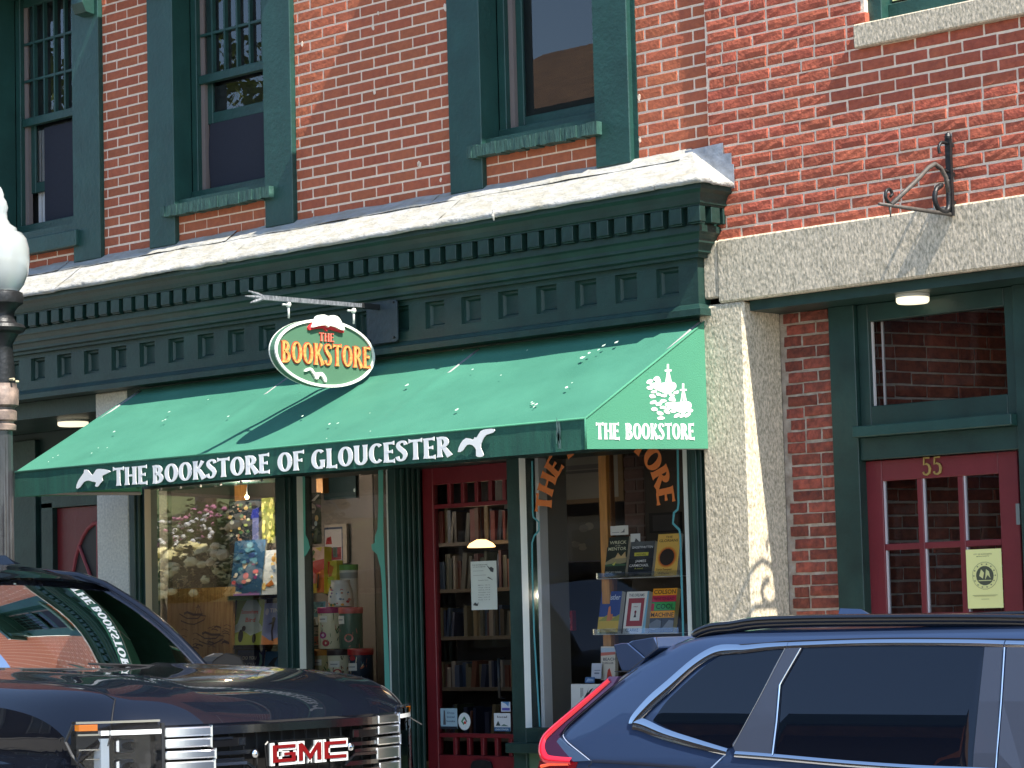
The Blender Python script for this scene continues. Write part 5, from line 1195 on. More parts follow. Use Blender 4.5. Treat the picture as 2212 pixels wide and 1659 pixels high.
card('poster', 'tall dark green floral poster with a heart shape at the left of the middle window', 'poster', z4, (392, 340), (400, 1085), (612, 1080), .16, 0, .002, (52, 60, 34), [('p', [(0, .60), (.1, .8), (.4, .8), (.62, .76), (.7, .68), (.55, .6), (.3, .6)], (206, 196, 176)), ('r', .02, .65, .3, .69, (90, 84, 70)), ('r', .36, .66, .6, .70, (90, 84, 70)), ('p', [(.35, .84), (.8, .96), (.95, .95), (.6, .84)], (214, 210, 196)), ('r', .05, .83, .32, .96, (160, 120, 60)), ('p', [(.1, .38), (.12, .56), (.26, .56), (.24, .38)], (196, 120, 70)), ('p', [(.3, .3), (.32, .56), (.5, .54), (.55, .36)], (30, 34, 36)), ('e', .72, .5, .12, .06, (206, 170, 100)), ('e', .66, .4, .1, .05, (190, 210, 206)), ('p', [(.0, .28), (.5, .3), (.6, .34), (.2, .36)], (214, 206, 180)), ('p', [(.05, 0), (.3, .24), (.5, .2), (.3, .04)], (206, 150, 60)), ('p', [(.5, .02), (.6, .3), (.8, .3), (.7, .04)], (90, 100, 50))])
card('framed_print', 'framed red and white ship print behind the middle window', 'picture', z4, (665, 800), (665, 1370), (985, 1365), .77, 0, .02, (150, 140, 130), [('r', .0, .0, .82, .93, (34, 52, 84)), ('r', .02, .08, .78, .88, (160, 156, 158)), ('p', [(.05, .5), (.1, .66), (.3, .7), (.34, .5)], (130, 30, 36)), ('p', [(.02, .4), (.75, .42), (.75, .1), (.02, .1)], (110, 28, 40)), ('r', .38, .16, .58, .42, (60, 80, 80)), ('e', .47, .3, .06, .1, (30, 60, 50)), ('r', .2, .12, .28, .5, (170, 160, 160))])
card('wall_panel', 'dark teal panel hanging at the top of the middle window', 'panel', z4, (645, -60), (645, 440), (1112, 432), .78, 0, .01, (14, 50, 56), [('e', .96, .22, .03, .05, (170, 190, 190))])
PP = thing('pine_post', 'golden pine post hanging at the top of the middle window', 'post', (-1.6, .5, 2.0)); a = at(*z4(535, 60), .45); b = at(*z4(630, 335), .45); MB().box(a.x, b.x, .45, .50, b.z, 2.7).build('shaft', WOOD, PP)
for lab, TL, BL, BR, base, els in (('teal book with snowy mountains at the left of the middle window', (380, 400), (380, 700), (590, 690), (96, 160, 170), [('p', [(0, .5), (.3, .9), (.5, .6), (.8, .95), (1, .5)], (60, 120, 126)), ('t', '1279', .35, .52, .16, .5, (206, 226, 226)), ('r', 0, 0, 1, .34, (200, 206, 206)), ('p', [(.2, 0), (.4, .3), (.5, .0)], (110, 110, 90))]),
                                   ('green book with a row of little trees at the left of the middle window', (385, 712), (385, 850), (545, 850), (206, 196, 186), art(12, [(40, 110, 70), (60, 130, 90)], 41, .05, .95, .3, .6, .12) + [('r', 0, 0, 1, .2, (100, 120, 110))]),
                                   ('orange and green book low at the left of the middle window', (392, 850), (392, 962), (548, 960), (196, 110, 90), art(10, [(34, 80, 74), (40, 66, 60)], 42, .3, .95, .2, .6, .14))):
    card('book', lab, 'book', Z5, TL, BL, BR, .22, .1, .02, base, els, (220, 216, 206))
SHB = thing('display_shelf', 'small black display shelf under the books in the middle window', 'shelf', (-1.6, .3, 1.0))
for y_ in (704, 968):
    a = at(*Z5(375, y_), .22); b = at(*Z5(600, y_), .22); MB().box(a.x, b.x, .205, .30, a.z - .012, a.z - .001).build('board', flat(30, 26, 26), SHB)

# ---- behind the shop door ---------------------------------------------------
KS = thing('bookcase', 'tall dark bookcase full of old books behind the shop door glass', 'bookcase', (-1.0, 1.25, -.03))
YK = .95
bx0, bx1 = at(*T8(585, 800), YK).x, at(*T8(1125, 800), YK).x
MB().box(bx0, bx1, YK + .22, YK + .25, -.03, 2.6).build('back', flat(40, 30, 24), KS)
spn = [(48, 38, 30), (84, 48, 34), (44, 58, 80), (84, 80, 64), (38, 46, 38), (100, 30, 24), (62, 62, 56), (106, 92, 66), (30, 38, 60), (112, 104, 96), (60, 32, 38), (52, 56, 38)]
CN = ['brown', 'rust coloured', 'blue', 'khaki', 'dark green', 'red', 'grey', 'tan', 'navy', 'beige', 'maroon', 'olive']
for (ys, yt) in ((195, -60), (497, 250), (805, 600), (1135, 960), (1460, 1240)):
    z_ = at(*T8(800, ys), YK).z; zt_ = at(*T8(800, yt), YK).z
    MB().box(bx0, bx1, YK - .02, YK + .22, z_ - .022, z_).build('shelf', mat('shelf_wood', sr(84, 72, 58), .6), KS)
    x = bx0 + .02
    while x < bx1 - .02:
        if random.random() < .08: x += random.uniform(.03, .08); continue
        w_ = random.uniform(.018, .042); h_ = (zt_ - z_)*random.uniform(.72, .98); col = random.choice(spn if ys != 195 else spn + [spn[5]]*3)
        m = MB(); m.box(0, w_, 0, .15, 0, h_); 
        o = m.build('book', flat(*col), None); o.location = (x, YK + random.uniform(.0, .03), z_ + .0005)
        if random.random() < .15: o.rotation_euler.y = .12; x += h_*.1
        tag(o, CN[spn.index(col) % 12] + ' book standing on the ' + {195: 'top', 497: 'second', 805: 'third', 1135: 'fourth', 1460: 'lowest'}[ys] + ' shelf behind the shop door', 'book', CN[spn.index(col) % 12] + ' books on the ' + {195: 'top', 497: 'second', 805: 'third', 1135: 'fourth', 1460: 'lowest'}[ys] + ' shelf behind the shop door')
        x += w_ + .0015
pn = at(*T8(908, 225), .8); PL = thing('pendant_lamp', 'warm glowing pendant lamp seen through the shop door', 'lamp', tuple(pn))
MB().lathe([(0, .045), (.03, .042), (.07, .02), (.085, 0), (.08, -.004), (0, -.006)], pn, 20).build('shade', mat('glowing_shade', sr(230, 170, 90), .5, emit=(1, .62, .25), estr=1.4), PL, smooth=True)
MB().tube([pn + Vector((0, 0, .04)), (pn.x, pn.y, 2.74)], .004, 5).build('cord', IRON, PL)
l = bpy.data.lights.new('pendant_glow', 'POINT'); l.energy = .2; l.color = (1, .84, .66); l.shadow_soft_size = .08
lo = bpy.data.objects.new('pendant_glow', l); C.objects.link(lo); lo.location = pn + Vector((0, 0, -.09)); put(lo, PL)
# notices on the door
YN = YD + .016
sh_ = card('notice', 'white paper notice with opening hours and gull drawings on the shop door', 'notice', T8, (838, 322), (845, 636), (1012, 632), YN, 0, .001, (206, 214, 208),
     [('t', 'THE BOOKSTORE', .36, .915, .022, .6, (60, 70, 70)), ('t', 'OF GLOUCESTER', .34, .875, .02, .5, (60, 70, 70)), ('p', [(.62, .92), (.74, .86), (.8, .88), (.9, .84), (.88, .76), (.78, .78)], (60, 66, 70)), ('r', .1, .80, .5, .806, (120, 124, 124)), ('r', .1, .71, .6, .716, (120, 124, 124)),
      ('p', [(.64, .66), (.7, .67), (.8, .63), (.88, .60), (.74, .63)], (60, 66, 70)), ('t', 'Summer Hours', .5, .60, .018, .4, (70, 74, 74))] +
     [('t', s_, .52, .50 - .05*i, .015, .46, (90, 94, 94)) for i, s_ in enumerate(('Mon 10-6', 'Tue 10-6', 'Wed 10-6', 'Thursday 10-6', 'Friday 10-7', 'Sat 10-7', 'Sun 11-5'))] + [('p', [(.08, .1), (.16, .16), (.24, .12), (.3, .16), (.26, .08)], (60, 66, 70))])
card('sticker', 'square pale blue sticker with a lighthouse at the bottom left of the shop door', 'sticker', T8, (645, 1272), (645, 1405), (753, 1400), YN, 0, .0006, (150, 178, 188), [('p', [(.16, .2), (.20, .9), (.28, .9), (.32, .2)], (80, 80, 84)), ('t', 'Shop', .62, .74, .1, .45, (70, 84, 110)), ('t', 'local', .62, .54, .1, .45, (70, 84, 110)), ('t', 'books', .62, .34, .1, .5, (70, 84, 110)), ('r', 0, 0, 1, .12, (40, 44, 50))])
os_ = thing('sticker', 'oval white sticker with a green and red diamond on the shop door', 'sticker', tuple(at(*T8(798, 1357), YN)))
p = at(*T8(798, 1357), YN); r1 = (at(*T8(840, 1357), YN).x - p.x); r2 = at(*T8(798, 1297), YN).z - p.z
for q, (k_, col) in enumerate(((1, (40, 50, 50)), (.94, (214, 222, 218)))): MB().prism(ell(0, 0, r1*k_, r2*k_, 28), (p.x, YN - .0006*q, p.z), (1, 0, 0), (0, 0, 1), (0, -1, 0), .0006).build('oval', flat(*col), os_)
for P, col in (([(-.5, 0), (0, .55), (.12, .4), (-.25, 0), (0, -.25), (-.1, -.4)], (50, 130, 90)), ([(.1, .5), (.45, 0), (.2, -.2), (.3, 0), (0, .3)], (60, 70, 60)), ([(-.1, -.1), (.15, .1), (.3, -.25), (.05, -.3)], (206, 60, 50))):
    MB().prism([(a_*r1, b_*r2) for a_, b_ in P], (p.x, YN - .0014, p.z), (1, 0, 0), (0, 0, 1), (0, -1, 0), .0005).build('emblem', flat(*col), os_)
card('sticker', 'white and blue square sticker with a little harbour, bottom right of the shop door', 'sticker', T8, (992, 1303), (992, 1420), (1098, 1418), YN, 0, .0006, (206, 212, 214), [('t', 'local', .5, .74, .12, .6, (30, 34, 36)), ('p', [(.1, .3), (.25, .58), (.4, .3)], (40, 60, 60)), ('p', [(.4, .28), (.6, .4), (.9, .28)], (90, 120, 110)), ('r', 0, 0, 1, .22, (40, 90, 130)), ('t', 'DISCOVER', .5, .05, .1, .8, (206, 220, 230))])
card('sticker', 'small white and blue sticker below the door handle', 'sticker', T8, (1037, 1230), (1037, 1293), (1096, 1293), YN, 0, .0006, (206, 214, 226), [('p', [(.1, 1), (.9, 1), (.8, .5), (.5, .8)], (90, 140, 190)), ('r', .1, .1, .95, .38, (90, 90, 170))])
# poster on door 55
py = card('notice', 'pale yellow poster with a round printed seal on door 55', 'notice', T9, (1838, 245), (1850, 626), (2080, 626), YE - .004, 0, .001, (232, 226, 150),
     [('t', 'CITY OF GLOUCESTER', .48, .905, .022, .52, (120, 118, 84)), ('t', 'MASSACHUSETTS', .48, .87, .018, .36, (120, 118, 84)), ('e', .52, .55, .36, .235, (120, 122, 92)), ('e', .52, .55, .35, .228, (226, 220, 146)), ('e', .52, .55, .25, .165, (74, 78, 60)), ('p', [(.36, .55), (.42, .66), (.5, .6), (.46, .5)], (214, 208, 140)), ('p', [(.52, .48), (.56, .66), (.64, .62), (.68, .5), (.6, .56)], (206, 202, 136)), ('r', .34, .46, .7, .475, (206, 202, 136)),
      ('r', .16, .215, .86, .222, (130, 128, 92)), ('r', .2, .20, .8, .205, (130, 128, 92)), ('r', .4, .15, .62, .156, (130, 128, 92))] + [('e', .52 + .30*math.cos(a_/14*2*PI), .55 + .197*math.sin(a_/14*2*PI), .022, .012, (130, 130, 96)) for a_ in range(14)])

# ================================================================== VEHICLES
def grid(mb, fn, nu, nv, mi=0, flip=False):
    o = len(mb.v)
    for i in range(nu + 1):
        for j in range(nv + 1): mb.v.append(tuple(fn(i/nu, j/nv)))
    for i in range(nu):
        for j in range(nv):
            f = (o+i*(nv+1)+j, o+(i+1)*(nv+1)+j, o+(i+1)*(nv+1)+j+1, o+i*(nv+1)+j+1)
            mb.f.append(f[::-1] if flip else f); mb.m.append(mi)
def lerp(a, b, t): return a + (b - a)*t
def pwl(T, x):
    if x <= T[0][0]: return T[0][1]
    for (a, b), (c, d) in zip(T, T[1:]):
        if x <= c:
            t = (x - a)/(c - a); t = t*t*(3 - 2*t)*.5 + t*.5; return b + (d - b)*t
    return T[-1][1]
CHROME = mat('chrome', sr(225, 228, 232), .06, metal=1.0)
CHROME_G = mat('satin_chrome', sr(235, 236, 238), .28, metal=1.0)
CHROME_D = mat('dark_chrome', sr(165, 167, 170), .16, metal=1.0)
BLACKP = mat('black_plastic', sr(24, 25, 28), .45)
RUBBER = mat('tyre_rubber', sr(26, 26, 27), .8)
TRUCKP = mat('dark_blue_grey_paint', sr(13, 17, 27), .36, coat=1.0, metal=0.08, spec=.05, coatr=.0)
SUVP = mat('blue_metallic_paint', sr(48, 66, 98), .34, coat=1.0, metal=.4, coatr=.01)
PILLP = mat('satin_pillar_trim', sr(50, 56, 70), .35, coat=.3)
TINT = mat('dark_privacy_glass', sr(6, 10, 20), .0, ior=1.62)
WSG = glass('windscreen_glass', 1.42, (.86, .94, .89))
def wheel(root, cx, cy, r, wdt, side):
    t = MB(); t.lathe([(r*.66, -wdt/2), (r*.94, -wdt/2), (r, -wdt/2 + .03), (r, wdt/2 - .03), (r*.94, wdt/2), (r*.66, wdt/2)], (cx, cy, -.17 + r), 36, ax=(0, 1, 0)); w_ = t.build('wheel', RUBBER, root, smooth='auto')
    m = MB(); yo = side*wdt*.38
    m.lathe([(r*.66, yo), (r*.60, yo*.9), (r*.58, yo*.3)], (cx, cy, -.17 + r), 36, ax=(0, 1, 0)); m.lathe([(0, yo), (r*.12, yo), (r*.14, yo*.8)], (cx, cy, -.17 + r), 18, ax=(0, 1, 0))
    for i in range(6):
        a = i*PI/3; c, s = math.cos(a), math.sin(a); P = []
        for (rr_, hw) in ((r*.1, .03), (r*.62, .022)):
            for q in (-1, 1): P.append((cx + rr_*c - q*hw*s, cy + yo*.95, -.17 + r + rr_*s + q*hw*c))
        m.add(P + [(x, y - side*.03, z) for x, y, z in P], [(0, 1, 3, 2), (4, 6, 7, 5), (0, 2, 6, 4), (1, 5, 7, 3)])
    m.build('rim', CHROME_D, w_)

# ------------------------------------------------------------------ pickup
TX, TY = .80, -2.32
PT = thing('pickup_truck', 'dark blue grey pickup truck with a chrome and black grille parked before the left windows', 'pickup truck', (-2.0, TY, -.17))
def xf(y): return TX - .34*(min(1.05, abs(y))/1.03)**3.2
def hoodz(s, y):
    a = abs(y); z = 1.118 + .178*(1 - math.exp(-max(0, s)/.16)) + .030*s
    z += .022*math.exp(-((a - .55)/.14)**2)*min(1, s/.5) + .010*(a < .5)*min(1, s/.5)
    if a > .80: z -= ((a - .80)/.23)**2*.150*(.55 + .45*math.exp(-s/.7))
    return z
hd = MB(); XB_ = -.93
def hfn(u, v):
    y = -1.02 + 2.04*u; xe = xf(y) - .006; x = lerp(XB_ - .06*(1 - (y/1.03)**2)*-1, xe, 1 - (1 - v)**1.6); return (x, TY + y, hoodz(xe - x, y))
grid(hd, lambda u, v: hfn(u, v), 64, 44, flip=True)
def lip(u, v):
    y = -1.02 + 2.04*u; xe = xf(y) - .006; a = v*PI/2; return (xe - .0 + .004*math.sin(a)*1 - v*.012, TY + y, hoodz(0, y) - .022*v)
grid(hd, lip, 64, 3, flip=True)
hd.build('bonnet', TRUCKP, PT, smooth=True)
# fender and body sides with square arches
for sgn in (-1, 1):
    fs = MB()
    def sfn(u, v, sgn=sgn):
        x = lerp(-5.1, xf(1.02) - .006, u)
        zt_ = hoodz(max(0, xf(1.02) - .006 - x), 1.02) if x > XB_ else lerp(1.17, 1.20, min(1, (XB_ - x)))
        z = lerp(zt_, .30, v)
        y = 1.02 + .03*math.sin(min(1, v*2.2)*PI/2) - .02*v
        wx = -.42; arch = max(0, 1 - ((x - wx)/.62)**2)*math.exp(-((z - .78)/.17)**2)
        y += .05*arch - .02*math.exp(-((z - 1.0)/.05)**2)
        return (x, TY + sgn*y, z)
    NU, NV = 150, 30
    o = len(fs.v)
    P = [[sfn(i/NU, j/NV) for j in range(NV + 1)] for i in range(NU + 1)]
    for r_ in P: fs.v += r_
    for i in range(NU):
        for j in range(NV):
            cx_, _, cz_ = P[i][j]; hole = False
            for wx in (-.42, -4.1):
                if abs(cx_ - wx) < .50 and cz_ < .72 and (abs(cx_ - wx) < .38 or cz_ < .72 - (abs(cx_ - wx) - .38)*1.5): hole = True
            if hole: continue
            f = (i*(NV+1)+j, (i+1)*(NV+1)+j, (i+1)*(NV+1)+j+1, i*(NV+1)+j+1); fs.f.append(f if sgn < 0 else f[::-1]); fs.m.append(0)
    fs.build('body_side', TRUCKP, PT, smooth=True)
    for wx in (-.42, -4.1): wheel(PT, wx, TY + sgn*.90, .42, .27, sgn)
# shut lines
for sgn in (-1, 1):
    m = MB(); P = []
    for i in range(14):
        t_ = i/13; x = lerp(.62, .50, t_) if 0 else lerp(.47, .60, t_); y = sgn*lerp(.82, .965, t_) ; s_ = xf(y) - x; P.append((x, TY + y, hoodz(max(0, s_), y) + .0005))
    m.tube(P, .0035, 5)
    P = [(x, TY + sgn*.822, hoodz(xf(.822) - x, .822) - .001) for x in [-.9 + 1.37*i/20 for i in range(21)]]
    m.tube(P, .0032, 5); m.build('shut_line', flat(8, 8, 10), PT)
# core, underside, cab
co = MB(); co.box(-5.1, .42, TY - .98, TY + .98, .1, .55); co.box(-.95, .44, TY - .8, TY + .8, .55, 1.02); co.build('chassis', BLACKP, PT)
cab = MB()
ROOF = [(-3.75, 1.76), (-3.6, 1.83), (-3.2, 1.90), (-2.7, 1.925), (-2.3, 1.912), (-2.0, 1.885), (-1.75, 1.842), (-1.56, 1.795)]
def cw(z): return 1.0 - max(0, z - 1.2)*.43
def roof(u, v):
    y = -1 + 2*u; x = lerp(-3.75, -1.50 - .0, v) + .07*(1 - y*y)*v; z = pwl(ROOF, lerp(-3.75, -1.56, v)); hw = cw(1.80) - .0
    e = abs(y)**5; return (x, TY + y*hw*(1 - .0*e), z + .03*(1 - y*y) - .055*e)
grid(cab, roof, 40, 30, flip=True); cab.build('roof', TRUCKP, PT, smooth=True)
# windscreen: ruled between cowl and header
def wsb(u): y = -1 + 2*u; return Vector((-.72 - .20*y*y, TY + y*.87, 1.325 - .01*y*y))
def wst(u): y = -1 + 2*u; return Vector((-1.46 - .10*y*y, TY + y*.69, 1.815 - .03*y*y))
ws = MB(); grid(ws, lambda u, v: wsb(u).lerp(wst(u), v) + Vector((.03*math.sin(v*PI), 0, .03*math.sin(v*PI))), 30, 14, flip=True); ws.build('windscreen', WSG, PT, smooth=True)
for sgn, u in ((-1, 0), (1, 1)):
    m = MB(); P = [wsb(u).lerp(wst(u), v) + Vector((.03*math.sin(v*PI), sgn*.02, .03*math.sin(v*PI))) for v in [i/10 for i in range(-1, 11)]]
    P += [Vector((-1.75, TY + sgn*.70, 1.835)), Vector((-2.1, TY + sgn*.70, 1.868)), Vector((-2.7, TY + sgn*.70, 1.885)), Vector((-3.4, TY + sgn*.70, 1.85)), Vector((-3.75, TY + sgn*.72, 1.74)), Vector((-3.85, TY + sgn*.86, 1.3)), Vector((-3.86, TY + sgn*.95, 1.15))]
    m.tube(P, .026, 8); m.build('windscreen_pillar', TRUCKP, PT, smooth=True)
    m = MB()
    for x in (-2.25, -2.35): m.tube([(x, TY + sgn*.955, 1.18), (x - .02, TY + sgn*.72, 1.85)], .03, 6)
    m.build('door_pillar', BLACKP, PT)
    m = MB(); m.add([(-.95, TY + sgn*.965, 1.19), (-2.2, TY + sgn*.965, 1.2), (-2.24, TY + sgn*.725, 1.86), (-1.6, TY + sgn*.725, 1.80)], [(0, 1, 2, 3)]); m.add([(-2.36, TY + sgn*.965, 1.2), (-3.8, TY + sgn*.965, 1.2), (-3.68, TY + sgn*.725, 1.82), (-2.38, TY + sgn*.725, 1.86)], [(0, 1, 2, 3)])
    m.build('side_window', WSG, PT)
    mr = MB(); mx = -1.18
    mr.prism(catmull([(sgn*1.06, 1.16), (sgn*1.06, 1.36), (sgn*1.26, 1.38), (sgn*1.28, 1.17)], 4), (mx, TY, 0), (0, 1, 0), (0, 0, 1), (1, 0, 0), .10); mr.tube([(mx + .05, TY + sgn*.98, 1.20), (mx + .05, TY + sgn*1.08, 1.22)], .03, 6); mo = mr.build('door_mirror', BLACKP, PT, bevel=.01)
    mr = MB(); mr.prism(catmull([(sgn*1.08, 1.19), (sgn*1.08, 1.34), (sgn*1.24, 1.36), (sgn*1.26, 1.19)], 4), (mx - .004, TY, 0), (0, 1, 0), (0, 0, 1), (1, 0, 0), .003); mr.build('mirror_glass', CHROME, mo)
m = MB(); m.box(-3.9, -3.84, TY - .9, TY + .9, 1.1, 1.75); m.box(-5.1, -5.04, TY - .95, TY + .95, .55, 1.19); m.box(-5.04, -3.9, TY - .95, TY + .95, .56, .60); m.build('bed_wall', TRUCKP, PT)
# trim strip at the foot of the windscreen, wipers, washer
m = MB(); P = [wsb(i/20) + Vector((.02, 0, -.012)) for i in range(21)]; m.tube(P, .016, 6); m.build('cowl_trim', BLACKP, PT)
m = MB(); m.tube([(-.70, TY + .05, 1.345), (-.86, TY - .6, 1.37)], .008, 5); m.tube([(-.74, TY + .5, 1.345), (-.78, TY + .0, 1.375)], .008, 5); m.build('wiper', BLACKP, PT)
# interior
INT = mat('dark_truck_interior', sr(70, 74, 78), .8)
m = MB(); grid(m, lambda u, v: (lerp(-.80, -1.25, v) - .15*(2*u - 1)**2, TY + (2*u - 1)*.80, 1.30 + .02*math.sin(v*PI)), 12, 6, flip=True); m.build('dashboard', mat('dash_top', sr(84, 88, 84), .7), PT, smooth=True)
for cy in (-.42, .42):
    m = MB()
    m.prism(catmull([(-.24, .8), (-.27, 1.1), (-.24, 1.40), (-.15, 1.47), (.15, 1.47), (.24, 1.40), (.27, 1.1), (.24, .8)], 3), (-2.15, TY + cy, 0), (0, 1, 0), (.12, 0, 1), (1, 0, 0), .12)
    m.prism(catmull([(-.12, 1.50), (-.14, 1.62), (-.1, 1.70), (.1, 1.70), (.14, 1.62), (.12, 1.50)], 3), (-2.2, TY + cy, 0), (0, 1, 0), (.12, 0, 1), (1, 0, 0), .08)
    m.build('seat', INT, PT, bevel=.02)
m = MB(); sw_ = [(-1.42 + .06*math.sin(2*PI*i/24), TY - .42 + .18*math.cos(2*PI*i/24), 1.30 + .17*math.sin(2*PI*i/24)) for i in range(25)]; m.tube(sw_, .014, 6); m.tube([(-1.42, TY - .6, 1.3), (-1.42, TY - .24, 1.3)], .014, 5); m.build('steering_wheel', INT, PT)
q = MB(); q.prism(catmull([(-.14, -.035), (-.14, .035), (.14, .04), (.13, -.04)], 4), (-1.40, TY + .02, 1.70), (0, 1, 0), (.1, 0, 1), (1, 0, 0), .03); q.tube([(-1.36, TY + .02, 1.73), (-1.42, TY + .02, 1.79)], .012, 5); q.build('rear_view_mirror', flat(60, 70, 70), PT, bevel=.006)
q = MB(); q.tube(catmull([tuple(at(x_, y_, TY + .70)) for x_, y_ in ((262, 1318), (250, 1345), (262, 1375), (290, 1398), (325, 1408), (350, 1402))], 4, False), .016, 8); q.build('grab_handle', flat(70, 76, 76), PT, smooth=True)
m = MB(); m.box(-3.8, -1.0, TY - .93, TY + .93, .55, .60); m.box(-1.02, -.97, TY - .78, TY + .78, .55, 1.18); m.build('cabin_floor', INT, PT)
m = MB(); m.box(-3.8, -3.7, TY - .9, TY + .9, .6, 1.3); m.box(-2.9, -2.75, TY - .85, TY + .85, .6, 1.35); m.build('rear_seat', INT, PT)
# roof fin
q = MB(); p0 = Vector((-2.15, TY + .50, 1.915)); q.add([p0 + Vector(v) for v in ((-.12, -.03, 0), (-.12, .03, 0), (.11, .02, 0), (.11, -.02, 0), (-.10, 0, .055), (0, 0, .05), (.06, 0, .022))], [(0, 3, 6, 5, 4), (1, 4, 5, 6, 2), (0, 4, 1), (3, 2, 6)]); q.build('roof_fin', TRUCKP, PT)
# front end ---------------------------------------------------------------
def fp(y, z, d=0.0): return Vector((xf(y) + d, TY + y, z))
def band(mb, y0, y1, z0, z1, d, th=.02, n=24, mi=0):
    o = len(mb.v)
    for i in range(n + 1):
        y = lerp(y0, y1, i/n); za = z0(y) if callable(z0) else z0; zb = z1(y) if callable(z1) else z1
        mb.v += [tuple(fp(y, za, d)), tuple(fp(y, zb, d)), tuple(fp(y, za, d - th)), tuple(fp(y, zb, d - th))]
    for i in range(n):
        a = o + 4*i; b = a + 4
        mb.f += [(a, b, b+1, a+1), (a+1, b+1, b+3, a+3), (a+2, b+2, b, a), (a+2, a+3, b+3, b+2)]; mb.m += [mi]*4
    for a in (o, o + 4*n): mb.f.append((a, a+1, a+3, a+2)); mb.m.append(mi)
band(m2 := MB(), -.76, .76, .30, 1.085, -.09, .02); m2.build('grille_backing', flat(6, 6, 8), PT)
g = MB(); band(g, -.72, .72, 1.068, 1.104, -.004, .05, 40); top_bar = g.build('grille_bar', CHROME_D, PT)
for s in (-1, 1):
    for ya, za, zb, dd_ in ((.515, 1.066, 1.106, .002), (.515, 1.018, 1.056, .0), (.50, .968, 1.004, .006), (.50, .900, .956, .0), (.52, .83, .885, .0)):
        g = MB(); band(g, *sorted((s*ya, s*.72)), za, zb, dd_, .05, 10); g.build('grille_side_chrome', CHROME_G, PT, bevel=.006)
for s in (-1, 1):
    for (ya, yb, za, zb) in ((.27, .515, .975, .992), (.34, .515, .945, .960), (.27, .515, .885, .905), (.40, .515, 1.045, 1.055), (.30, .515, .81, .84)):
        g = MB(); band(g, *sorted((s*ya, s*yb)), za, zb, -.008, .045, 8); g.build('grille_bar', CHROME_D, PT)
    g = MB(); yy = sorted((s*.33, s*.51))
    band(g, yy[0], yy[1], 1.012, 1.050, -.012, .05, 6); g.build('grille_vent', flat(14, 14, 16, .25), PT)
    g = MB(); band(g, *sorted((s*.335, s*.37)), 1.016, 1.046, -.008, .004, 2); g.build('vent_clip', CHROME_D, PT)
    g = MB(); P1 = [fp(s*y, z, -.01) for y, z in ((.27, .895), (.33, .935), (.52, .935))]; g.tube(P1, .010, 4); P1 = [fp(s*y, z, -.01) for y, z in ((.24, .76), (.36, .86), (.52, .86))]; g.tube(P1, .010, 4); g.build('grille_chevron', CHROME_D, PT)
g = MB()
for y in [-.6 + .075*i for i in range(17)]: g.box(xf(y) - .07, xf(y) - .062, TY + y - .003, TY + y + .003, .45, 1.07)
g.build('grille_mesh', flat(40, 42, 44), PT, kind='stuff')
g = MB(); band(g, -.75, .75, .30, .78, -.02, .05, 30); g.build('bumper', TRUCKP, PT)
g = MB(); band(g, -1.0, 1.0, .28, .60, .01, .06, 40); g.build('bumper', BLACKP, PT)
# badge
bd_ = MB()
def bl(P, y0, z0, w_, h_, d, th, mb, mi=0):
    for quad in P: mb.prism([(y0 + a*w_, z0 + b*h_) for a, b in quad], (TX + d, TY, 0), (0, 1, 0), (0, 0, 1), (1, 0, 0), th, mi)
S = .18
Gq = [[(0, 0), (S, 0), (S, 1), (0, 1)], [(S, 1 - .2), (1, 1 - .2), (1, 1), (S, 1)], [(S, 0), (1, 0), (1, .2), (S, .2)], [(1 - S, .2), (1, .2), (1, .55), (1 - S, .55)], [(.5, .38), (1 - S, .38), (1 - S, .55), (.5, .55)]]
Mq = [[(0, 0), (S, 0), (S, 1), (0, 1)], [(1 - S, 0), (1, 0), (1, 1), (1 - S, 1)], [(S, 1), (S, .62), (.5, .0), (.5, .38)], [(1 - S, 1), (.5, .38), (.5, 0), (1 - S, .62)]]
Cq = [[(0, 0), (S, 0), (S, 1), (0, 1)], [(S, .8), (1, .8), (1, 1), (S, 1)], [(S, 0), (1, 0), (1, .2), (S, .2)]]
def ex(P, e, w_, h_): # grow quads a little for the chrome edge
    o = []
    for q_ in P:
        cx_ = sum(p[0] for p in q_)/4; cz_ = sum(p[1] for p in q_)/4
        o.append([(p[0] + e/w_*(1 if p[0] > cx_ else -1), p[1] + e/h_*(1 if p[1] > cz_ else -1)) for p in q_])
    return o
BZ, BH = .928, .078; LW = .138
bk_ = MB(); bk_.prism([(-.245, BZ - .018), (.245, BZ - .018), (.255, BZ + BH + .004), (.235, BZ + BH + .02), (-.235, BZ + BH + .02), (-.255, BZ + BH + .004)], (TX - .002, TY + .012, 0), (0, 1, 0), (0, 0, 1), (1, 0, 0), .012); badge = bk_.build('badge', flat(10, 10, 12, .2), PT, bevel=.004)
RED = mat('badge_red', sr(110, 10, 14), .3, coat=1.0)
for i, Q in enumerate((Gq, Mq, Cq)):
    y0 = -.215 + i*.158
    c_ = MB(); bl(ex(Q, .012, LW, BH), y0 + .008, BZ - .002, LW, BH, .0102, .010, c_); c_.build('letter_edge', flat(206, 208, 204, .25), badge)
    c_ = MB(); bl(Q, y0 + .008, BZ, LW, BH, .0206, .003, c_); c_.build('letter', RED, badge)
g = MB(); g.lathe([(0, .012), (.016, .008), (.02, 0)], (TX - .006, TY + .30, BZ + .045), 14, ax=(1, 0, 0)); g.lathe([(0, .012), (.016, .008), (.02, 0)], (TX - .006, TY - .285, BZ + .045), 14, ax=(1, 0, 0)); g.build('badge_end_cap', CHROME, PT, smooth=True)
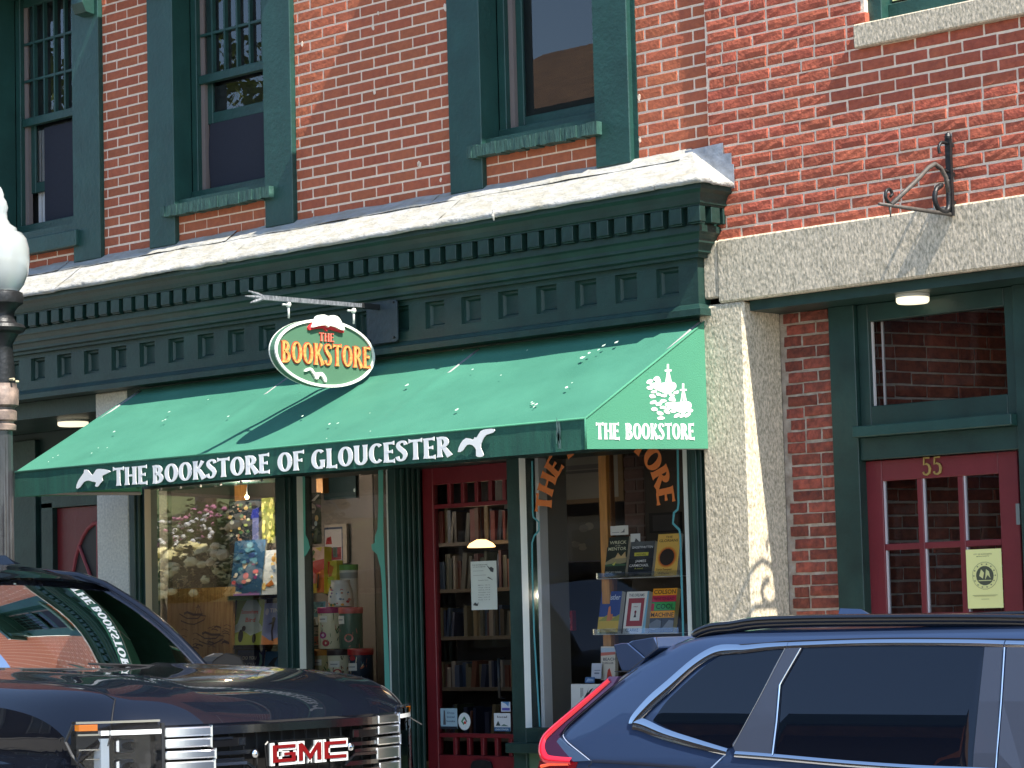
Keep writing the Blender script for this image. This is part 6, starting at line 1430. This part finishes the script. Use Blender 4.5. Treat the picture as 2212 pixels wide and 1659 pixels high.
# headlamps
LENS = glass('headlamp_lens', 1.3, (.97, .97, .98)); LED = mat('drl_white', sr(232, 234, 232), .2, coat=1)
for s in (-1, 1):
    b_ = MB(); band(b_, *sorted((s*.745, s*1.0)), .56, 1.105, -.06, .04, 12); hl = b_.build('headlamp', flat(20, 21, 24, .25), PT)
    b_ = MB(); band(b_, *sorted((s*.735, s*.92)), 1.084, 1.104, .0, .05, 10); band(b_, *sorted((s*.925, s*.952)), .70, 1.07, -.002, .05, 4); band(b_, *sorted((s*.925, s*.952)), 1.084, 1.104, .0, .05, 4); b_.build('light_strip', LED, hl)
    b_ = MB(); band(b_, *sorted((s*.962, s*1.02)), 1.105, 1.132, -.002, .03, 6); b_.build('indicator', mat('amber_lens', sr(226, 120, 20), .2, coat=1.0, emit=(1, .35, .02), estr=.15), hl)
    b_ = MB(); band(b_, *sorted((s*.955, s*1.025)), 1.084, 1.092, .0, .04, 6); band(b_, *sorted((s*.955, s*1.02)), 1.02, 1.026, -.005, .03, 6); band(b_, *sorted((s*.955, s*1.0)), .98, .984, -.005, .03, 6)
    band(b_, *sorted((s*.74, s*1.03)), 1.136, 1.146, .0, .03, 12); b_.build('headlamp_trim', CHROME_D, hl)
    b_ = MB()
    for zc in (1.035, .945): b_.prism([(s*.775, zc - .03), (s*.90, zc - .03), (s*.90, zc + .03), (s*.775, zc + .03)][::s], (xf(.84) - .07, TY, 0), (0, 1, 0), (0, 0, 1), (1, 0, 0), .03)
    b_.build('projector_surround', CHROME_G, hl, bevel=.008)
    b_ = MB()
    for zc in (1.035, .945): b_.prism(ell(s*.838, zc, .045, .018, 16), (xf(.84) - .038, TY, 0), (0, 1, 0), (0, 0, 1), (1, 0, 0), .01)
    b_.build('projector_lens', glass('lens', 1.6), hl)
    b_ = MB(); band(b_, *sorted((s*.735, s*1.03)), .60, 1.132, -.001, .002, 14); b_.build('lens', LENS, hl)
    b_ = MB(); band(b_, *sorted((s*.722, s*.735)), .6, 1.13, .0, .05, 2); b_.build('headlamp_rim', BLACKP, hl)
    if s > 0: continue
    b_ = MB(); b_.tube([fp(s*1.03, 1.132, -.02), fp(s*1.045, 1.06, -.04), fp(s*1.03, 1.0, -.03), fp(s*.98, .90, -.01)], .008, 5); b_.build('headlamp_rim', BLACKP, hl)
# upper valance between bonnet lip and grille
g = MB(); band(g, -1.02, 1.02, 1.106, lambda y: hoodz(0, y) - .024, -.02, .04, 40); g.build('bonnet_gap', flat(8, 8, 10), PT)

# ------------------------------------------------------------------ SUV
SV = thing('suv', 'blue metallic suv with chrome window surround and dark glass, only its rear half in view', 'suv', (5.2, -2.12, -.17))
YC = -2.12
def sY(z):
    t = max(0, z - 1.0); return -3.05 + .325*t + .12*t*t
def hwid(z): return YC - sY(z)            # half width
def S5(x, y): return ((2050 + x*.40687)/1.8228, (2350 + y*.40687)/1.8228)
def S6(x, y): return ((2900 + x*.51175)/1.8228, (2300 + y*.51175)/1.8228)
def us(F, x, y):
    z = 1.2
    for i in range(14): z = .5*z + .5*at(*F(x, y), sY(z)).z
    p = at(*F(x, y), sY(z)); return (p.x, p.z)
REAR = [(-.17, 3.06), (.3, 2.98), (.55, 2.93), (.9, 2.90), (1.0, 2.905), (1.06, 2.885), (1.10, 2.905), (1.20, 3.02), (1.31, 3.17), (1.36, 3.25), (1.41, 3.36), (1.46, 3.46), (1.49, 3.62)]
FRONT = [(-.17, 7.3), (.3, 7.45), (.6, 7.50), (.8, 7.42), (.86, 7.1), (.95, 6.75), (1.02, 6.55), (1.2, 6.20), (1.36, 5.9), (1.44, 5.70), (1.49, 5.45)]
body = MB(); zs = [.0, .15, .35, .55, .7, .82, .9, .96, 1.0, 1.03, 1.06, 1.09, 1.12, 1.16, 1.2, 1.25, 1.3, 1.34, 1.38, 1.41, 1.435, 1.455, 1.475, 1.487, 1.497, 1.503]
NS = 96
def ring(z):
    x0, x1 = pwl(REAR, z), pwl(FRONT, z); h = hwid(z)
    if z < .9: h += .015*math.sin(z*3)
    if z > 1.43: k = (z - 1.43)/.073; h -= .10*k**2.2; x0 += .25*k**3; x1 -= .25*k**3
    out = []
    for i in range(NS):
        # superellipse plan: long sides parallel, corners tucked
        a = 2*PI*i/NS; c, s = math.cos(a), math.sin(a); n = 7.0
        ux = math.copysign(abs(c)**(2/n), c); uy = math.copysign(abs(s)**(2/n), s)
        L = (x1 - x0)/2; cxm = (x0 + x1)/2
        # corner depth capped at ~.3 m
        X = cxm + L*ux
        d = min(X - x0, x1 - X); 
        yy = 1 - (max(0, 1 - d/.42))**2.6*.30
        out.append((X, YC + h*math.copysign(min(abs(uy)*1.0, 1), uy)*(yy if abs(uy) > .5 else 1), z))
    return out
NXS = 40
def ring2(z):
    x0, x1 = pwl(REAR, z), pwl(FRONT, z); h = hwid(z)
    if z > 1.43: k = (z - 1.43)/.073; h -= .10*k**2.2; x0 += .25*k**3; x1 -= .3*k**3
    rr_ = .16; out = []
    xs_ = [x0 + rr_*(1 - math.cos(PI/2*i/6)) for i in range(7)] ; ys_ = [h - .11*(1 - math.sin(PI/2*i/6)) for i in range(7)]
    side = list(zip(xs_, ys_)) + [(x0 + rr_ + (x1 - x0 - 2*rr_)*i/22, h) for i in range(1, 22)] + [(x1 - (p - x0), q) for p, q in list(zip(xs_, ys_))[::-1]]
    near = [(x, YC - y, z) for x, y in side]; far = [(x, YC + y, z) for x, y in side[::-1]]
    return near + far
R_ = [ring2(z) for z in zs]; n = len(R_[0])
for r_ in R_: body.v += r_
def inarch(x, z): return any((x - wx)**2 + (z - .19)**2 < .40**2 for wx in (3.88, 6.58))
for k in range(len(zs) - 1):
    for i in range(n):
        j = (i + 1) % n; q_ = R_[k][i]; q2 = R_[k][j]
        if abs(abs(q_[1] - YC) - hwid(q_[2])) < .03 and inarch((q_[0] + q2[0])/2, (zs[k] + zs[k+1])/2): continue
        body.f.append((k*n+i, k*n+j, (k+1)*n+j, (k+1)*n+i)); body.m.append(0)
top_ = (len(zs) - 1)*n; m_ = n//2
for i in range(m_ - 1): body.f.append((top_ + i, top_ + i + 1, top_ + n - 2 - i, top_ + n - 1 - i)); body.m.append(0)
body.build('body', SUVP, SV, smooth=True)
for wx in (3.88, 6.58):
    for s in (-1, 1):
        wheel(SV, wx, YC + s*.79, .36, .23, s)
        m = MB(); m.tube([(wx + .40*math.cos(a), YC + s*.93, .19 + .40*math.sin(a)) for a in [PI*i/16 for i in range(17)]], .03, 6); m.build('arch_trim', BLACKP, SV)
def sp2(P, off, name, mt, th=.004, sm=0, par=None):
    q = [us(*p) for p in P]
    if sm: q = catmull(q, sm)
    mb = MB(); tri = tessellate_polygon([[Vector((p[0], p[1], 0)) for p in q]]); n_ = len(q)
    A = [(p[0], sY(p[1]) - off, p[1]) for p in q]; B = [(p[0], sY(p[1]) - off + th, p[1]) for p in q]
    fs = []
    for t in tri:
        a, b, c = (q[i] for i in t); t = tuple(t)
        fs.append(t if (b[0]-a[0])*(c[1]-a[1]) - (b[1]-a[1])*(c[0]-a[0]) > 0 else t[::-1])
    fs += [(i, n_ + i, n_ + (i+1) % n_, (i+1) % n_) for i in range(n_)]
    mb.add(A + B, fs); return mb.build(name, mt, par or SV)
def ribbon(P, widths, off, name, mt, sm=3, bulge=.006, par=None):
    if name == 'chrome_surround': bulge = .0035
    """moulding that follows the body side: a rounded band"""
    q = catmull([us(*p) for p in P], sm, False) if sm else [us(*p) for p in P]
    nn_ = len(q); W2 = [pwl([(i/(len(widths)-1), w_) for i, w_ in enumerate(widths)], k/(nn_-1)) for k in range(nn_)]
    L_, R2 = strip(q, W2); mb = MB(); cols_ = 7
    for k in range(nn_):
        for c in range(cols_):
            t = c/(cols_-1); x = lerp(L_[k][0], R2[k][0], t); z = lerp(L_[k][1], R2[k][1], t); mb.v.append((x, sY(z) - off - bulge*math.sin(PI*t), z))
    for k in range(nn_ - 1):
        for c in range(cols_ - 1): mb.f.append((k*cols_+c, k*cols_+c+1, (k+1)*cols_+c+1, (k+1)*cols_+c)); mb.m.append(0)
    return mb.build(name, mt, par or SV, smooth=True)
s5 = lambda L: [(S5, x, y) for x, y in L]
s6 = lambda L: [(S6, x, y) for x, y in L]
# one long dark glass field with the pillar trims on top of it
def dense(P, k=6):
    o = []
    for i in range(len(P)):
        a, b = P[i], P[(i+1) % len(P)]
        for j in range(k): o.append((a[0], lerp(a[1], b[1], j/k), lerp(a[2], b[2], j/k)) if a[0] is b[0] else (a if j == 0 else a)) if (a[0] is b[0] or j == 0) else None
    return o
QG = s5([(1290, 1195), (1420, 1010), (1600, 840), (1800, 660), (1950, 565), (2120, 530)]) + s6([(70, 515), (385, 492), (300, 660), (180, 900), (60, 1140), (0, 1225)]) + s5([(2050, 1465), (1800, 1400), (1500, 1300), (1340, 1225)])
def glasspatch(P, name):
    """curved side glass: triangulated on a fine grid inside the outline"""
    q = [us(*p) for p in P]; x0 = min(p[0] for p in q); x1 = max(p[0] for p in q); N = 30
    mb = MB(); cols_ = []
    for i in range(N + 1):
        x = lerp(x0 + 1e-4, x1 - 1e-4, i/N); zz = []
        for k in range(len(q)):
            a, b = q[k], q[(k+1) % len(q)]
            if (a[0] - x)*(b[0] - x) <= 0 and a[0] != b[0]: zz.append(a[1] + (b[1] - a[1])*(x - a[0])/(b[0] - a[0]))
        lo_, hi_ = min(zz), max(zz); M_ = 10
        for j in range(M_ + 1): z = lerp(lo_, hi_, j/M_); mb.v.append((x, sY(z) - .006, z))
    for i in range(N):
        for j in range(10): mb.f.append((i*11+j, (i+1)*11+j, (i+1)*11+j+1, i*11+j+1)); mb.m.append(0)
    return mb.build(name, TINT, SV, smooth=True)
glasspatch(QG, 'quarter_window')
RD = s6([(515, 490), (1200, 476), (1925, 484), (1875, 900), (1835, 1300), (1825, 1500), (1200, 1400), (700, 1345), (303, 1312), (330, 1060), (355, 765), (380, 725)])
glasspatch(RD, 'rear_door_window')
FD = s6([(2290, 484), (2900, 500), (3500, 700), (4000, 1200), (4100, 1480), (2230, 1480), (2250, 900)])
glasspatch(FD, 'front_door_window')
sp2(s6([(385, 492), (505, 488), (372, 722), (345, 765), (320, 1060), (290, 1312), (140, 1300), (0, 1280), (-20, 1230), (60, 1120), (180, 890), (300, 640)]), .010, 'quarter_pillar_trim', PILLP, .006)
sp2(s6([(1922, 484), (2066, 484), (2045, 900), (2010, 1300), (1998, 1520), (1826, 1520), (1838, 1300), (1878, 900)]), .010, 'door_pillar_trim', PILLP, .006)
sp2(s6([(2092, 484), (2290, 484), (2262, 900), (2235, 1520), (2012, 1520), (2030, 1300), (2062, 900)]), .010, 'front_pillar_trim', PILLP, .006)
ribbon(s6([(512, 490), (375, 728), (348, 775), (325, 1050), (292, 1312)]), [.006]*2, .013, 'window_bead', CHROME, 0, .003)
ribbon(s6([(390, 492), (180, 895), (-10, 1245)]), [.003]*2, .013, 'window_bead', CHROME_D, 0, .002)
ribbon(s6([(2078, 484), (2052, 900), (2004, 1500)]), [.005]*2, .013, 'window_bead', CHROME, 0, .003)
ribbon(s5([(1110, 1222), (1130, 1175), (1270, 1020), (1450, 860), (1700, 640), (1900, 525), (2090, 505)]) + s6([(60, 500), (250, 480), (405, 470)]), [.046, .052, .042, .030, .022], .010, 'chrome_surround', CHROME, 4, .010)
ribbon(s6([(408, 470), (900, 452), (1300, 447), (1800, 450), (2072, 458)]), [.021]*3, .010, 'chrome_surround', CHROME, 4, .008)
ribbon(s6([(2080, 458), (2500, 470), (3000, 500), (3500, 680), (4000, 1150)]), [.021]*3, .010, 'chrome_surround', CHROME, 4, .008)
ribbon(s5([(1110, 1218), (1200, 1240), (1400, 1325), (1700, 1415), (2010, 1500)]), [.048, .044, .034, .024], .010, 'chrome_surround', CHROME, 4, .010)
ribbon(s6([(0, 1306), (290, 1328), (850, 1378), (1400, 1415), (2000, 1440), (3000, 1500), (4100, 1520)]), [.021]*3, .010, 'chrome_surround', CHROME, 4, .008)
# dark drip line over the chrome and door shut lines
ribbon(s5([(1060, 1215), (1120, 1120), (1400, 850), (1660, 615), (1860, 500), (2080, 470)]) + s6([(250, 452), (405, 440), (900, 422), (1300, 416), (1800, 420), (2400, 428)]), [.005]*2, .004, 'drip_moulding', BLACKP, 4, .003)
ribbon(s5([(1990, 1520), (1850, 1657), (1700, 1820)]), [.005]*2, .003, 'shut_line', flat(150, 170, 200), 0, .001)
# tail lamp, seams, spoiler
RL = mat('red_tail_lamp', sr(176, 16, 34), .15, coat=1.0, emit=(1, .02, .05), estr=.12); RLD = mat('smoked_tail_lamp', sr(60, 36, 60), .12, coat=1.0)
def tailp(P, off, name, mt, par=None, sm=0):
    """patch laid on the rear corner surface, pushed out by off"""
    return sp2(P, off, name, mt, .02, sm, par)
tl = tailp(s5([(960, 770), (870, 770), (700, 920), (500, 1085), (330, 1250), (215, 1370), (190, 1450), (200, 1540), (230, 1580), (520, 1590), (440, 1500), (360, 1400), (380, 1340), (470, 1230), (640, 1080), (900, 860)]), .008, 'tail_lamp', RLD)
ribbon(s5([(880, 800), (740, 925), (560, 1080), (400, 1215), (270, 1335), (232, 1400), (222, 1470), (245, 1540), (300, 1572), (510, 1588)]), [.020, .026, .030, .034, .026], .012, 'light_band', RL, 4, .008, tl)
tl2 = tailp(s5([(195, 1580), (300, 1590), (500, 1592), (560, 1600), (520, 1700), (480, 1800), (190, 1800), (175, 1660)]), .006, 'lower_tail_lamp', mat('deep_red_lamp', sr(110, 16, 24), .15, coat=1.0))
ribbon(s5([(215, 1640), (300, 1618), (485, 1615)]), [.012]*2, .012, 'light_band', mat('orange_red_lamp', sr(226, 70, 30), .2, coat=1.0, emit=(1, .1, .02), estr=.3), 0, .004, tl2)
tailp(s5([(360, 1400), (385, 1365), (470, 1440), (690, 1585), (520, 1592), (440, 1505)]), .0075, 'tail_trim', mat('slate_trim', sr(56, 74, 100), .3, coat=.6))
ribbon(s5([(1140, 690), (900, 870), (640, 1090), (470, 1240), (415, 1335), (440, 1380), (560, 1480), (690, 1590), (660, 1640)]), [.005]*2, .004, 'shut_line', flat(20, 24, 34), 3, .001)
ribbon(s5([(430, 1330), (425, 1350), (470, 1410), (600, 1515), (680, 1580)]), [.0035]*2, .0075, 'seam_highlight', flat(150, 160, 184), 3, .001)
ribbon(s5([(700, 1588), (1100, 1610), (1700, 1660)]), [.012]*2, .003, 'lower_crease', flat(16, 22, 40), 0, .001)
SPB = SUVP
def prism_y(P, y0, y1, name, mt):
    q = [us(S5, x, y) for x, y in P]; m = MB(); m.prism(q, (0, y0, 0), (1, 0, 0), (0, 0, 1), (0, 1, 0), y1 - y0); return m.build(name, mt, SV, bevel=.004)
prism_y([(915, 465), (990, 448), (1062, 445), (1190, 590), (1100, 690), (1060, 716), (925, 716), (915, 600)], sY(1.42) - .005, YC + .62, 'spoiler_fin', SPB)
prism_y([(1062, 445), (1100, 425), (1330, 388), (1345, 490), (1260, 545), (1192, 592)], sY(1.42) - .003, YC + .66, 'spoiler', SUVP)
ribbon(s5([(1333, 390), (1350, 495), (1260, 560), (1150, 650), (1060, 722), (930, 722)]), [.0035]*2, .012, 'spoiler_gap', flat(14, 16, 22), 0, .001)
# roof: black rail and glass panel
m = MB(); RP = [us(*p) for p in s5([(1600, 335), (1700, 285), (1830, 248), (2000, 232)]) + s6([(150, 250), (600, 234), (1200, 228), (1700, 226), (2212, 232), (3000, 262), (3400, 300)])]
RP = catmull(RP, 3, False)
pts = [(x, -2.83, z - .016) for x, z in RP]; m.tube(pts, [.006] + [.016]*(len(pts) - 2) + [.006], 8); m.tube([(x, y + .012, z - .014) for x, y, z in pts[1:-1]], .016, 6); m.build('roof_rail', mat('gloss_black_rail', sr(14, 14, 16), .15, coat=1.0), SV, smooth=True)
m = MB(); m.tube([(x, 2*YC + 2.83, z - .006) for x, _, z in pts], .014, 8); m.build('roof_rail', MATS['gloss_black_rail'], SV, smooth=True)
m = MB(); m.box(3.9, 5.5, YC - .5, YC + .5, 1.495, 1.507); m.build('roof_glass', MATS['gloss_black_rail'], SV, bevel=.004)
q = MB(); p0 = Vector((3.75, YC + .05, 1.50)); q.add([p0 + Vector(v) for v in ((-.10, -.025, 0), (-.10, .025, 0), (.10, .02, 0), (.10, -.02, 0), (-.10, 0, .055), (0, 0, .05), (.06, 0, .022))], [(0, 3, 6, 5, 4), (1, 4, 5, 6, 2), (0, 4, 1), (3, 2, 6)]); q.build('roof_fin', SUVP, SV)
for s in (-1,):
    mr = MB(); mr.prism(catmull([(0, 1.05), (0, 1.18), (.2, 1.19), (.22, 1.06)], 4), (6.0, YC - .93, 0), (0, -1, 0), (0, 0, 1), (1, 0, 0), .12); mr.build('door_mirror', SUVP, SV, bevel=.01)
for x, y in ((1085, 1212),):
    p = us(S5, x, y)
m = MB(); m.box(3.3, 5.2, YC - .6, YC + .6, .95, 1.3); m.build('interior', flat(20, 22, 26), SV)

# ================================================================== ACROSS THE STREET (seen in the glass and paint)
OB = thing('brown_roofed_house', 'dark walled house with a brown shingle roof across the street, seen mirrored in the windows', 'house', (-6.4, -14.5, -.03))
wm = mat('dark_clapboard', sr(74, 62, 54), .8, .2, 3, .3, 30)
bx = MB(); bx.box(-12.8, -1.2, -17.9, -11.5, -.03, 7.2); bx.build('wall', wm, OB)
bx = MB(); bx.prism([(-18.3, 7.15), (-11.0, 7.15), (-11.0, 7.33), (-14.7, 9.05), (-18.3, 7.33)], (-13.3, 0, 0), (0, 1, 0), (0, 0, 1), (1, 0, 0), 12.7); bx.build('roof', mat('brown_shingles', sr(120, 92, 66), .9, .4, 5, .6, 12), OB)
bx = MB(); bx.box(-13.3, -.6, -10.98, -10.90, 7.05, 7.33); bx.build('eave_board', mat('dark_green_eave', sr(36, 60, 52), .5), OB)
bx = MB(); bx.tube([(-1.6, -11.45, 6.1), (-1.6, -10.95, 7.05)], .08, 4); bx.build('bracket', mat('orange_timber', sr(190, 110, 60), .6), OB)
for i in range(6):
    for z in (1.0, 3.8):
        f = MB(); x = -12 + 2.05*i; f.box(x, x + 1.1, -11.49, -11.44, z, z + 1.6); o = f.build('window', flat(170, 166, 156), OB)
        f = MB(); f.box(x + .08, x + .51, -11.44, -11.43, z + .08, z + 1.52); f.box(x + .59, x + 1.02, -11.44, -11.43, z + .08, z + 1.52); f.build('pane', flat(40, 46, 56, .1), o)
WH = thing('white_gabled_house', 'white gabled house across the street, seen mirrored beside the garden', 'house', (-14, -17, -.03))
bx = MB(); bx.prism([(-19.6, .5), (-17.0, .5), (-17.0, 3.9), (-18.3, 5.1), (-19.6, 3.9)], (0, -19.5, 0), (1, 0, 0), (0, 0, 1), (0, 1, 0), 3.5); bx.build('wall', flat(206, 204, 198), WH)
bx = MB()
for s in (-1, 1): bx.prism([(-18.3, 5.18), (-18.3 + s*1.7, 3.6), (-18.3 + s*1.7, 3.74), (-18.3, 5.32)][::s], (0, -19.8, 0), (1, 0, 0), (0, 0, 1), (0, 1, 0), 4.2)
bx.build('roof', flat(90, 90, 94), WH)
GH = thing('shingled_barn', 'long grey shingled barn behind the garden across the street', 'building', (-24, -22, 1.5))
bx = MB(); bx.box(-36, -17.5, -27, -21, 0, 5.2); bx.build('wall', mat('grey_shingles', sr(92, 88, 84), .9, .3, 4), GH)
bx = MB(); bx.prism([(-27.5, 5.1), (-20.5, 5.1), (-24, 7.4)], (-36.4, 0, 0), (0, 1, 0), (0, 0, 1), (1, 0, 0), 19.2); bx.build('roof', flat(80, 78, 78), GH)
lw = MB(); nx, ny = 40, 26
for i in range(nx + 1):
    for j in range(ny + 1):
        x = -40 + 26*i/nx; y = -11.25 - 10*j/ny; lw.v.append((x, y, 1.75 + 2.8*(j/ny)**1.0 + noise.noise(Vector((x, y, 0)))*.15))
for i in range(nx):
    for j in range(ny): lw.f.append((i*(ny+1)+j, i*(ny+1)+j+1, (i+1)*(ny+1)+j+1, (i+1)*(ny+1)+j)); lw.m.append(0)
struct(lw, 'lawn', mat('lawn', sr(124, 134, 84), .95, .45, 5, .8, 30, col2=sr(84, 100, 58)), True)
rw_ = MB(); rw_.box(-40, -14.0, -11.3, -11.22, -.03, 1.85); RWT = rw_.build('retaining_wall', mat('field_stone', sr(66, 62, 54), .9, .4, 4, .6, 12)); tag(RWT, 'low dark stone retaining wall in front of the garden across the street', 'wall')
rw_ = MB(); rw_.box(-14.06, -14.0, -21, -11.3, -.03, 1.85); struct(rw_, 'garden_bank', MATS['field_stone'])
LEAF = mat('bush_leaves', sr(84, 108, 52), .7, .35, 6, col2=sr(52, 76, 36)); LEAF2 = mat('perennial_leaves', sr(108, 134, 70), .8, .35, 6, col2=sr(74, 100, 50))
ico = []
t_ = (1 + 5**.5)/2
icv = [Vector(v).normalized() for v in ((-1, t_, 0), (1, t_, 0), (-1, -t_, 0), (1, -t_, 0), (0, -1, t_), (0, 1, t_), (0, -1, -t_), (0, 1, -t_), (t_, 0, -1), (t_, 0, 1), (-t_, 0, -1), (-t_, 0, 1))]
icf = [(0, 11, 5), (0, 5, 1), (0, 1, 7), (0, 7, 10), (0, 10, 11), (1, 5, 9), (5, 11, 4), (11, 10, 2), (10, 7, 6), (7, 1, 8), (3, 9, 4), (3, 4, 2), (3, 2, 6), (3, 6, 8), (3, 8, 9), (4, 9, 5), (2, 4, 11), (6, 2, 10), (8, 6, 7), (9, 8, 1)]
def bush(lab, cx, cy, z0, rx, rz, nleaf, nflow, col, fr, seed, grp):
    r = random.Random(seed); t = thing('hydrangea_bush' if fr > .06 else 'flowering_plant', lab, 'bush' if fr > .06 else 'plant', (cx, cy, z0), grp)
    lf = MB()
    for i in range(nleaf):
        a, b = r.uniform(0, 2*PI), r.uniform(-.1, 1); k = r.uniform(.55, 1)**.5*(1 + .25*math.sin(3*a + seed))
        p = Vector((cx + rx*k*math.cos(a)*math.sqrt(max(0, 1 - b*b)), cy + rx*k*math.sin(a)*math.sqrt(max(0, 1 - b*b)), z0 + rz*(.12 + .88*max(0, b)*k)))
        u = Vector((r.gauss(0, 1), r.gauss(0, 1), r.gauss(0, .6))).normalized(); v = u.orthogonal().normalized(); s = r.uniform(.03, .07)
        lf.add([p - u*s, p + v*s*.5, p + u*s, p - v*s*.5], [(0, 1, 2, 3)])
    lf.build('foliage', LEAF if fr > .06 else LEAF2, t)
    fl = MB()
    for i in range(nflow):
        a = r.uniform(0, 2*PI); b = r.uniform(.1, 1); k = 1.0*(1 + .22*math.sin(3*a + seed))
        p = Vector((cx + rx*k*math.cos(a)*math.sqrt(1 - b*b), cy + rx*k*math.sin(a)*math.sqrt(1 - b*b), z0 + rz*(.12 + .9*b)))
        s = r.uniform(.6, 1.1)*fr; sq = r.uniform(.6, .9)
        fl.add([p + Vector((v.x*s*r.uniform(.85, 1.15), v.y*s, v.z*s*sq)) for v in icv], icf, r.choice((0, 0, 1)))
    fl.build('flower_head', [flat(*col, .9), flat(*(int(c*.92) for c in col), .9)], t, kind='stuff')
hb_ = 'hydrangea bushes across the street mirrored in the left window'
for i, (x, y, rx, rz) in enumerate(((-15.75, -12.2, .72, 1.3), (-16.7, -12.0, .65, .75), (-17.1, -13.6, .8, 1.55), (-17.5, -12.3, .6, .75), (-16.3, -12.8, .7, 1.5), (-18.5, -12.7, .55, .6))):
    bush(('rounded cream hydrangea bush nearest the corner of the garden', 'low cream hydrangea bush in the middle of the garden', 'tallest cream hydrangea bush beside the white house', 'small yellowish hydrangea bush left of the middle', 'tall cream hydrangea bush behind the corner bush', 'smallest hydrangea bush at the far left')[i], x, y, 1.75 + (-11.9 - y)*.3, rx, rz, 1500, 90, (244, 232, 170) if i % 2 else (246, 224, 176), .10, 20 + i, hb_)
for i, (x, y, c) in enumerate(((-18.2, -13.4, (232, 232, 232)), (-19.1, -13.9, (214, 140, 170)), (-19.6, -13.4, (236, 236, 232)), (-18.0, -14.4, (206, 120, 160)))):
    bush(('loose white flowering plant behind the low hydrangea', 'pink flowering plant on the bank', 'white daisies at the left of the garden', 'magenta flowering plant near the tall hydrangea')[i], x, y, 1.75 + (-11.9 - y)*.3, .7, .9, 700, 60, c, .05, 40 + i, 'flowering plants on the garden bank')
def tree(lab, cx, cy, h, r0, seed):
    r = random.Random(seed); t = thing('leafy_tree', lab, 'tree', (cx, cy, .5), 'trees across the street')
    m = MB(); m.tube([(cx, cy, .3), (cx + .1, cy, h*.35), (cx - .1, cy + .1, h*.7)], [.22, .16, .07], 8)
    for i in range(7): a = i*.9; m.tube([(cx, cy, h*(.35 + .05*i)), (cx + math.cos(a)*r0*.5, cy + math.sin(a)*r0*.5, h*(.5 + .05*i)), (cx + math.cos(a)*r0*.8, cy + math.sin(a)*r0*.8, h*(.6 + .05*i))], [.08, .05, .02], 5)
    m.build('trunk', flat(84, 70, 56), t)
    cr_ = MB(); cl = [(r.uniform(-1, 1)*r0*.7, r.uniform(-1, 1)*r0*.7, h*r.uniform(.5, .95), r.uniform(.5, 1.0)*r0*.5) for i in range(16)]
    for i in range(5200):
        c = r.choice(cl); d = Vector((r.gauss(0, 1), r.gauss(0, 1), r.gauss(0, 1))).normalized()*c[3]*r.uniform(.6, 1.05)
        p = Vector((cx + c[0], cy + c[1], c[2])) + d; u = Vector((r.gauss(0, 1), r.gauss(0, 1), r.gauss(0, 1))).normalized(); v = u.orthogonal().normalized(); s = r.uniform(.07, .13)
        cr_.add([p - u*s, p + v*s*.6, p + u*s, p - v*s*.6], [(0, 1, 2, 3)])
    cr_.build('crown', mat('tree_leaves', sr(128, 140, 62), .7, .4, 2, col2=sr(76, 98, 44)), t)
tree('yellow green tree across the street beside the barn', -20.5, -15, 10.5, 3.0, 3)
tree('taller tree across the street behind the white house', -25.5, -16, 11.5, 2.6, 8)
